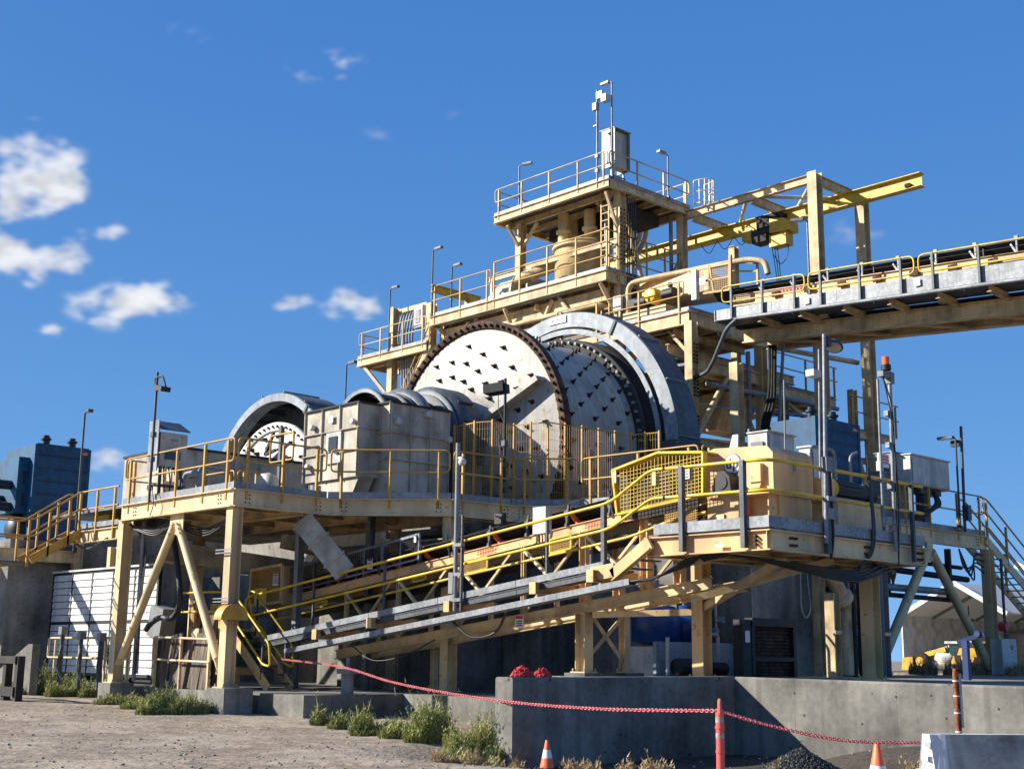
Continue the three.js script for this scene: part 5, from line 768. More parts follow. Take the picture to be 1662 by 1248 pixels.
// ---------- left lower walkway, stair and platform ----------
{
  const w = thing('side_walkway', 'ochre-railed walkway and stair dropping from the deck towards the left motor', 'walkway', V(18, .6, -38)), Y = 5.22;
  part('floor', box(18.05, 20.2, Y - .06, Y - .01, -38.7, -35.55), M.grating, w); part('edge_beam', ibeam(V(18.05, Y - .25, -38.7), V(18.05, Y - .25, -35.6), .36, .16), M.cream, w); toe(w, V(18, Y, -38.0), V(18, Y, -35.6), .15);
  handrail(w, [V(18, Y, -38.4), V(18, Y, -35.6)], { h: 1.12, mid: .58, space: 1.2, open: true }); handrail(w, [V(20.1, Y, -38.7), V(20.1, Y, -35.8)], { h: 1.1, mid: .55, space: 1.4, drop: .1 });
  for (const z of [-38.75, -37.95]) part('stair_stringer', bar(V(18.05, Y - .1, z), V(16.5, 4.2, z), .06, .26), M.ochre, w); for (let i = 1; i < 5; i++) part('tread', box(18 - i * .3 - .13, 18 - i * .3 + .13, Y - i * .2 - .1, Y - i * .2 - .07, -38.72, -37.98), M.grating, w);
  for (const z of [-38.75, -37.95]) { part('stair_rail', [pipe([V(18.05, Y + 1.1, z), V(17.9, Y + 1.1, z), V(16.55, 5.4, z), V(16.3, 5.4, z), V(14, 5.4, z)], .028), pipe([V(18.05, Y + .58, z), V(17.9, Y + .58, z), V(16.55, 4.9, z), V(16.3, 4.9, z), V(14, 4.9, z)], .028)], M.ochre, w); for (const [x, y] of [[17.6, 5.0], [17.0, 4.6], [16.4, 4.3], [15, 4.3]]) part('post', bar(V(x, y - .3, z), V(x, y + 1.1, z), .06, .06), M.ochre, w); }
  part('lower_floor', box(13.9, 16.6, 4.1, 4.16, -41.5, -38), M.grating, w); part('lower_beam', ibeam(V(15, 4.82, -44.95), V(21.1, 4.86, -44.95), .42, .2), M.old, w); column(w, 21.25, -44.95, .7, 5.6, .3, M.old); column(w, 21.25, -42.3, .7, 5.1, .24, M.cream); part('brace', bar(V(21.25, 3.9, -42.2), V(21.25, 5.0, -41.0), .12, .12), M.cream, w); part('landing_post', bar(V(15.9, 0, -38.7), V(15.9, 4.1, -38.7), .1, .1), M.old, w);
  part('upper_slab', box(14.6, 21.0, 5.03, 5.12, -50.2, -46.7), M.grating, w); part('yellow_cover', box(18.6, 19.8, Y, Y + .7, -38.4, -37.4), M.yellow, w);
  part('cable', spline([V(18.0, 4.9, -38.5), V(18, 4.6, -37.5), V(18.0, 4.85, -36.2)], .03), M.hose, w);
}
// far-left backdrop under the motor: sheeted screen and braces
{
  const s = thing('sheeted_screen', 'pale sheeted panel wall with dark braces at the far left', 'screen', V(24, .6, -62)); for (let i = 0; i < 5; i++) part('sheet', box(22.2 + i * 1.2, 23.36 + i * 1.2, .6, 4.2, -62.1, -62), M.cabinet, s); part('brace', [bar(V(22.4, 4.0, -61.8), V(25, .8, -61.8), .2, .2), bar(V(25.4, 4.0, -61.8), V(22.6, .8, -61.8), .12, .12), bar(V(22, 2.4, -61.8), V(28, 2.4, -61.8), .1, .1)], M.old, s); for (const x of [22.6, 24.6, 26.4]) part('column', ibeam(V(x, .5, -61.5), V(x, 6, -61.5), .3, .3, V(1, 0, 0)), M.old, s);
}
// ---------- white louvred panel wall ----------
{
  const w = thing('louvred_wall', 'white louvred panel wall in dark frames below the deck', 'wall', V(20.5, .7, -41.5)), X = 20.5, z0 = -45, z1 = -37.6, y0 = .85, y1 = 4.22, n = 5; const slat = metreUV(clean(prismX([[0, 0], [0, .115], [.0, .12], [1, .12], [1, 0]].map(p => p), 0, .02)));
  const cw = (z1 - z0) / n, rows = 2; const sg = metreUV(clean(new THREE.BoxGeometry(.03, .205, cw - .1).rotateZ(-.12)));
  for (let c = 0; c < n; c++) for (let r = 0; r < rows; r++) { const h = (y1 - y0) / rows, k = 7, st = (h - .08) / k; for (let i = 0; i < k; i++) copyPart(sg, 'slat', M.white, w, V(X, y0 + r * h + .04 + st * (i + .5), z0 + (c + .5) * cw)); }
  for (let c = 0; c <= n; c++) part('mullion', box(X - .02, X + .06, y0 - .2, y1, z0 + c * cw - .05, z0 + c * cw + .05), M.black, w); for (let r = 0; r <= rows; r++) part('transom', box(X - .015, X + .05, y0 + (y1 - y0) * r / rows - .035, y0 + (y1 - y0) * r / rows + .035, z0, z1), M.black, w); part('coping', box(X - .08, X + .12, y1 + .036, y1 + .1, z0 - .05, z1 + .05), M.white, w);
  part('backing', box(X + .08, X + .12, y0 - .2, y1, z0, z1), M.black, w);
}
// ---------- things stored under the deck ----------
{
  const r = thing('pipe_railing', 'low cream pipe railing around grey standpipes at the white louvred wall', 'railing', V(18.6, .7, -39)); part('rail', [loop([V(18.8, 2.0, -41.3), V(18.8, 2.0, -35.9), V(18.8, 1.4, -35.9), V(18.8, 1.4, -41.3)], .035, .08)], M.cream, r); for (const z of [-40.9, -39.2, -37.5, -36.1]) part('post', bar(V(18.85, .6, z), V(18.85, 2, z), .06, .06), M.cream, r);
  for (const [z, h, s, lb] of [[-39.7, 2.1, .12, 'tallest dark standpipe with a valve box at the low railing'], [-38.4, 1.95, .1, 'thinnest dark standpipe between two others at the low railing'], [-37.1, 1.9, .14, 'thickest dark standpipe next to the deck column at the low railing']]) { const p = thing('standpipe', lb, 'standpipe', V(18.5, .6, z), 'standpipes at the railing'); part('pipe', tube(V(18.5, .5, z), V(18.5, h, z), s * .6, 10), M.steel, p); part('valve_box', cbox(V(18.5, h + .12, z), .2, .24, .22), M.grey, p); part('hose', spline([V(18.5, h - .2, z), V(18.3, 1.1, z + .25), V(18.35, .7, z + .5)], .025), M.hose, p); }
  const g = thing('pipe_barrier', 'rectangular cream pipe barrier holding brown boards under the deck', 'barrier', V(18.9, .7, -31.8)); part('rail', loop([V(18.9, 2.02, -34.7), V(18.9, 1.95, -31.6), V(18.9, 1.35, -31.6), V(18.9, 1.4, -34.7)], .035, .08), M.cream, g); for (const z of [-34.6, -33.2, -31.7]) part('post', bar(V(18.92, .62, z), V(18.92, 2, z), .07, .07), M.old, g);
  const bd = [[-34.4, .62, 1.45, .05, 'widest brown board leaning behind the cream pipe barrier'], [-33.75, .5, 1.5, -.12, 'brown board tilted towards the widest board behind the pipe barrier'], [-33.2, .42, 1.4, .14, 'narrowest brown board, tilted, behind the middle post of the pipe barrier'], [-32.6, .5, 1.5, .1, 'slightly tilted brown board in front of the tall standing board'], [-32.1, .45, 1.45, 0, 'upright brown board at the rounded end of the pipe barrier']]; for (const [z, w, h, t, lb] of bd) { const b = solo('board', lb, 'board', new THREE.BoxGeometry(.04, h, w).rotateX(t).rotateZ(-.1).translate(19.1, .62 + h / 2, z), M.wood, V(19.1, .62, z), 'boards leaning under the deck'); }
  solo('board', 'tall grey-brown board standing beside the yellow panel under the deck', 'board', new THREE.BoxGeometry(.05, 2.0, .75).translate(19.5, 1.62, -32.7), M.wood, V(19.5, .62, -32.7)); solo('yellow_panel', 'yellow sheet panel standing in the shade under the deck', 'panel', box(20.6, 20.66, 1.2, 3.0, -34.6, -33.3), M.yellow, V(20.6, 1.2, -34)); solo('timber_post', 'pale upright plank beside the yellow panel', 'plank', box(20.2, 20.3, .62, 3.1, -35.1, -34.7), M.ply, V(20.25, .62, -34.9));
  const e = thing('control_cabinet', 'grey tilted electrical cabinet in shade under the deck', 'cabinet', V(20.6, .62, -37.6)); part('case', new THREE.BoxGeometry(.5, .95, .8).rotateX(.2).translate(20.6, 2.5, -37.4), M.grey, e); part('stand', [bar(V(20.6, .62, -37.7), V(20.6, 2.1, -37.6), .08, .08), bar(V(20.6, .62, -37.1), V(20.6, 2.1, -37.2), .08, .08)], M.steel, e);
  const h = thing('thick_hose', 'thick black rubber hose looping down below the deck', 'hose', V(19.5, 2.3, -35)); part('hose', spline([onX(280, 868, 19.5), onX(288, 925, 19.5), onX(291, 980, 19.5), onX(280, 1002, 19.5), onX(258, 1003, 19.5), onX(244, 1012, 19.5), onX(236, 1022, 19.5)], .085, 40, 10), M.hose, h); part('coupling', tube(onX(280, 866, 19.5), onX(280, 880, 19.5), .1, 10), M.grey, h);
  const p = thing('sump_pump', 'green sump pump skid below the stair landing', 'pump', V(20.8, .62, -33.4)); part('casing', [tube(V(20.8, 1.9, -33.9), V(20.8, 1.9, -33.0), .32, 18), cbox(V(20.9, 1.5, -33.4), .7, .5, 1)], M.green, p); part('skid', [box(20.4, 21.3, 1.0, 1.2, -34.4, -32.7), box(20.45, 20.6, .62, 1, -34.3, -34.1), box(20.45, 20.6, .62, 1, -33, -32.8)], M.peach, p); part('pipe', pipe([V(20.8, 2.2, -33.4), V(20.8, 2.7, -33.4), V(22, 2.7, -33.4)], .09), M.grey, p);
  solo('cyclone_launder', 'dusty cream pipe launder slung under the left end of the deck', 'launder', [bar(V(20, 4.6, -36.5), V(25, 4.0, -34.5), .9, .6), bar(V(22.3, 4.9, -33.5), V(25, 4.5, -33), .4, .4)], M.chute, V(22, 4, -35));
  const v = thing('jacking_post', 'squat grey screw jack on the concrete kerb', 'jack', V(20.4, .62, -27.5)); const q = V(20.45, .62, -27.55); part('stem', tube(q, q.clone().add(V(0, .5, 0)), .16, 10), M.grey, v); part('cap', [tube(q.clone().add(V(0, .5, 0)), q.clone().add(V(0, .62, 0)), .28, 12), tube(q.clone().add(V(0, .62, 0)), q.clone().add(V(0, .9, 0)), .05, 8)], M.grey, v);
  const s2 = thing('steel_barrier', 'dark steel crash barrier frame at the ground edge by the sloped concrete', 'barrier', V(15.5, 0, -37.5)); for (const [px, z] of [[8, 0], [27, 0]]) { const b = onX(px, 1130, 15.6); part('post', bar(V(b.x, 0, b.z), V(b.x, 1.45, b.z), .2, .2), M.dark, s2); } const A = onX(-60, 1075, 15.6), B = onX(32, 1075, 15.6); part('rail', [bar(V(15.5, 1.35, A.z), V(15.5, 1.35, B.z), .1, .2), bar(V(15.5, .5, A.z), V(15.5, .5, B.z), .1, .25)], M.dark, s2);
  solo('ramp_wall', 'sloped grey concrete side wall at the far left', 'wall', prismX([[-42.6, 0], [-42.6, .9], [-40.3, 1.8], [-40.0, 1.8], [-40.0, 0]], 17.7, 17.95), M.conc, V(17.8, 0, -43));
}
// ---------- equipment on the left of the mill deck ----------
{
  const c = thing('control_cabinet', 'beige control cabinet with dark sunshade roof on the cream deck edge', 'cabinet', V(18.6, DY, -33.6)), z = -33.6, x0 = 17.98 + .12, x1 = 18.95;
  part('case', box(x0, x1, 6.75, 7.72, z - .5, z), M.cabBeige, c); part('sunshade', [sheet([V(x0 - .06, 7.78, z + .03), V(x1 + .06, 7.78, z + .03), V(x1 + .0, 8.08, z - .5), V(x0 - .06, 8.08, z - .5)], .03)], M.guardDark, c); part('side_shield', box(x0 - .08, x0 - .05, 6.6, 8.06, z - .55, z + .0), M.guard, c); part('window', box(x0 + .15, x1 - .2, 6.95, 7.18, z, z + .012), M.glass, c); part('vent', box(x0 + .3, x0 + .55, 7.5, 7.53, z, z + .01), M.grey, c); part('stand', [bar(V(x0 + .1, DY, z - .1), V(x0 + .1, 6.74, z - .1), .07, .07), bar(V(x1 - .1, DY, z - .1), V(x1 - .1, 6.74, z - .1), .07, .07), box(x0, x1, 6.2, 6.24, z - .4, z)], M.steel, c);
  for (let k = 0; k < 4; k++) part('cable', spline([V(x0 + .2 + k * .15, 6.75, z - .1), V(x0 + .15 + k * .2, 6.3, z + .05), V(x0 + .3 + k * .12, DY, z - .1)], .02), M.hose, c);
  const l = thing('cream_tank', 'long dusty cream box tank behind the beige control cabinet', 'tank', V(21.5, DY, -37.5)); part('casing', box(20.1, 25, DY - .5, 7.75, -39.6, -36.2), M.chute, l); for (let i = 0; i < 6; i++) part('stiffener', box(20.2 + i * .95, 20.26 + i * .95, DY, 7.7, -36.2, -36.12), M.chute, l); part('top_rim', box(20.05, 25.05, 7.751, 7.82, -39.65, -36.15), M.dark, l);
  const p = thing('lube_pump', 'small cream pump with blue-grey pipes on the left deck', 'pump', V(20.4, DY, -33.4)); part('casing', [lathe([[0, -.2], [.3, -.2], [.35, 0], [.3, .2], [0, .2]], 20.6, 6.3, -31.9, 18), tube(V(20.2, 6.15, -32.6), V(21, 6.15, -32.6), .2, 14)], M.cabBeige, p); part('piping', [pipe([V(19.3, DY, -34.3), V(19.3, 6.7, -34.3), V(19.3, 6.7, -33.5), V(19.3, DY, -33.5)], .06), pipe([V(19.6, DY, -34), V(19.6, 6.9, -34), V(20.6, 6.9, -34)], .05)], M.guard, p); part('drum', tube(V(19.2, DY, -35), V(19.2, 6.5, -35), .25, 16), M.cream, p); part('bucket', tube(V(21.2, DY, -30.4), V(21.2, 6.2, -30.4), .18, 14), M.cabinet, p);
  const f = thing('mill_fence', 'ochre bar fence in front of the smaller left mill', 'fence', V(25.5, DY, -38)); for (let k = 0; k < 9; k++) part('post', bar(V(24.9, DY, -44 + k * 1.05), V(24.9, 7.3, -44 + k * 1.05), .05, .05), M.ochre, f); part('rail', [6.1, 6.7, 7.3].map(y => bar(V(24.9, y, -44), V(24.9, y, -35.6), .04, .04)), M.ochre, f);
  const gt = thing('swing_gate', 'small ochre loop gate beside the pale chute box', 'gate', V(21.4, DY, -31)); part('loop', loop([V(21.5, 7.95, -33.2), V(21.5, 7.95, -32), V(21.5, 7.15, -32), V(21.5, 7.15, -33.2)], .03, .1), M.ochre, gt); part('post', bar(V(21.6, DY, -32.8), V(21.6, 8.2, -32.8), .12, .12), M.guardDark, gt);
}
// ---------- right-hand deck: supports, stair, cabinets, pipework ----------
{
  const r = thing('right_deck_frame', 'cream tube A-frame and stair under the right end of the mill deck', 'frame', V(38.5, 1.17, -21.2)), z = -21.3;
  column(r, 42.2, z, 1.17, 5.3, .34); column(r, 38.35, z - 3, 1.17, 5.3, .28, M.old); column(r, 31.5, -20.9, 1.17, 5.2, .3, M.old);
  part('hanger', box(38.2, 38.55, 4.7, 5.28, z - .05, z + .05), M.cream, r); for (const [a, b] of [[V(38.28, 5.0, z), V(35.0, 1.2, z)], [V(38.5, 5.0, z), V(41.95, 1.4, z)]]) { const br = part('brace', tube(a, b, .15, 12), M.cream, r); part('splice', [bar(at3(a, b, -.03), at3(a, b, .1), .3, .03, V(0, 0, 1)), bar(at3(a, b, .9), at3(a, b, 1), .3, .03, V(0, 0, 1))], M.cream, br); }
  for (const zz of [-21.3, -22.1]) part('stair_stringer', bar(V(42.2, 5.62, zz), V(48, 2.45, zz), .06, .3), M.cream, r); for (let i = 1; i < 16; i++) part('tread', box(42.2 + i * .36 - .13, 42.2 + i * .36 + .13, 5.62 - i * .197, 5.65 - i * .197, -22.07, -21.33), M.galv, r);
  for (const zz of [-21.3, -22.1]) { for (const [a, b] of [[7.05, 3.85], [6.55, 3.35], [6.1, 2.9]]) part('stair_rail', pipe([V(42, a, zz), V(42.4, a - .05, zz), V(48, b, zz)], .03), M.ochre, r); for (const t of [.02, .25, .5, .75]) part('post', bar(V(42.2 + t * 5.8, 5.5 - t * 3.15, zz), V(42.2 + t * 5.8, 6.95 - t * 3.15, zz), .07, .07), M.ochre, r); }
  const pr = thing('pipe_rack', 'hanging steel pipe rack with grey pipes below the right deck', 'pipe rack', V(36, 3, -21)); part('hanger', [bar(V(36.3, 5.2, -21.6), V(36.3, 3.6, -21.6), .16, .16), bar(V(40.1, 5.2, -21.6), V(40.1, 3.5, -21.6), .16, .16), bar(V(33, 3.6, -21.6), V(40.2, 3.55, -21.6), .14, .14)], M.dark, pr); for (const q of [pipe([V(40, 3.8, -21.5), V(34.6, 3.8, -21.5), V(34.3, 3.7, -21.3), V(34.3, 1.2, -21.3)], .11, .3, 12), pipe([V(33.2, 4.2, -21), V(33.2, 2.6, -21), V(33.6, 2.3, -21), V(33.7, 1.2, -21)], .07, .2, 10)]) part('pipe', q, M.guard, pr); for (const q of [pipe([V(41.9, 4.3, -21.9), V(32, 4.5, -21.9)], .1, .2), pipe([V(41.9, 4.7, -22.1), V(32, 4.8, -22.1)], .07, .2)]) part('pipe', q, M.black, pr); for (let k = 0; k < 4; k++) part('cable', spline([V(40.3, 5.2, -21.3), V(40.6 + k * .2, 4.6 - k * .12, -21.3), V(41.3, 4.7 + k * .1, -21.3), V(41.9, 4.5 + k * .2, -21.3)], .03), M.hose, pr);
  const pp = thing('slurry_pipe', 'fat cream slurry pipe bending down beside the concrete pier', 'pipe', V(31.5, 1.17, -20)); part('pipe', pipe([onZ(1345, 905, -20), onZ(1348, 928, -20), onZ(1366, 965, -20), onZ(1377, 985, -20), onZ(1378, 1096, -20)], .2, .4, 14), M.old, pp); part('pipe_flange', [tube(onZ(1366, 968, -20), onZ(1370, 974, -20), .3, 16), tube(onZ(1346, 910, -20), onZ(1346, 916, -20), .3, 16)], M.cream, pp);
  const la = thing('vertical_rack', 'dark upright steel rack with rungs beside the slurry pipe', 'rack', V(32.5, 1.17, -19.8)); part('upright', [1386, 1396, 1403].map(px => { const p = onZ(px, 1000, -19.8); return bar(V(p.x, 1.17, p.z), V(p.x, 4.2, p.z), .1, .1); }), M.dark, la); part('rung', Array.from({ length: 7 }, (_, i) => { const a = onZ(1386, 1000, -19.8), b = onZ(1406, 1000, -19.8); return bar(V(a.x, 1.5 + i * .36, a.z), V(b.x, 1.5 + i * .36, b.z), .03, .03); }), M.dark, la); part('lintel', box(32.0, 33.2, 4.2, 4.3, -19.9, -19.7), M.grey, la);
  for (const [px, l] of [[1352, 'cream steel post standing left of the slurry pipe'], [1432, 'grey steel post with bolt rows right of the cream column']]) { const p = onZ(px, 1000, -19.4); const s = thing('steel_post', l, 'post', V(p.x, 1.17, p.z)); part('post', ibeam(V(p.x, 1.17, p.z), V(p.x, px < 1400 ? 3.3 : 4.3, p.z), .3, .28, V(1, 0, 0)), px < 1400 ? M.old : M.grey, s); part('gusset', cbox(V(p.x, 2.3, p.z + .16), .3, .1, .02), M.old, s); }
  const bx = thing('control_cabinet', 'white control box with a red knob on the right deck column', 'cabinet', V(42.1, 1.2, -20.9)); part('case', box(41.65, 42.65, 1.2, 2.35, -21.1, -20.7), M.cabinet, bx); part('knob', tube(V(42.4, 2.75, -21.1), V(42.4, 2.75, -20.85), .14, 14), M.red, bx); part('label_plate', box(42.25, 42.4, 2.0, 2.14, -20.7, -20.69), M.red, bx); part('conduit', tube(V(42.45, 2.35, -20.95), V(42.45, 5, -20.95), .05), M.steel, bx);
}
function cabinet(label, x0, x1, y0, y1, z0, z1, m, extra) { const c = thing('control_cabinet', label, 'cabinet', V((x0 + x1) / 2, y0, (z0 + z1) / 2)); part('case', box(x0, x1, y0, y1, z0, z1), m, c); part('door', box(x0 + .05, x1 - .05, y0 + .06, y1 - .06, z1, z1 + .015), m, c); part('hinge_strip', box(x0 + .06, x0 + .09, y0 + .1, y1 - .1, z1 + .016, z1 + .03), M.grey, c); part('roof_lip', box(x0 - .04, x1 + .04, y1 + .001, y1 + .04, z0 - .04, z1 + .06), m, c); if (extra) extra(c); return c; }
{
  cabinet('white cabinet with clamps on top, between the peach chute and teal motor', 28.75, 30.0, DY, 7.55, -21.1, -20.5, M.cabinet, c => part('door_clamp', [.2, .5, .9].map(t => cbox(V(28.72, DY + t * 1.6, -20.8), .06, .14, .4)), M.grey, c));
  cabinet('tall grey cabinet on the right deck beside the white box', 37.6, 38.6, DY, 8.15, -22.6, -22, M.grey); cabinet('short grey cabinet next to the tall grey one', 36.7, 37.4, DY, 7.4, -22.4, -21.9, M.grey);
  cabinet('large white sun-shielded box on a stand over the right handrail', 37.85, 40.3, 7.1, 8.06, -22.1, -21.5, M.cabinet, c => part('stand', [bar(V(39, DY, -21.8), V(39, 7.08, -21.8), .3, .3), box(38.6, 39.9, 6.9, 7.09, -22, -21.6)], M.steel, c));
  cabinet('slim white meter box on grey legs behind the yellow rail', 25.35, 25.75, 5.3, 6.35, -17.2, -16.9, M.cabinet, c => part('leg', [bar(V(25.4, 4.1, -17), V(25.4, 5.3, -17), .06, .06), bar(V(25.7, 4.1, -17), V(25.7, 5.3, -17), .06, .06)], M.galv, c));
  const s = thing('pipe_stand', 'bent galvanised pipe stand beside the slim meter box', 'stand', V(25.2, 4.1, -16.6)); part('hoop', loop([V(24.9, 4.1, -16.6), V(24.9, 6.3, -16.6), V(25.9, 6.3, -16.6), V(25.9, 4.1, -16.6)], .04, .2), M.galv, s); part('pipe', pipe([V(26.2, 4.1, -16.4), V(26.2, 6.2, -16.4), V(26.5, 6.3, -16.4)], .035, .15), M.galv, s);
  const k = thing('red_horn', 'pink and white warning sign box on a pipe above the head platform', 'sign', V(26.2, 4.1, -15.6)); part('board', cbox(V(26.2, 6.0, -15.55), .42, .3, .04), M.signWhite, k); part('print', [.07, 0, -.07].map(y => cbox(V(26.22, 6.02 + y, -15.525), .36, .05, .006)), M.chain, k); part('pipe', bar(V(26.2, 4.1, -15.6), V(26.2, 5.84, -15.6), .06, .06), M.galv, k); part('lamp', cbox(V(26.0, 5.85, -15.52), .14, .22, .1), M.cabinet, k);
  const hb = thing('flex_cables', 'black flexible cable trunk curling below the large white box', 'cable', V(38.8, DY, -21.5)); for (let i = 0; i < 5; i++) part('cable', spline([V(39.2, 7.0, -21.5), V(39.3 - i * .05, 6.6, -21.35), V(38.9 - i * .14, 6.4 - i * .05, -21.35), V(38.3 - i * .1, 6.1, -21.4), V(38.0, DY, -21.5)], .07, 20), M.black, hb);
  const rk = thing('riser_cables', 'black cable riser climbing the tower above the teal motor', 'cable', V(37.5, 6, -27.5)); for (let i = 0; i < 3; i++) part('cable', spline([onX(1249 + i * 5, 560, 37.5), onX(1250 + i * 4, 610, 37.5), onX(1247 + i * 5, 650, 37.5), onX(1238 + i * 5, 690, 37.5), onX(1239 + i * 5, 745, 37.5)], .055, 24, 8), M.rubber, rk); part('tray', bar(onX(1272, 560, 37.7), onX(1262, 740, 37.7), .1, .06), M.galv, rk);
}
// ---------- tanks and pumps in the shade behind the retaining wall ----------
{
  for (const [px, r, h, l] of [[1065, .62, 2.95, 'large dark blue pressure vessel in shade behind the retaining wall'], [1112, .5, 2.75, 'smaller dark blue pressure vessel next to a white stand']]) { const p = onZ(px, 1040, -22.3), t = thing('pressure_vessel', l, 'tank', V(p.x, 1.17, p.z)); part('shell', new THREE.LatheGeometry([[.01, 1.9], [r, 2.0], [r, h - .25], [r * .8, h - .06], [.18, h], [.18, h + .2], [.01, h + .2]].map(q => new THREE.Vector2(...q)), 28).translate(p.x, 0, p.z), mat(.015, .06, .22, { rough: .3 }), t); part('nozzle', [tube(V(p.x, h + .2, p.z), V(p.x, h + .6, p.z), .1, 10), tube(V(p.x - .3, h + .45, p.z), V(p.x + .3, h + .45, p.z), .08, 10)], M.grey, t); part('skid', [box(p.x - r, p.x + r, 1.17, 1.88, p.z - r, p.z + r)], M.white, t); }
  const w = thing('dosing_skid', 'white panel skid with pipes under the head platform', 'skid', V(27, 1.17, -21.6)); part('panel', box(25.3, 28.4, 1.17, 2.0, -21.6, -21.5), mat(.3, .36, .42, { rough: .5, tex: T_paint, size: 2 }), w); for (const q of [pipe([V(26.6, 1.2, -21.3), V(26.6, 2.2, -21.3), V(27.5, 2.2, -21.3), V(27.5, 1.2, -21.3)], .05, .1), pipe([V(25.5, 1.2, -21.3), V(25.5, 2.1, -21.3)], .05), ...[0, 1, 2, 3, 4].map(i => pipe([V(27.0 + i * .24, 2.1, -21.7), V(27.0 + i * .24, 4.0 - i * .2, -21.7), V(27.3 + i * .24, 4.1 - i * .2, -21.7)], .035, .1))]) part('pipe', q, M.cabinet, w); part('pump', [tube(V(25.6, 1.4, -21.1), V(26.4, 1.4, -21.1), .2, 14), tube(V(26.8, 1.35, -21.1), V(27.5, 1.35, -21.1), .16, 14)], M.black, w); for (let i = 0; i < 5; i++) part('gauge', tube(V(27 + i * .25, 2.3 + (i % 3) * .3, -21.65), V(27 + i * .25, 2.3 + (i % 3) * .3, -21.5), .09, 12), M.grey, w);
  const s = thing('oil_cooler', 'dark framed oil cooler with brown slatted core behind the wall', 'cooler', V(28, 1.17, -19.9)), a = onZ(1216, 1050, -19.9).x, b = onZ(1288, 1050, -19.9).x; part('frame', [box(a, a + .12, 1.17, 2.55, -20, -19.8), box(b - .12, b, 1.17, 2.55, -20, -19.8), box(a, b, 2.4, 2.6, -20.02, -19.78), box(a, b, 1.55, 1.65, -20.0, -19.79)], M.black, s); for (let i = 0; i < 14; i++) part('fin', box(a + .12, b - .12, 1.2 + i * .086, 1.25 + i * .086, -19.95, -19.9), M.rust, s); part('core', box(a + .1, b - .1, 1.18, 2.4, -20, -19.96), M.dark, s); part('notice', box(a - .28, a - .1, 2.0, 2.28, -19.8, -19.79), M.signWhite, s); part('side_box', box(a - .35, a - .02, 1.17, 2.55, -20.1, -19.81), M.black, s);
  const rp = thing('hanging_rope', 'loop of pale rope hanging against the concrete pier', 'rope', V(29.3, 2.6, -20.85)); part('rope', spline([onZ(1299, 905, -20.85), onZ(1300, 950, -20.85), onZ(1302, 990, -20.85), onZ(1309, 1003, -20.85), onZ(1316, 990, -20.85), onZ(1312, 950, -20.85), onZ(1308, 905, -20.85)], .02, 30), M.cabinet, rp);
}
// ---------- light poles ----------
function lampPole(label, base, h, o = {}) {
  const p = thing('light_pole', label, 'light pole', base, o.group), top = base.clone().add(V(o.lean ?? 0, h, 0)), m = o.mat || M.galv; const a = o.dir || V(0, 0, 1), r = o.r ?? .035;
  part('mast', tube(base, top, r, 8), m, p); if (o.plate !== false) { part('clamp', cbox(base.clone().add(V(0, .1, 0)), .12, .16, .12), M.steel, p); part('clamp', cbox(base.clone().add(V(0, .55, 0)), .1, .06, .1), M.steel, p); }
  if (o.type !== 'none') { const e = top.clone().addScaledVector(a, o.arm ?? .2); const q = part('arm', pipe([top.clone().add(V(0, -.02, 0)), top.clone().add(V(0, .04, 0)).addScaledVector(a, .06), e.clone().add(V(0, .05, 0))], r * .8, .05), m, p); const w = o.head ?? .42; const hd = e.clone().addScaledVector(a, w * .45).add(V(0, .06, 0));
    const hm = part('lamp_head', [new THREE.BoxGeometry(.17, .09, w).applyMatrix4(basis(hd.clone().addScaledVector(a, -w / 2), hd.clone().addScaledVector(a, w / 2)))], o.headMat || m, p); part('lens', new THREE.BoxGeometry(.13, .02, w * .75).translate(0, -.05, 0).applyMatrix4(basis(hd.clone().addScaledVector(a, -w / 2), hd.clone().addScaledVector(a, w / 2))), M.cabinet, hm); }
  return p;
}
const dz = V(0, 0, 1), dx = V(1, 0, 0), nx = V(-1, 0, 0), nz = V(0, 0, -1), gM = M.guard;
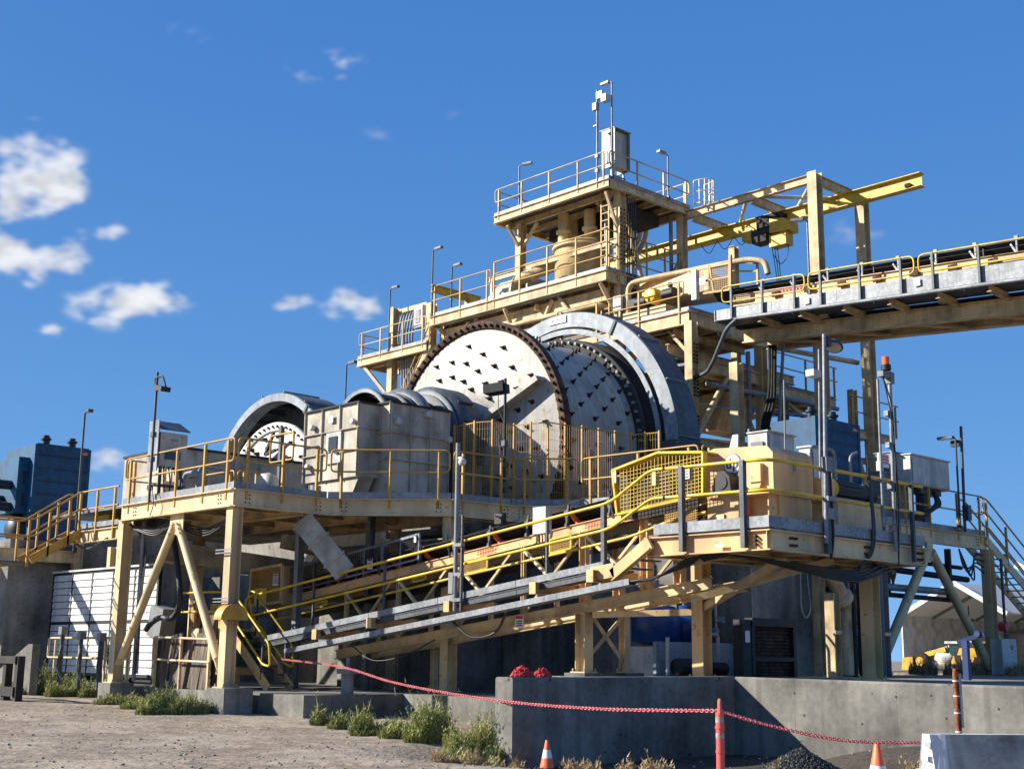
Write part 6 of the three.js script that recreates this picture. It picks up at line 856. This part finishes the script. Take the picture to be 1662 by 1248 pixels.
{
  // two tall masts on the deck edge with flood lamps
  const b = onX(241, 815, 17.86); const f = thing('flood_mast', 'slim mast with a framed flood lamp beside the beige cabinet', 'light pole', b), t = V(b.x, 9.4, b.z); part('mast', tube(b, t, .04, 8), M.steel, f); part('bracket', loop([t.clone().add(V(0, -.15, -.12)), t.clone().add(V(0, -.15, .3)), t.clone().add(V(0, -.5, .52)), t.clone().add(V(0, -.55, -.05))], .03, .06), M.black, f); part('lamp_head', new THREE.BoxGeometry(.3, .14, .45).rotateX(.25).translate(t.x, t.y - .52, t.z + .32), M.black, f); part('clamps', [6.1, 6.9, 7.6].map(y => cbox(V(b.x, y, b.z), .12, .14, .14)), M.steel, f); part('cable', spline([V(b.x, 6.2, b.z + .05), V(b.x - .05, 5.6, b.z + .35), V(b.x, 5.3, b.z + .1)], .015), M.hose, f);
  const b2 = onX(818, 800, 25.2), f2 = thing('flood_mast', 'slim dark mast with a boxy flood lamp in front of the mill head', 'light pole', b2), t2 = V(b2.x, 9.38, b2.z); part('mast', tube(b2, t2, .04, 8), M.black, f2); part('lamp_head', new THREE.BoxGeometry(.5, .26, .62).rotateX(-.08).rotateY(.4).translate(t2.x, 9.12, t2.z - .38), M.black, f2); part('clamps', [6.3, 6.9, 7.5].map(y => cbox(V(b2.x, y, b2.z), .14, .16, .14)), M.steel, f2); part('cable', spline([t2.clone().add(V(0, -.4, -.3)), t2.clone().add(V(0, -.9, -.25)), t2.clone().add(V(0, -1.3, -.02))], .012), M.hose, f2);
  const b3 = onX(738, 992, 20.9), f3 = thing('camera_mast', 'grey mast with a dome camera clamped to the conveyor walkway', 'camera pole', b3), t3 = V(b3.x, 6.68, b3.z); part('mast', [tube(b3, t3, .055, 10)], M.grey, f3); part('side_bar', bar(b3.clone().add(V(0, 0, .22)), V(b3.x, 4.9, b3.z + .22), .05, .06), M.steel, f3); part('camera', [new THREE.SphereGeometry(.1, 14, 10).translate(b3.x, 6.2, b3.z + .17), tube(V(b3.x, 6.3, b3.z), V(b3.x, 6.3, b3.z + .17), .04)], M.cabinet, f3); part('clamps', [2.9, 3.5, 4.2].map(y => cbox(V(b3.x, y, b3.z + .1), .12, .08, .3)), M.grey, f3); part('box', cbox(V(b3.x, 3.3, b3.z - .1), .14, .5, .16), M.grey, f3);
}
for (const [l, p, h, o] of [
  ['galvanised lamp pole on the left rail of the tower roof', V(36.1, 19.85, -37.9), 1.9, { dir: V(.3, 0, .95) }],
  ['tall galvanised lamp pole beside the sun-shield cabinet on the tower roof', V(36.2, 19.85, -32.75), 4.05, { dir: nz, arm: .15 }],
  ['galvanised lamp pole on the right rail of the tower roof', V(39.6, 19.85, -32.75), 1.9, { dir: nx }],
  ['lamp pole above the left end of the tower walkway', V(36, 16.2, -43.3), 3.0, { dir: dz, mat: M.steel }],
  ['short lamp pole by the yellow monorail stub', V(36.1, 16.2, -42.1), 2.0, { dir: dz, mat: M.steel }],
  ['lamp pole on the small service platform', V(36, 15.1, -46.3), 2.9, { dir: dz, mat: M.steel }],
  ['dark lamp pole rising behind the trommel drum', V(30.5, 6, -41.9), 6.9, { dir: dz, mat: M.steel }],
  ['lamp pole with grey head over the feed conveyor', V(36.3, 13.2, -24.0), 2.9, { dir: V(-.4, 0, -.9), arm: .15 }],
  ['thin lamp pole next to the left teal motor', V(18.0, 4.5, -38.3), 4.3, { dir: dz, mat: M.steel, head: .2 }],
  ['distant lamp pole behind the left stair', V(23, 2, -52), 5.1, { dir: dz, mat: M.steel }],
  ['distant lamp pole at the far left edge', V(22, 2, -56.5), 8.6, { dir: dz, mat: M.steel }],
  ['lamp pole with a flat head at the right stair', V(40.3, DY, -21.2), 3.05, { dir: nz, mat: M.steel, arm: .1, head: .55 }],
]) lampPole(l, p, h, o);
{ const m = thing('antenna_mast', 'dark slim mast with a small camera at the right stair', 'mast', V(40.6, DY, -21.2)); part('mast', tube(V(40.6, DY, -21.2), V(40.72, 9.3, -21.2), .05, 8), M.steel, m); part('camera', [cbox(V(40.5, 8.7, -21.3), .16, .2, .3)], M.black, m); part('box', cbox(V(40.7, 6.4, -21.15), .24, .5, .2), M.steel, m);
  const c = thing('camera_mast', 'galvanised mast with cameras and floods at the tower roof corner', 'camera pole', V(36, 19.6, -33.4)); const x = 36, z = -33.35; part('mast', tube(V(x, 19.6, z), V(x, 23.7, z), .045, 8), M.galv, c); part('camera', [cbox(V(x, 23.4, z + .2), .25, .3, .3), cbox(V(x, 23.2, z + .45), .28, .3, .25)], M.cabinet, c); part('flood', cbox(V(x, 23.0, z - .08), .2, .3, .2), M.galv, c); part('step', [cbox(V(x, 22.2, z - .08), .1, .06, .2), cbox(V(x, 20.9, z), .14, .14, .14), cbox(V(x, 20.3, z), .14, .14, .14)], M.galv, c); part('cable', spline([V(x, 23.2, z + .05), V(x, 22.5, z - .08), V(x, 21, z - .06), V(x, 20, z - .05)], .012), M.hose, c);
  const s = thing('control_cabinet', 'galvanised sun-shielded cabinet on the tower roof corner', 'cabinet', V(37, 19.85, -33.1)); part('case', box(36.5, 37.3, 20.55, 22.05, -33.3, -32.95), M.cabBeige, s); part('shield', [box(36.42, 36.48, 20.5, 22.1, -33.5, -32.8), box(37.32, 37.38, 20.5, 22.1, -33.5, -32.85), sheet([V(36.4, 22.15, -33.6), V(37.4, 22.15, -33.6), V(37.4, 22.12, -32.8), V(36.4, 22.12, -32.8)], .03)], M.galv, s); part('stand', [bar(V(36.55, 19.85, -33.1), V(36.55, 20.55, -33.1), .07, .07), bar(V(37.25, 19.85, -33.1), V(37.25, 20.55, -33.1), .07, .07), bar(V(36.5, 20.2, -33.05), V(37.3, 20.2, -33.05), .05, .05)], M.galv, s);
  const y = thing('beacon_mast', 'galvanised mast with an orange warning beacon on the head platform', 'beacon', V(25.5, 3.9, -14.95)), bx = 25.5, bz = -14.93; part('mast', tube(V(bx, 3.9, bz), V(bx + .08, 7.85, bz), .045, 8), M.galv, y); part('beacon', [tube(V(bx - .05, 7.98, bz), V(bx - .05, 8.16, bz), .08, 14)], M.amber, y); part('beacon_base', tube(V(bx - .05, 7.86, bz), V(bx - .05, 7.98, bz), .11, 14), M.black, y); part('horn', [cbox(V(bx - .15, 7.75, bz), .3, .12, .14), cbox(V(bx + .08, 7.7, bz), .14, .25, .16)], M.grey, y); part('clamps', [4.4, 5.3, 6.2, 6.9].map(q => cbox(V(bx, q, bz - .03), .2, .12, .1)), M.galv, y); for (let k = 0; k < 2; k++) part('cable', spline([V(bx - .2, 7.7, bz), V(bx - .1 + k * .1, 7.1, bz + .06), V(bx + .05, 6.2, bz + .06), V(bx + .1 * k, 5, bz + .06), V(bx + .1, 3.6, bz)], .018), M.hose, y); part('side_mast', tube(V(bx - .45, 4.4, bz), V(bx - .42, 7.6, bz), .03), M.galv, y);
  const w = thing('light_pole', 'tall galvanised pole with a round tilted lamp at the peach chute', 'light pole', V(23.5, 3.9, -14.95)), px = onZ(1341, 860, -14.93).x; part('mast', [tube(V(px, 3.9, -14.93), V(px + .2, 8.25, -14.93), .045, 10), tube(V(px - .1, 5.2, -14.95), V(px + .02, 7.9, -14.95), .025)], M.galv, w); part('lamp_head', new THREE.CylinderGeometry(.17, .2, .09, 22).rotateZ(-.5).rotateY(.3).translate(px + .55, 8.07, -14.93), M.steel, w); part('lens', new THREE.CylinderGeometry(.16, .16, .02, 22).translate(0, -.055, 0).rotateZ(-.5).rotateY(.3).translate(px + .55, 8.07, -14.93), M.cabinet, w); part('arm', [bar(V(px + .2, 8.12, -14.93), V(px + .5, 8.12, -14.93), .06, .06), cbox(V(px + .3, 8.1, -14.93), .12, .2, .12)], M.steel, w); part('lamp_box', cbox(V(px - .22, 7.35, -14.95), .26, .14, .2), M.cabinet, w); part('post_head', [cbox(V(px + .12, 5.5, -14.9), .3, .3, .12), cbox(V(px + .16, 4.8, -14.9), .3, .1, .1), cbox(V(px + .2, 4.5, -14.9), .34, .22, .04)], M.grey, w); part('conduit', pipe([V(px + .2, 5.4, -14.92), V(px + .25, 4, -14.92), V(px + .18, 3.6, -14.95)], .03), M.black, w);
  const th = thing('whip_aerial', 'thin aerial rising behind the peach chute', 'aerial', V(23.0, 5.9, -16.4)); part('rod', tube(onX(1275, 730, 23.2), onX(1273, 617, 23.2), .02), M.grey, th);
  lampPole('bent galvanised pole over the far right of the feed conveyor', V(36.2, 12.9, -15.75), 1.7, { dir: dz, arm: .4 });
  lampPole('tilted lamp on a short pole before the tower brace', V(40.7, 8.2, -26.3), 1.1, { dir: nx, arm: .3, mat: M.steel, head: .6 });
}
// ---------- red chain, posts, cones, barrier ----------
const linkGeo = (() => { const g = sweep(fillet([V(-.02, 0, -.036), V(.02, 0, -.036), V(.02, 0, .036), V(-.02, 0, .036)], .02, true, 3), .0075, 5); return clean(g); })();
const dTop = onY(1168, 1135, 1.07), dG = gh(dTop.x, dTop.z), dBase = V(dTop.x, dG, dTop.z), pBase = V(20.9, .2, -11.25);
pBase.copy(onX(1558, 1196, 21.2)); pBase.y = .1; const pTop = onX(1551, 1085, 21.15);
{
  function chain(label, pts) { // links set along a hanging curve
    const c = new THREE.CatmullRomCurve3(pts), L = c.getLength(), n = Math.floor(L / .058), geos = []; for (let i = 0; i <= n; i++) { const u = i / n, p = c.getPointAt(u), t = c.getTangentAt(u), q = new THREE.Quaternion().setFromUnitVectors(V(0, 0, 1), t), r = new THREE.Quaternion().setFromAxisAngle(V(0, 0, 1), i * Math.PI / 2 + .5 + i * .11); geos.push(linkGeo.clone().applyQuaternion(r).applyQuaternion(q).translate(p.x, p.y, p.z)); }
    return solo('chain', label, 'chain', geos, M.chain, pts[0]);
  }
  const a = V(20.68, 1.45, -30.88), b = dBase.clone().setY(.92); const nn = V(b.z - a.z, 0, a.x - b.x).normalize(); const far = (px, py) => { const d = rayTo(px, py); return EYE.clone().addScaledVector(d, a.clone().sub(EYE).dot(nn) / d.dot(nn)); }; // hangs in the vertical plane between its two ends
  chain('red plastic chain sagging from the stair rail to the orange post', [a, far(560, 1084, .12), far(640, 1108, .25), far(800, 1136, .48), far(960, 1150, .7), far(1080, 1153, .87), b]);
  const e = pTop.clone().lerp(pBase, .86); chain('red plastic chain between the orange post and the brown taped post', [b, V().lerpVectors(b, e, .15).add(V(0, -.1, 0)), V().lerpVectors(b, e, .45).add(V(0, -.2, 0)), V().lerpVectors(b, e, .75).add(V(0, -.12, 0)), e]);
  const tg = far(641, 1115, .25); const t = thing('chain_tag', 'white tag hanging from the red chain', 'tag', tg); part('card', new THREE.BoxGeometry(.07, .16, .006).rotateY(.7).rotateZ(.2).translate(tg.x, tg.y - .1, tg.z), M.signWhite, t); part('string', tube(tg.clone().add(V(0, .02, 0)), tg.clone().add(V(0, -.04, 0)), .006), M.red, t);
  const d = thing('delineator_post', 'orange delineator post with two white bands and a looped top', 'post', dBase); const x = dBase.x, z = dBase.z, o = 0, Q = y => V(x, y + o, z); part('tube', [tube(Q(.06), Q(.9), .056, 18), tube(Q(.69), Q(.72), .066, 18), tube(Q(.38), Q(.41), .064, 18)], M.delin, d); part('handle', loop([V(x - .03, .86 + o, z + .03), V(x - .036, 1.06 + o, z + .036), V(x + .036, 1.06 + o, z - .036), V(x + .03, .86 + o, z - .03)], .022, .04), M.delin, d); part('band', tube(Q(.77), Q(.84), .058, 18), M.faded, d); part('band', tube(Q(.57), Q(.63), .058, 18), M.faded, d); part('base', tube(V(x, dG, z), V(x, dG + .07, z), .2, 20, .16), M.rubber, d);
  const p = thing('taped_post', 'leaning rusty brown post wrapped with pale tape and wire', 'post', pBase); part('pole', tube(pBase, pTop, .05, 10), mat(.33, .12, .05, { tex: T_rust, size: .6, rough: .8 }), p); const s = []; for (const t of [.14, .32, .52, .74, .8]) s.push(tube(at3(pTop, pBase, t), at3(pTop, pBase, t + .015), .058, 10)); part('wire_tie', s, M.signWhite, p); part('tape_wrap', bar(at3(pTop, pBase, .06).add(V(.04, 0, .04)), at3(pTop, pBase, .7).add(V(.04, 0, .04)), .05, .06), M.cabinet, p);
}
function cone(label, base, h) { const c = thing('traffic_cone', label, 'cone', base, 'traffic cones'); const L = (p, m, n) => part(n, new THREE.LatheGeometry(p.map(q => new THREE.Vector2(...q)), 24).translate(base.x, base.y, base.z), m, c); const r = y => .03 + (.15 * h / .7) * (1 - y / h); L([[r(.03), .03], [r(h * .4), h * .4]], M.orange, 'lower_body'); L([[r(h * .4), h * .4], [r(h * .68), h * .68]], M.signWhite, 'collar'); L([[r(h * .68), h * .68], [r(h), h], [.01, h]], M.orange, 'upper_body'); part('foot', cbox(base.clone().add(V(0, .018, 0)), .36 * h / .7, .035, .36 * h / .7), M.rubber, c); }
{ let b = onY(888, 1243, -.24); for (let i = 0; i < 6; i++) b = onY(888, 1243, Math.max(-.27, gh(b.x, b.z))); b.y = gh(b.x, b.z); cone('small traffic cone with white collar in the shade of the retaining wall', b, .5); const q = onY(1424, 1207, .71); cone('traffic cone with white collar near the gravel heap', V(q.x, gh(q.x, q.z), q.z), .71);
  // precast barrier with a broken white end
  const A = onY(1506, 1191, .81), B = onY(1662, 1192, .81), d = B.clone().sub(A).setY(0).normalize(), n = V(d.z, 0, -d.x); const t = thing('concrete_barrier', 'grey precast concrete barrier with a chipped white end', 'barrier', V(A.x, 0, A.z).addScaledVector(d, 1.5)); const M4 = new THREE.Matrix4().makeBasis(n, V(0, 1, 0), d.clone()).setPosition(A.x, 0, A.z); const pf = [[-.3, -.05], [-.3, .12], [-.17, .33], [-.1, .81], [.1, .81], [.17, .33], [.3, .12], [.3, -.05]]; const s = new THREE.Shape(pf.map(q => new THREE.Vector2(...q)));
  part('body', new THREE.ExtrudeGeometry(s, { depth: 3.4, bevelEnabled: false }).translate(0, 0, .16).applyMatrix4(M4), mat(.5, .5, .49, { tex: T_conc, size: 3, rough: .9, bump: .004 }), t); const eg = new THREE.ExtrudeGeometry(s, { depth: .16, bevelEnabled: false, steps: 3 }), ep = eg.attributes.position; for (let i = 0; i < ep.count; i++) { const k = perlin.noise(ep.getX(i) * 9, ep.getY(i) * 9, ep.getZ(i) * 9); ep.setXYZ(i, ep.getX(i) * (1.03 + k * .1), ep.getY(i) * (1 + k * .01), ep.getZ(i) - (ep.getZ(i) < .1 ? .05 + k * .12 : 0)); } eg.computeVertexNormals(); part('painted_end', eg.applyMatrix4(M4), M.white, t);
  for (let i = 0; i < 5; i++) { const p = V(rr(-.16, .16), .1 + i * .15, -.02).applyMatrix4(M4); part('chipped_flake', new THREE.BoxGeometry(rr(.1, .2), .05, .06).rotateY(rr(0, 2)).translate(p.x, p.y, p.z), M.white, t); }
}
// heaps of red chain left on the wall
for (const [px, r, l] of [[848, .22, 'larger heap of red chain lying on the retaining wall'], [880, .17, 'smaller heap of red chain lying on the retaining wall']]) { const c = onZ(px, 1097, -17.62); c.y = 1.235; const g = []; for (let i = 0; i < 420; i++) { const a = rnd() * 6.28, q = Math.sqrt(rnd()) * r, y = rnd() * .2 * (1 - (q / r) ** 2) * (r / .26); g.push(linkGeo.clone().applyQuaternion(new THREE.Quaternion().setFromEuler(new THREE.Euler(rr(-1, 1), rr(0, 6), rr(-1, 1)))).translate(c.x + Math.cos(a) * q, c.y + .02 + y, c.z + Math.sin(a) * q * .7)); } solo('chain_heap', l, 'chain', g, M.red, c); }
// black gravel heap
{ const c = onY(1300, 1236, -.16), n = 3000, geo = new THREE.IcosahedronGeometry(1, 0), im = new THREE.InstancedMesh(geo, mat(.02, .021, .022, { rough: .55 }), n), q = new THREE.Quaternion(), mx = new THREE.Matrix4(); for (let i = 0; i < n; i++) { const a = rnd() * 6.28, r = Math.sqrt(rnd()) * .8, h = .42 * Math.max(0, 1 - r / .78) + gh(c.x, c.z), s = rr(.012, .034); q.setFromEuler(new THREE.Euler(rr(0, 3), rr(0, 6), rr(0, 3))); im.setMatrixAt(i, mx.compose(V(c.x + Math.cos(a) * r, h + rr(-.01, .015), c.z + Math.sin(a) * r), q, V(s, s * .7, s * 1.2))); } im.name = 'gravel_heap'; im.castShadow = true; scene.add(im); tag(im, 'small heap of black gravel on the dirt before the wall', 'gravel', null, 'stuff'); solo('heap_core', 'mound of dark dirt inside the gravel heap', 'mound', new THREE.ConeGeometry(.74, .4, 24).translate(c.x, .19 + gh(c.x, c.z), c.z), M.rubber, V(c.x, 0, c.z)); }
// ---------- weeds ----------
const leafMat = (r, g, b) => { const m = new THREE.MeshPhysicalMaterial({ roughness: .85, side: THREE.DoubleSide, transmission: .18, thickness: 0 }); m.color.setRGB(r, g, b); return m; };
const LM = [leafMat(.32, .34, .1), leafMat(.44, .43, .15), leafMat(.21, .25, .07), leafMat(.55, .42, .22), leafMat(.42, .3, .14)];
function blades(cx, cz, w, d, h, n, o = {}) { // curved tapering blades on upright stems
  const pos = []; const tri = (a, b, c) => pos.push(a.x, a.y, a.z, b.x, b.y, b.z, c.x, c.y, c.z);
  for (let i = 0; i < n; i++) { const a = rnd() * 6.28, q = Math.sqrt(rnd()), x = cx + Math.cos(a) * q * w, z = cz + Math.sin(a) * q * d, H = h * Math.pow(rnd(), .7) * (1.05 - .62 * q * q) * (.7 + .9 * Math.max(-.5, perlin.noise(x * 2.9, 5.5, z * 2.9))) * (rnd() < .1 ? 1.35 : 1), y0 = gh(x, z) - .02, l = rr(.08, .38) * H, la = rnd() * 6.28, b = o.wid ?? rr(.008, .018), sx = Math.cos(la + 1.57) * b, sz = Math.sin(la + 1.57) * b; const P = t => V(x + Math.cos(la) * l * t * t, y0 + H * t, z + Math.sin(la) * l * t * t); const s = (p, k) => [V(p.x - sx * k, p.y, p.z - sz * k), V(p.x + sx * k, p.y, p.z + sz * k)]; const [a0, b0] = s(P(0), 1), [a1, b1] = s(P(.5), .8), tp = P(1); tri(a0, b0, b1); tri(a0, b1, a1); tri(a1, b1, tp);
    if (o.leaves) for (let k = 0; k < o.leaves; k++) { const t = rr(.2, 1), p = P(t), e = rnd() * 6.28, L = rr(.03, .09), u = V(Math.cos(e) * L, L * rr(.5, 1.4), Math.sin(e) * L), v = V(-u.z, 0, u.x).setLength(.014); tri(p.clone().sub(v), p.clone().add(v), p.clone().add(u)); } }
  const g = new THREE.BufferGeometry(); g.setAttribute('position', new THREE.Float32BufferAttribute(pos, 3)); g.computeVertexNormals(); return g;
}
function weed(label, px, py, wpx, h, n, o = {}) { const c = onY(px, py, o.y ?? .1), D = Math.hypot(c.x, c.z), w = wpx / 2 * D / FOC; const t = thing('weed_clump', label, 'weeds', V(c.x, gh(c.x, c.z), c.z), o.group || 'weed clumps along the concrete'); const A = o.pal || [0, 1, 2]; A.forEach((k, i) => part('foliage', blades(c.x, c.z, w, w * (o.deep ?? .5), h * (i === 1 ? 1.05 : .95), Math.round(n / A.length), o), LM[k], t)); if (o.dry) part('dry_stalks', blades(c.x, c.z, w * .9, w * .5, h * 1.15, o.dry, { leaves: 4 }), LM[3], t); }
for (const [l, px, py, w, h, n, o] of [
  ['broad green weed clump before the white louvred wall', 62, 1136, 95, .95, 900, {}], ['green weeds between the broad clump and the left pedestal', 112, 1139, 60, .95, 600, {}], ['small weeds touching the left concrete pedestal', 145, 1141, 30, .6, 200, {}],
  ['low weeds between the two concrete pedestals', 190, 1149, 60, .5, 330, {}], ['ragged weeds along the kerb under the pipe barrier', 232, 1153, 60, .6, 420, {}], ['dense green weed clump against the kerb by the corner pedestal', 278, 1160, 90, .82, 1000, { dry: 20 }], ['thin seedling weeds at the corner pedestal', 325, 1160, 24, .5, 110, {}],
  ['sparse green weeds at the corner of the kerb', 522, 1172, 36, .5, 170, {}], ['small ragged weeds along the kerb face', 558, 1177, 46, .6, 260, {}], ['green weed clump below the red chain by the kerb', 612, 1185, 80, .8, 750, { dry: 15 }], ['bright weeds between two taller weed clumps', 655, 1190, 70, .72, 560, {}],
  ['tall green weed clump beside the wall end', 700, 1196, 80, .95, 850, { dry: 20 }], ['tall pale green weed clump against the retaining wall end', 768, 1214, 95, 1.12, 1200, { pal: [1, 0, 1], dry: 50, y: 0 }], ['leafy weeds hugging the corner of the retaining wall', 803, 1224, 44, .85, 380, { pal: [1, 0, 2], y: -.1 }], ['yellow dry weeds at the foot of the wall end', 780, 1230, 90, .65, 420, { leaves: 4, pal: [3, 1, 4], y: -.05 }]])
  weed(l, px, py, w * 1.3, h * .86, Math.round(n * 1.2), { leaves: 8, ...o });
for (const [px, py, w, h, l, y] of [[728, 1226, 70, .35, 'short dry grass before the tall green weeds', .05], [838, 1243, 56, .28, 'straw grass between the wall end and the small cone', -.15], [925, 1252, 40, .45, 'dry straw grass beside the small cone', -.2], [950, 1252, 60, .55, 'dry straw grass below the dark wall', -.2], [1010, 1252, 50, .5, 'dry straw grass tuft in wall shade', -.2], [1066, 1254, 70, .62, 'dry straw grass left of the orange post', -.2], [1122, 1254, 40, .45, 'dry straw grass right at the orange post', -.2], [1478, 1244, 36, .5, 'dry straw grass beside the broken barrier end', 0], [1395, 1238, 40, .22, 'thin straw grass near the traffic cone', 0], [1262, 1232, 40, .2, 'straw grass beside the black gravel heap', -.1]]) weed(l, px, py, w, h, 170, { pal: [3, 4], leaves: 5, group: 'dry grass tufts', y });
// ---------- background yard: tent shed, backhoe, bags, silo ----------
{
  const s = thing('storage_shed', 'open grey fabric storage shed with white roof edges behind the right deck', 'shed', V(90, 1.17, -42)), X = 80, rz = -42.7, ry = 6.5, lz = -46.6, rz2 = -39.2, ey = 4.55, X2 = 118; const fab = (() => { const f = new THREE.MeshPhysicalMaterial({ roughness: .95, transmission: .3, thickness: 0, side: THREE.DoubleSide }); f.color.setRGB(.6, .58, .54); return f; })();
  part('roof_panel', sheet([V(X, ey, lz), V(X, ry, rz), V(X2, ry, rz), V(X2, ey, lz)], .1), fab, s); part('roof_panel', sheet([V(X, ry, rz), V(X, ey, rz2), V(X2, ey, rz2), V(X2, ry, rz)], .1), fab, s);
  part('roof_edge', [bar(V(X - .1, ey, lz), V(X - .1, ry + .1, rz), .3, .32), bar(V(X - .1, ry + .1, rz), V(X - .1, ey, rz2), .3, .32)], M.white, s);
  part('back_wall', box(X2 - 20, X2 - 19.8, 1.1, ey, lz, rz2), M.white, s); part('side_wall', [box(X, X2 - 20, 1.1, ey, lz - .1, lz), ], M.white, s); part('block_wall', box(X2 - 21, X2 - 20.05, 1.1, 2.5, lz, rz2), M.conc, s);
  for (const x of [84, 90, 96]) part('rafter', [bar(V(x, ey, lz), V(x, ry - .1, rz), .25, .25), bar(V(x, ry - .1, rz), V(x, ey, rz2), .25, .25), bar(V(x, 1.1, rz2 - .1), V(x, ey, rz2 - .1), .3, .3)], M.grey, s); for (const z of [-45, -41]) part('lamp', [cbox(V(86, 4.4, z), .5, .15, .5), bar(V(86, 4.4, z), V(86, 5.4, z), .06, .06)], M.steel, s);
  const s2 = thing('storage_shed', 'second pale shed roof with white edge at the right of the yard', 'shed', V(78, 1.17, -26)); part('roof_panel', sheet([V(72, 7.0, -34.6), V(72, 3.6, -29), V(100, 3.6, -29), V(100, 7.0, -34.6)], .1), fab, s2); part('roof_edge', bar(V(71.9, 7.0, -34.6), V(71.9, 3.6, -29), .3, .4), M.white, s2); part('side_wall', box(72, 100, 1.1, 3.5, -29.1, -29), M.white, s2);
  // backhoe loader
  const b = thing('backhoe_loader', 'yellow backhoe loader with dark glass cab parked in the yard', 'backhoe', V(58, 1.17, -31)), Y = mat(.72, .4, .03, { rough: .45, tex: T_paint, size: 2 }), gl = mat(.03, .07, .08, { rough: .1 }), bx = 58, z = q => onX(q, 1080, bx).z, y = (q, p) => onX(q, p, bx).y;
  part('chassis', [box(bx - .5, bx + .6, 1.5, 1.95, z(1500), z(1596)), prismX([[z(1520), 1.6], [z(1520), 2.0], [z(1548), 2.25], [z(1552), 1.6]], bx - .45, bx + .55)], Y, b); const cb = part('cab_glass', prismX([[z(1550), 1.9], [z(1553), y(1550, 1046)], [z(1602), y(1600, 1046)], [z(1607), 1.9]], bx - .55, bx + .65), gl, b); part('cab_post', [1550, 1570, 1606].map(q => box(bx - .6, bx - .56, 1.8, y(1560, 1045), z(q) - .03, z(q) + .03)), M.black, cb); part('cab_roof', box(bx - .65, bx + .7, y(1560, 1045), y(1560, 1041), z(1547), z(1607)), M.white, b);
  for (const [q, r] of [[1510, .42], [1588, .66]]) for (const o of [-.75, .75]) { const w = part('wheel', tube(V(bx + o - .16, 1.17 + r, z(q)), V(bx + o + .16, 1.17 + r, z(q)), r, 24), M.rubber, b); part('rim', tube(V(bx + o - .17, 1.17 + r, z(q)), V(bx + o + .17, 1.17 + r, z(q)), r * .5, 16), Y, w); }
  part('loader_arm', [bar(V(bx - .6, 2.15, z(1548)), V(bx - .6, 1.9, z(1515)), .14, .22), bar(V(bx - .6, 1.9, z(1515)), V(bx - .6, 1.5, z(1500)), .14, .2), bar(V(bx + .7, 2.15, z(1548)), V(bx + .7, 1.5, z(1500)), .14, .2)], Y, b); part('front_bucket', prismX([[z(1482), 1.2], [z(1484), 1.75], [z(1500), 1.8], [z(1502), 1.2]], bx - 1, bx + 1), Y, b); part('fender', prismX([[z(1572), 1.9], [z(1576), 2.2], [z(1600), 2.2], [z(1604), 1.8]], bx - .95, bx - .6), Y, b); part('digger_boom', [bar(V(bx, 1.9, z(1606)), V(bx - .1, 3.0, z(1618)), .25, .35), bar(V(bx - .1, 3.0, z(1618)), V(bx - .1, 2.2, z(1630)), .22, .3)], Y, b);
  for (const [px, py, r, l] of [[1500, 1086, .5, 'white bulk bag lying lowest by the loader bucket'], [1510, 1079, .55, 'white bulk bag in the middle of the pile'], [1525, 1080, .5, 'white bulk bag leaning on the pile behind the loader'], [1541, 1066, .6, 'tall white bulk bag standing beside the cab']]) { const p = onX(px, py, 58), g = new THREE.SphereGeometry(r, 14, 10), a = g.attributes.position; for (let i = 0; i < a.count; i++) { const k = 1 + .22 * perlin.noise(a.getX(i) * 4 + px, a.getY(i) * 4, a.getZ(i) * 4); a.setXYZ(i, a.getX(i) * k * 1.2, a.getY(i) * k * .8, a.getZ(i) * k * 1.2); } g.computeVertexNormals(); solo('bulk_bag', l, 'bag', [g.translate(p.x, p.y, p.z), cbox(V(p.x, 1.17 + (p.y - 1.17) / 2, p.z), r, Math.max(.1, p.y - 1.17), r)], M.signWhite, V(p.x, 1.17, p.z)); }
  const bp = onX(1571, 1100, 30); const p2 = thing('blue_post', 'dark blue steel post with a side arm in front of the backhoe', 'post', V(30, 1.17, bp.z)), bm = mat(.01, .03, .12, { rough: .5 }); part('post', bar(V(30, 1.1, bp.z), V(30, 2.1, bp.z), .14, .14), bm, p2); part('arm', [bar(V(30, 2.05, bp.z - .2), V(30.1, 2.25, bp.z + .45), .1, .1), tube(V(30, 2.25, bp.z + .3), V(30.2, 2.25, bp.z + .3), .08)], bm, p2);
  const si = onX(1660, 1040, 95), sl = thing('silo', 'pale grey storage silo at the right edge of the yard', 'silo', V(95, 1.17, si.z)); part('shell', tube(V(95, 1.1, si.z), V(95, 3.6, si.z), 1.1, 28), M.cabinet, sl); part('roof_cone', tube(V(95, 3.6, si.z), V(95, 4.0, si.z), 1.15, 28, .2), M.galv, sl);
  for (const [px, py, w, l] of [[1500, 1098, 60, 'dry yellow grass below the loader bucket'], [1560, 1094, 70, 'dry yellow grass before the backhoe wheels'], [1590, 1096, 50, 'dry yellow grass right of the blue post'], [1652, 1090, 40, 'dry yellow grass at the far right of the yard']]) { const c = onX(px, py, 42), t = thing('dry_grass', l, 'grass', V(c.x, 1.17, c.z), 'dry grass in the raised yard'); const D = Math.hypot(c.x, c.z), ww = w / 2 * D / FOC; const g = [blades(0, 0, ww, ww * .6, .85, 420, { leaves: 3, wid: .02 })]; part('stalks', g[0].translate(c.x, 1.17 - gh(0, 0), c.z), LM[3], t); part('stalks', blades(0, 0, ww, ww * .6, .6, 250, { leaves: 3, wid: .02 }).translate(c.x, 1.17, c.z), LM[4], t); }
}
renderer.render(scene, camera);
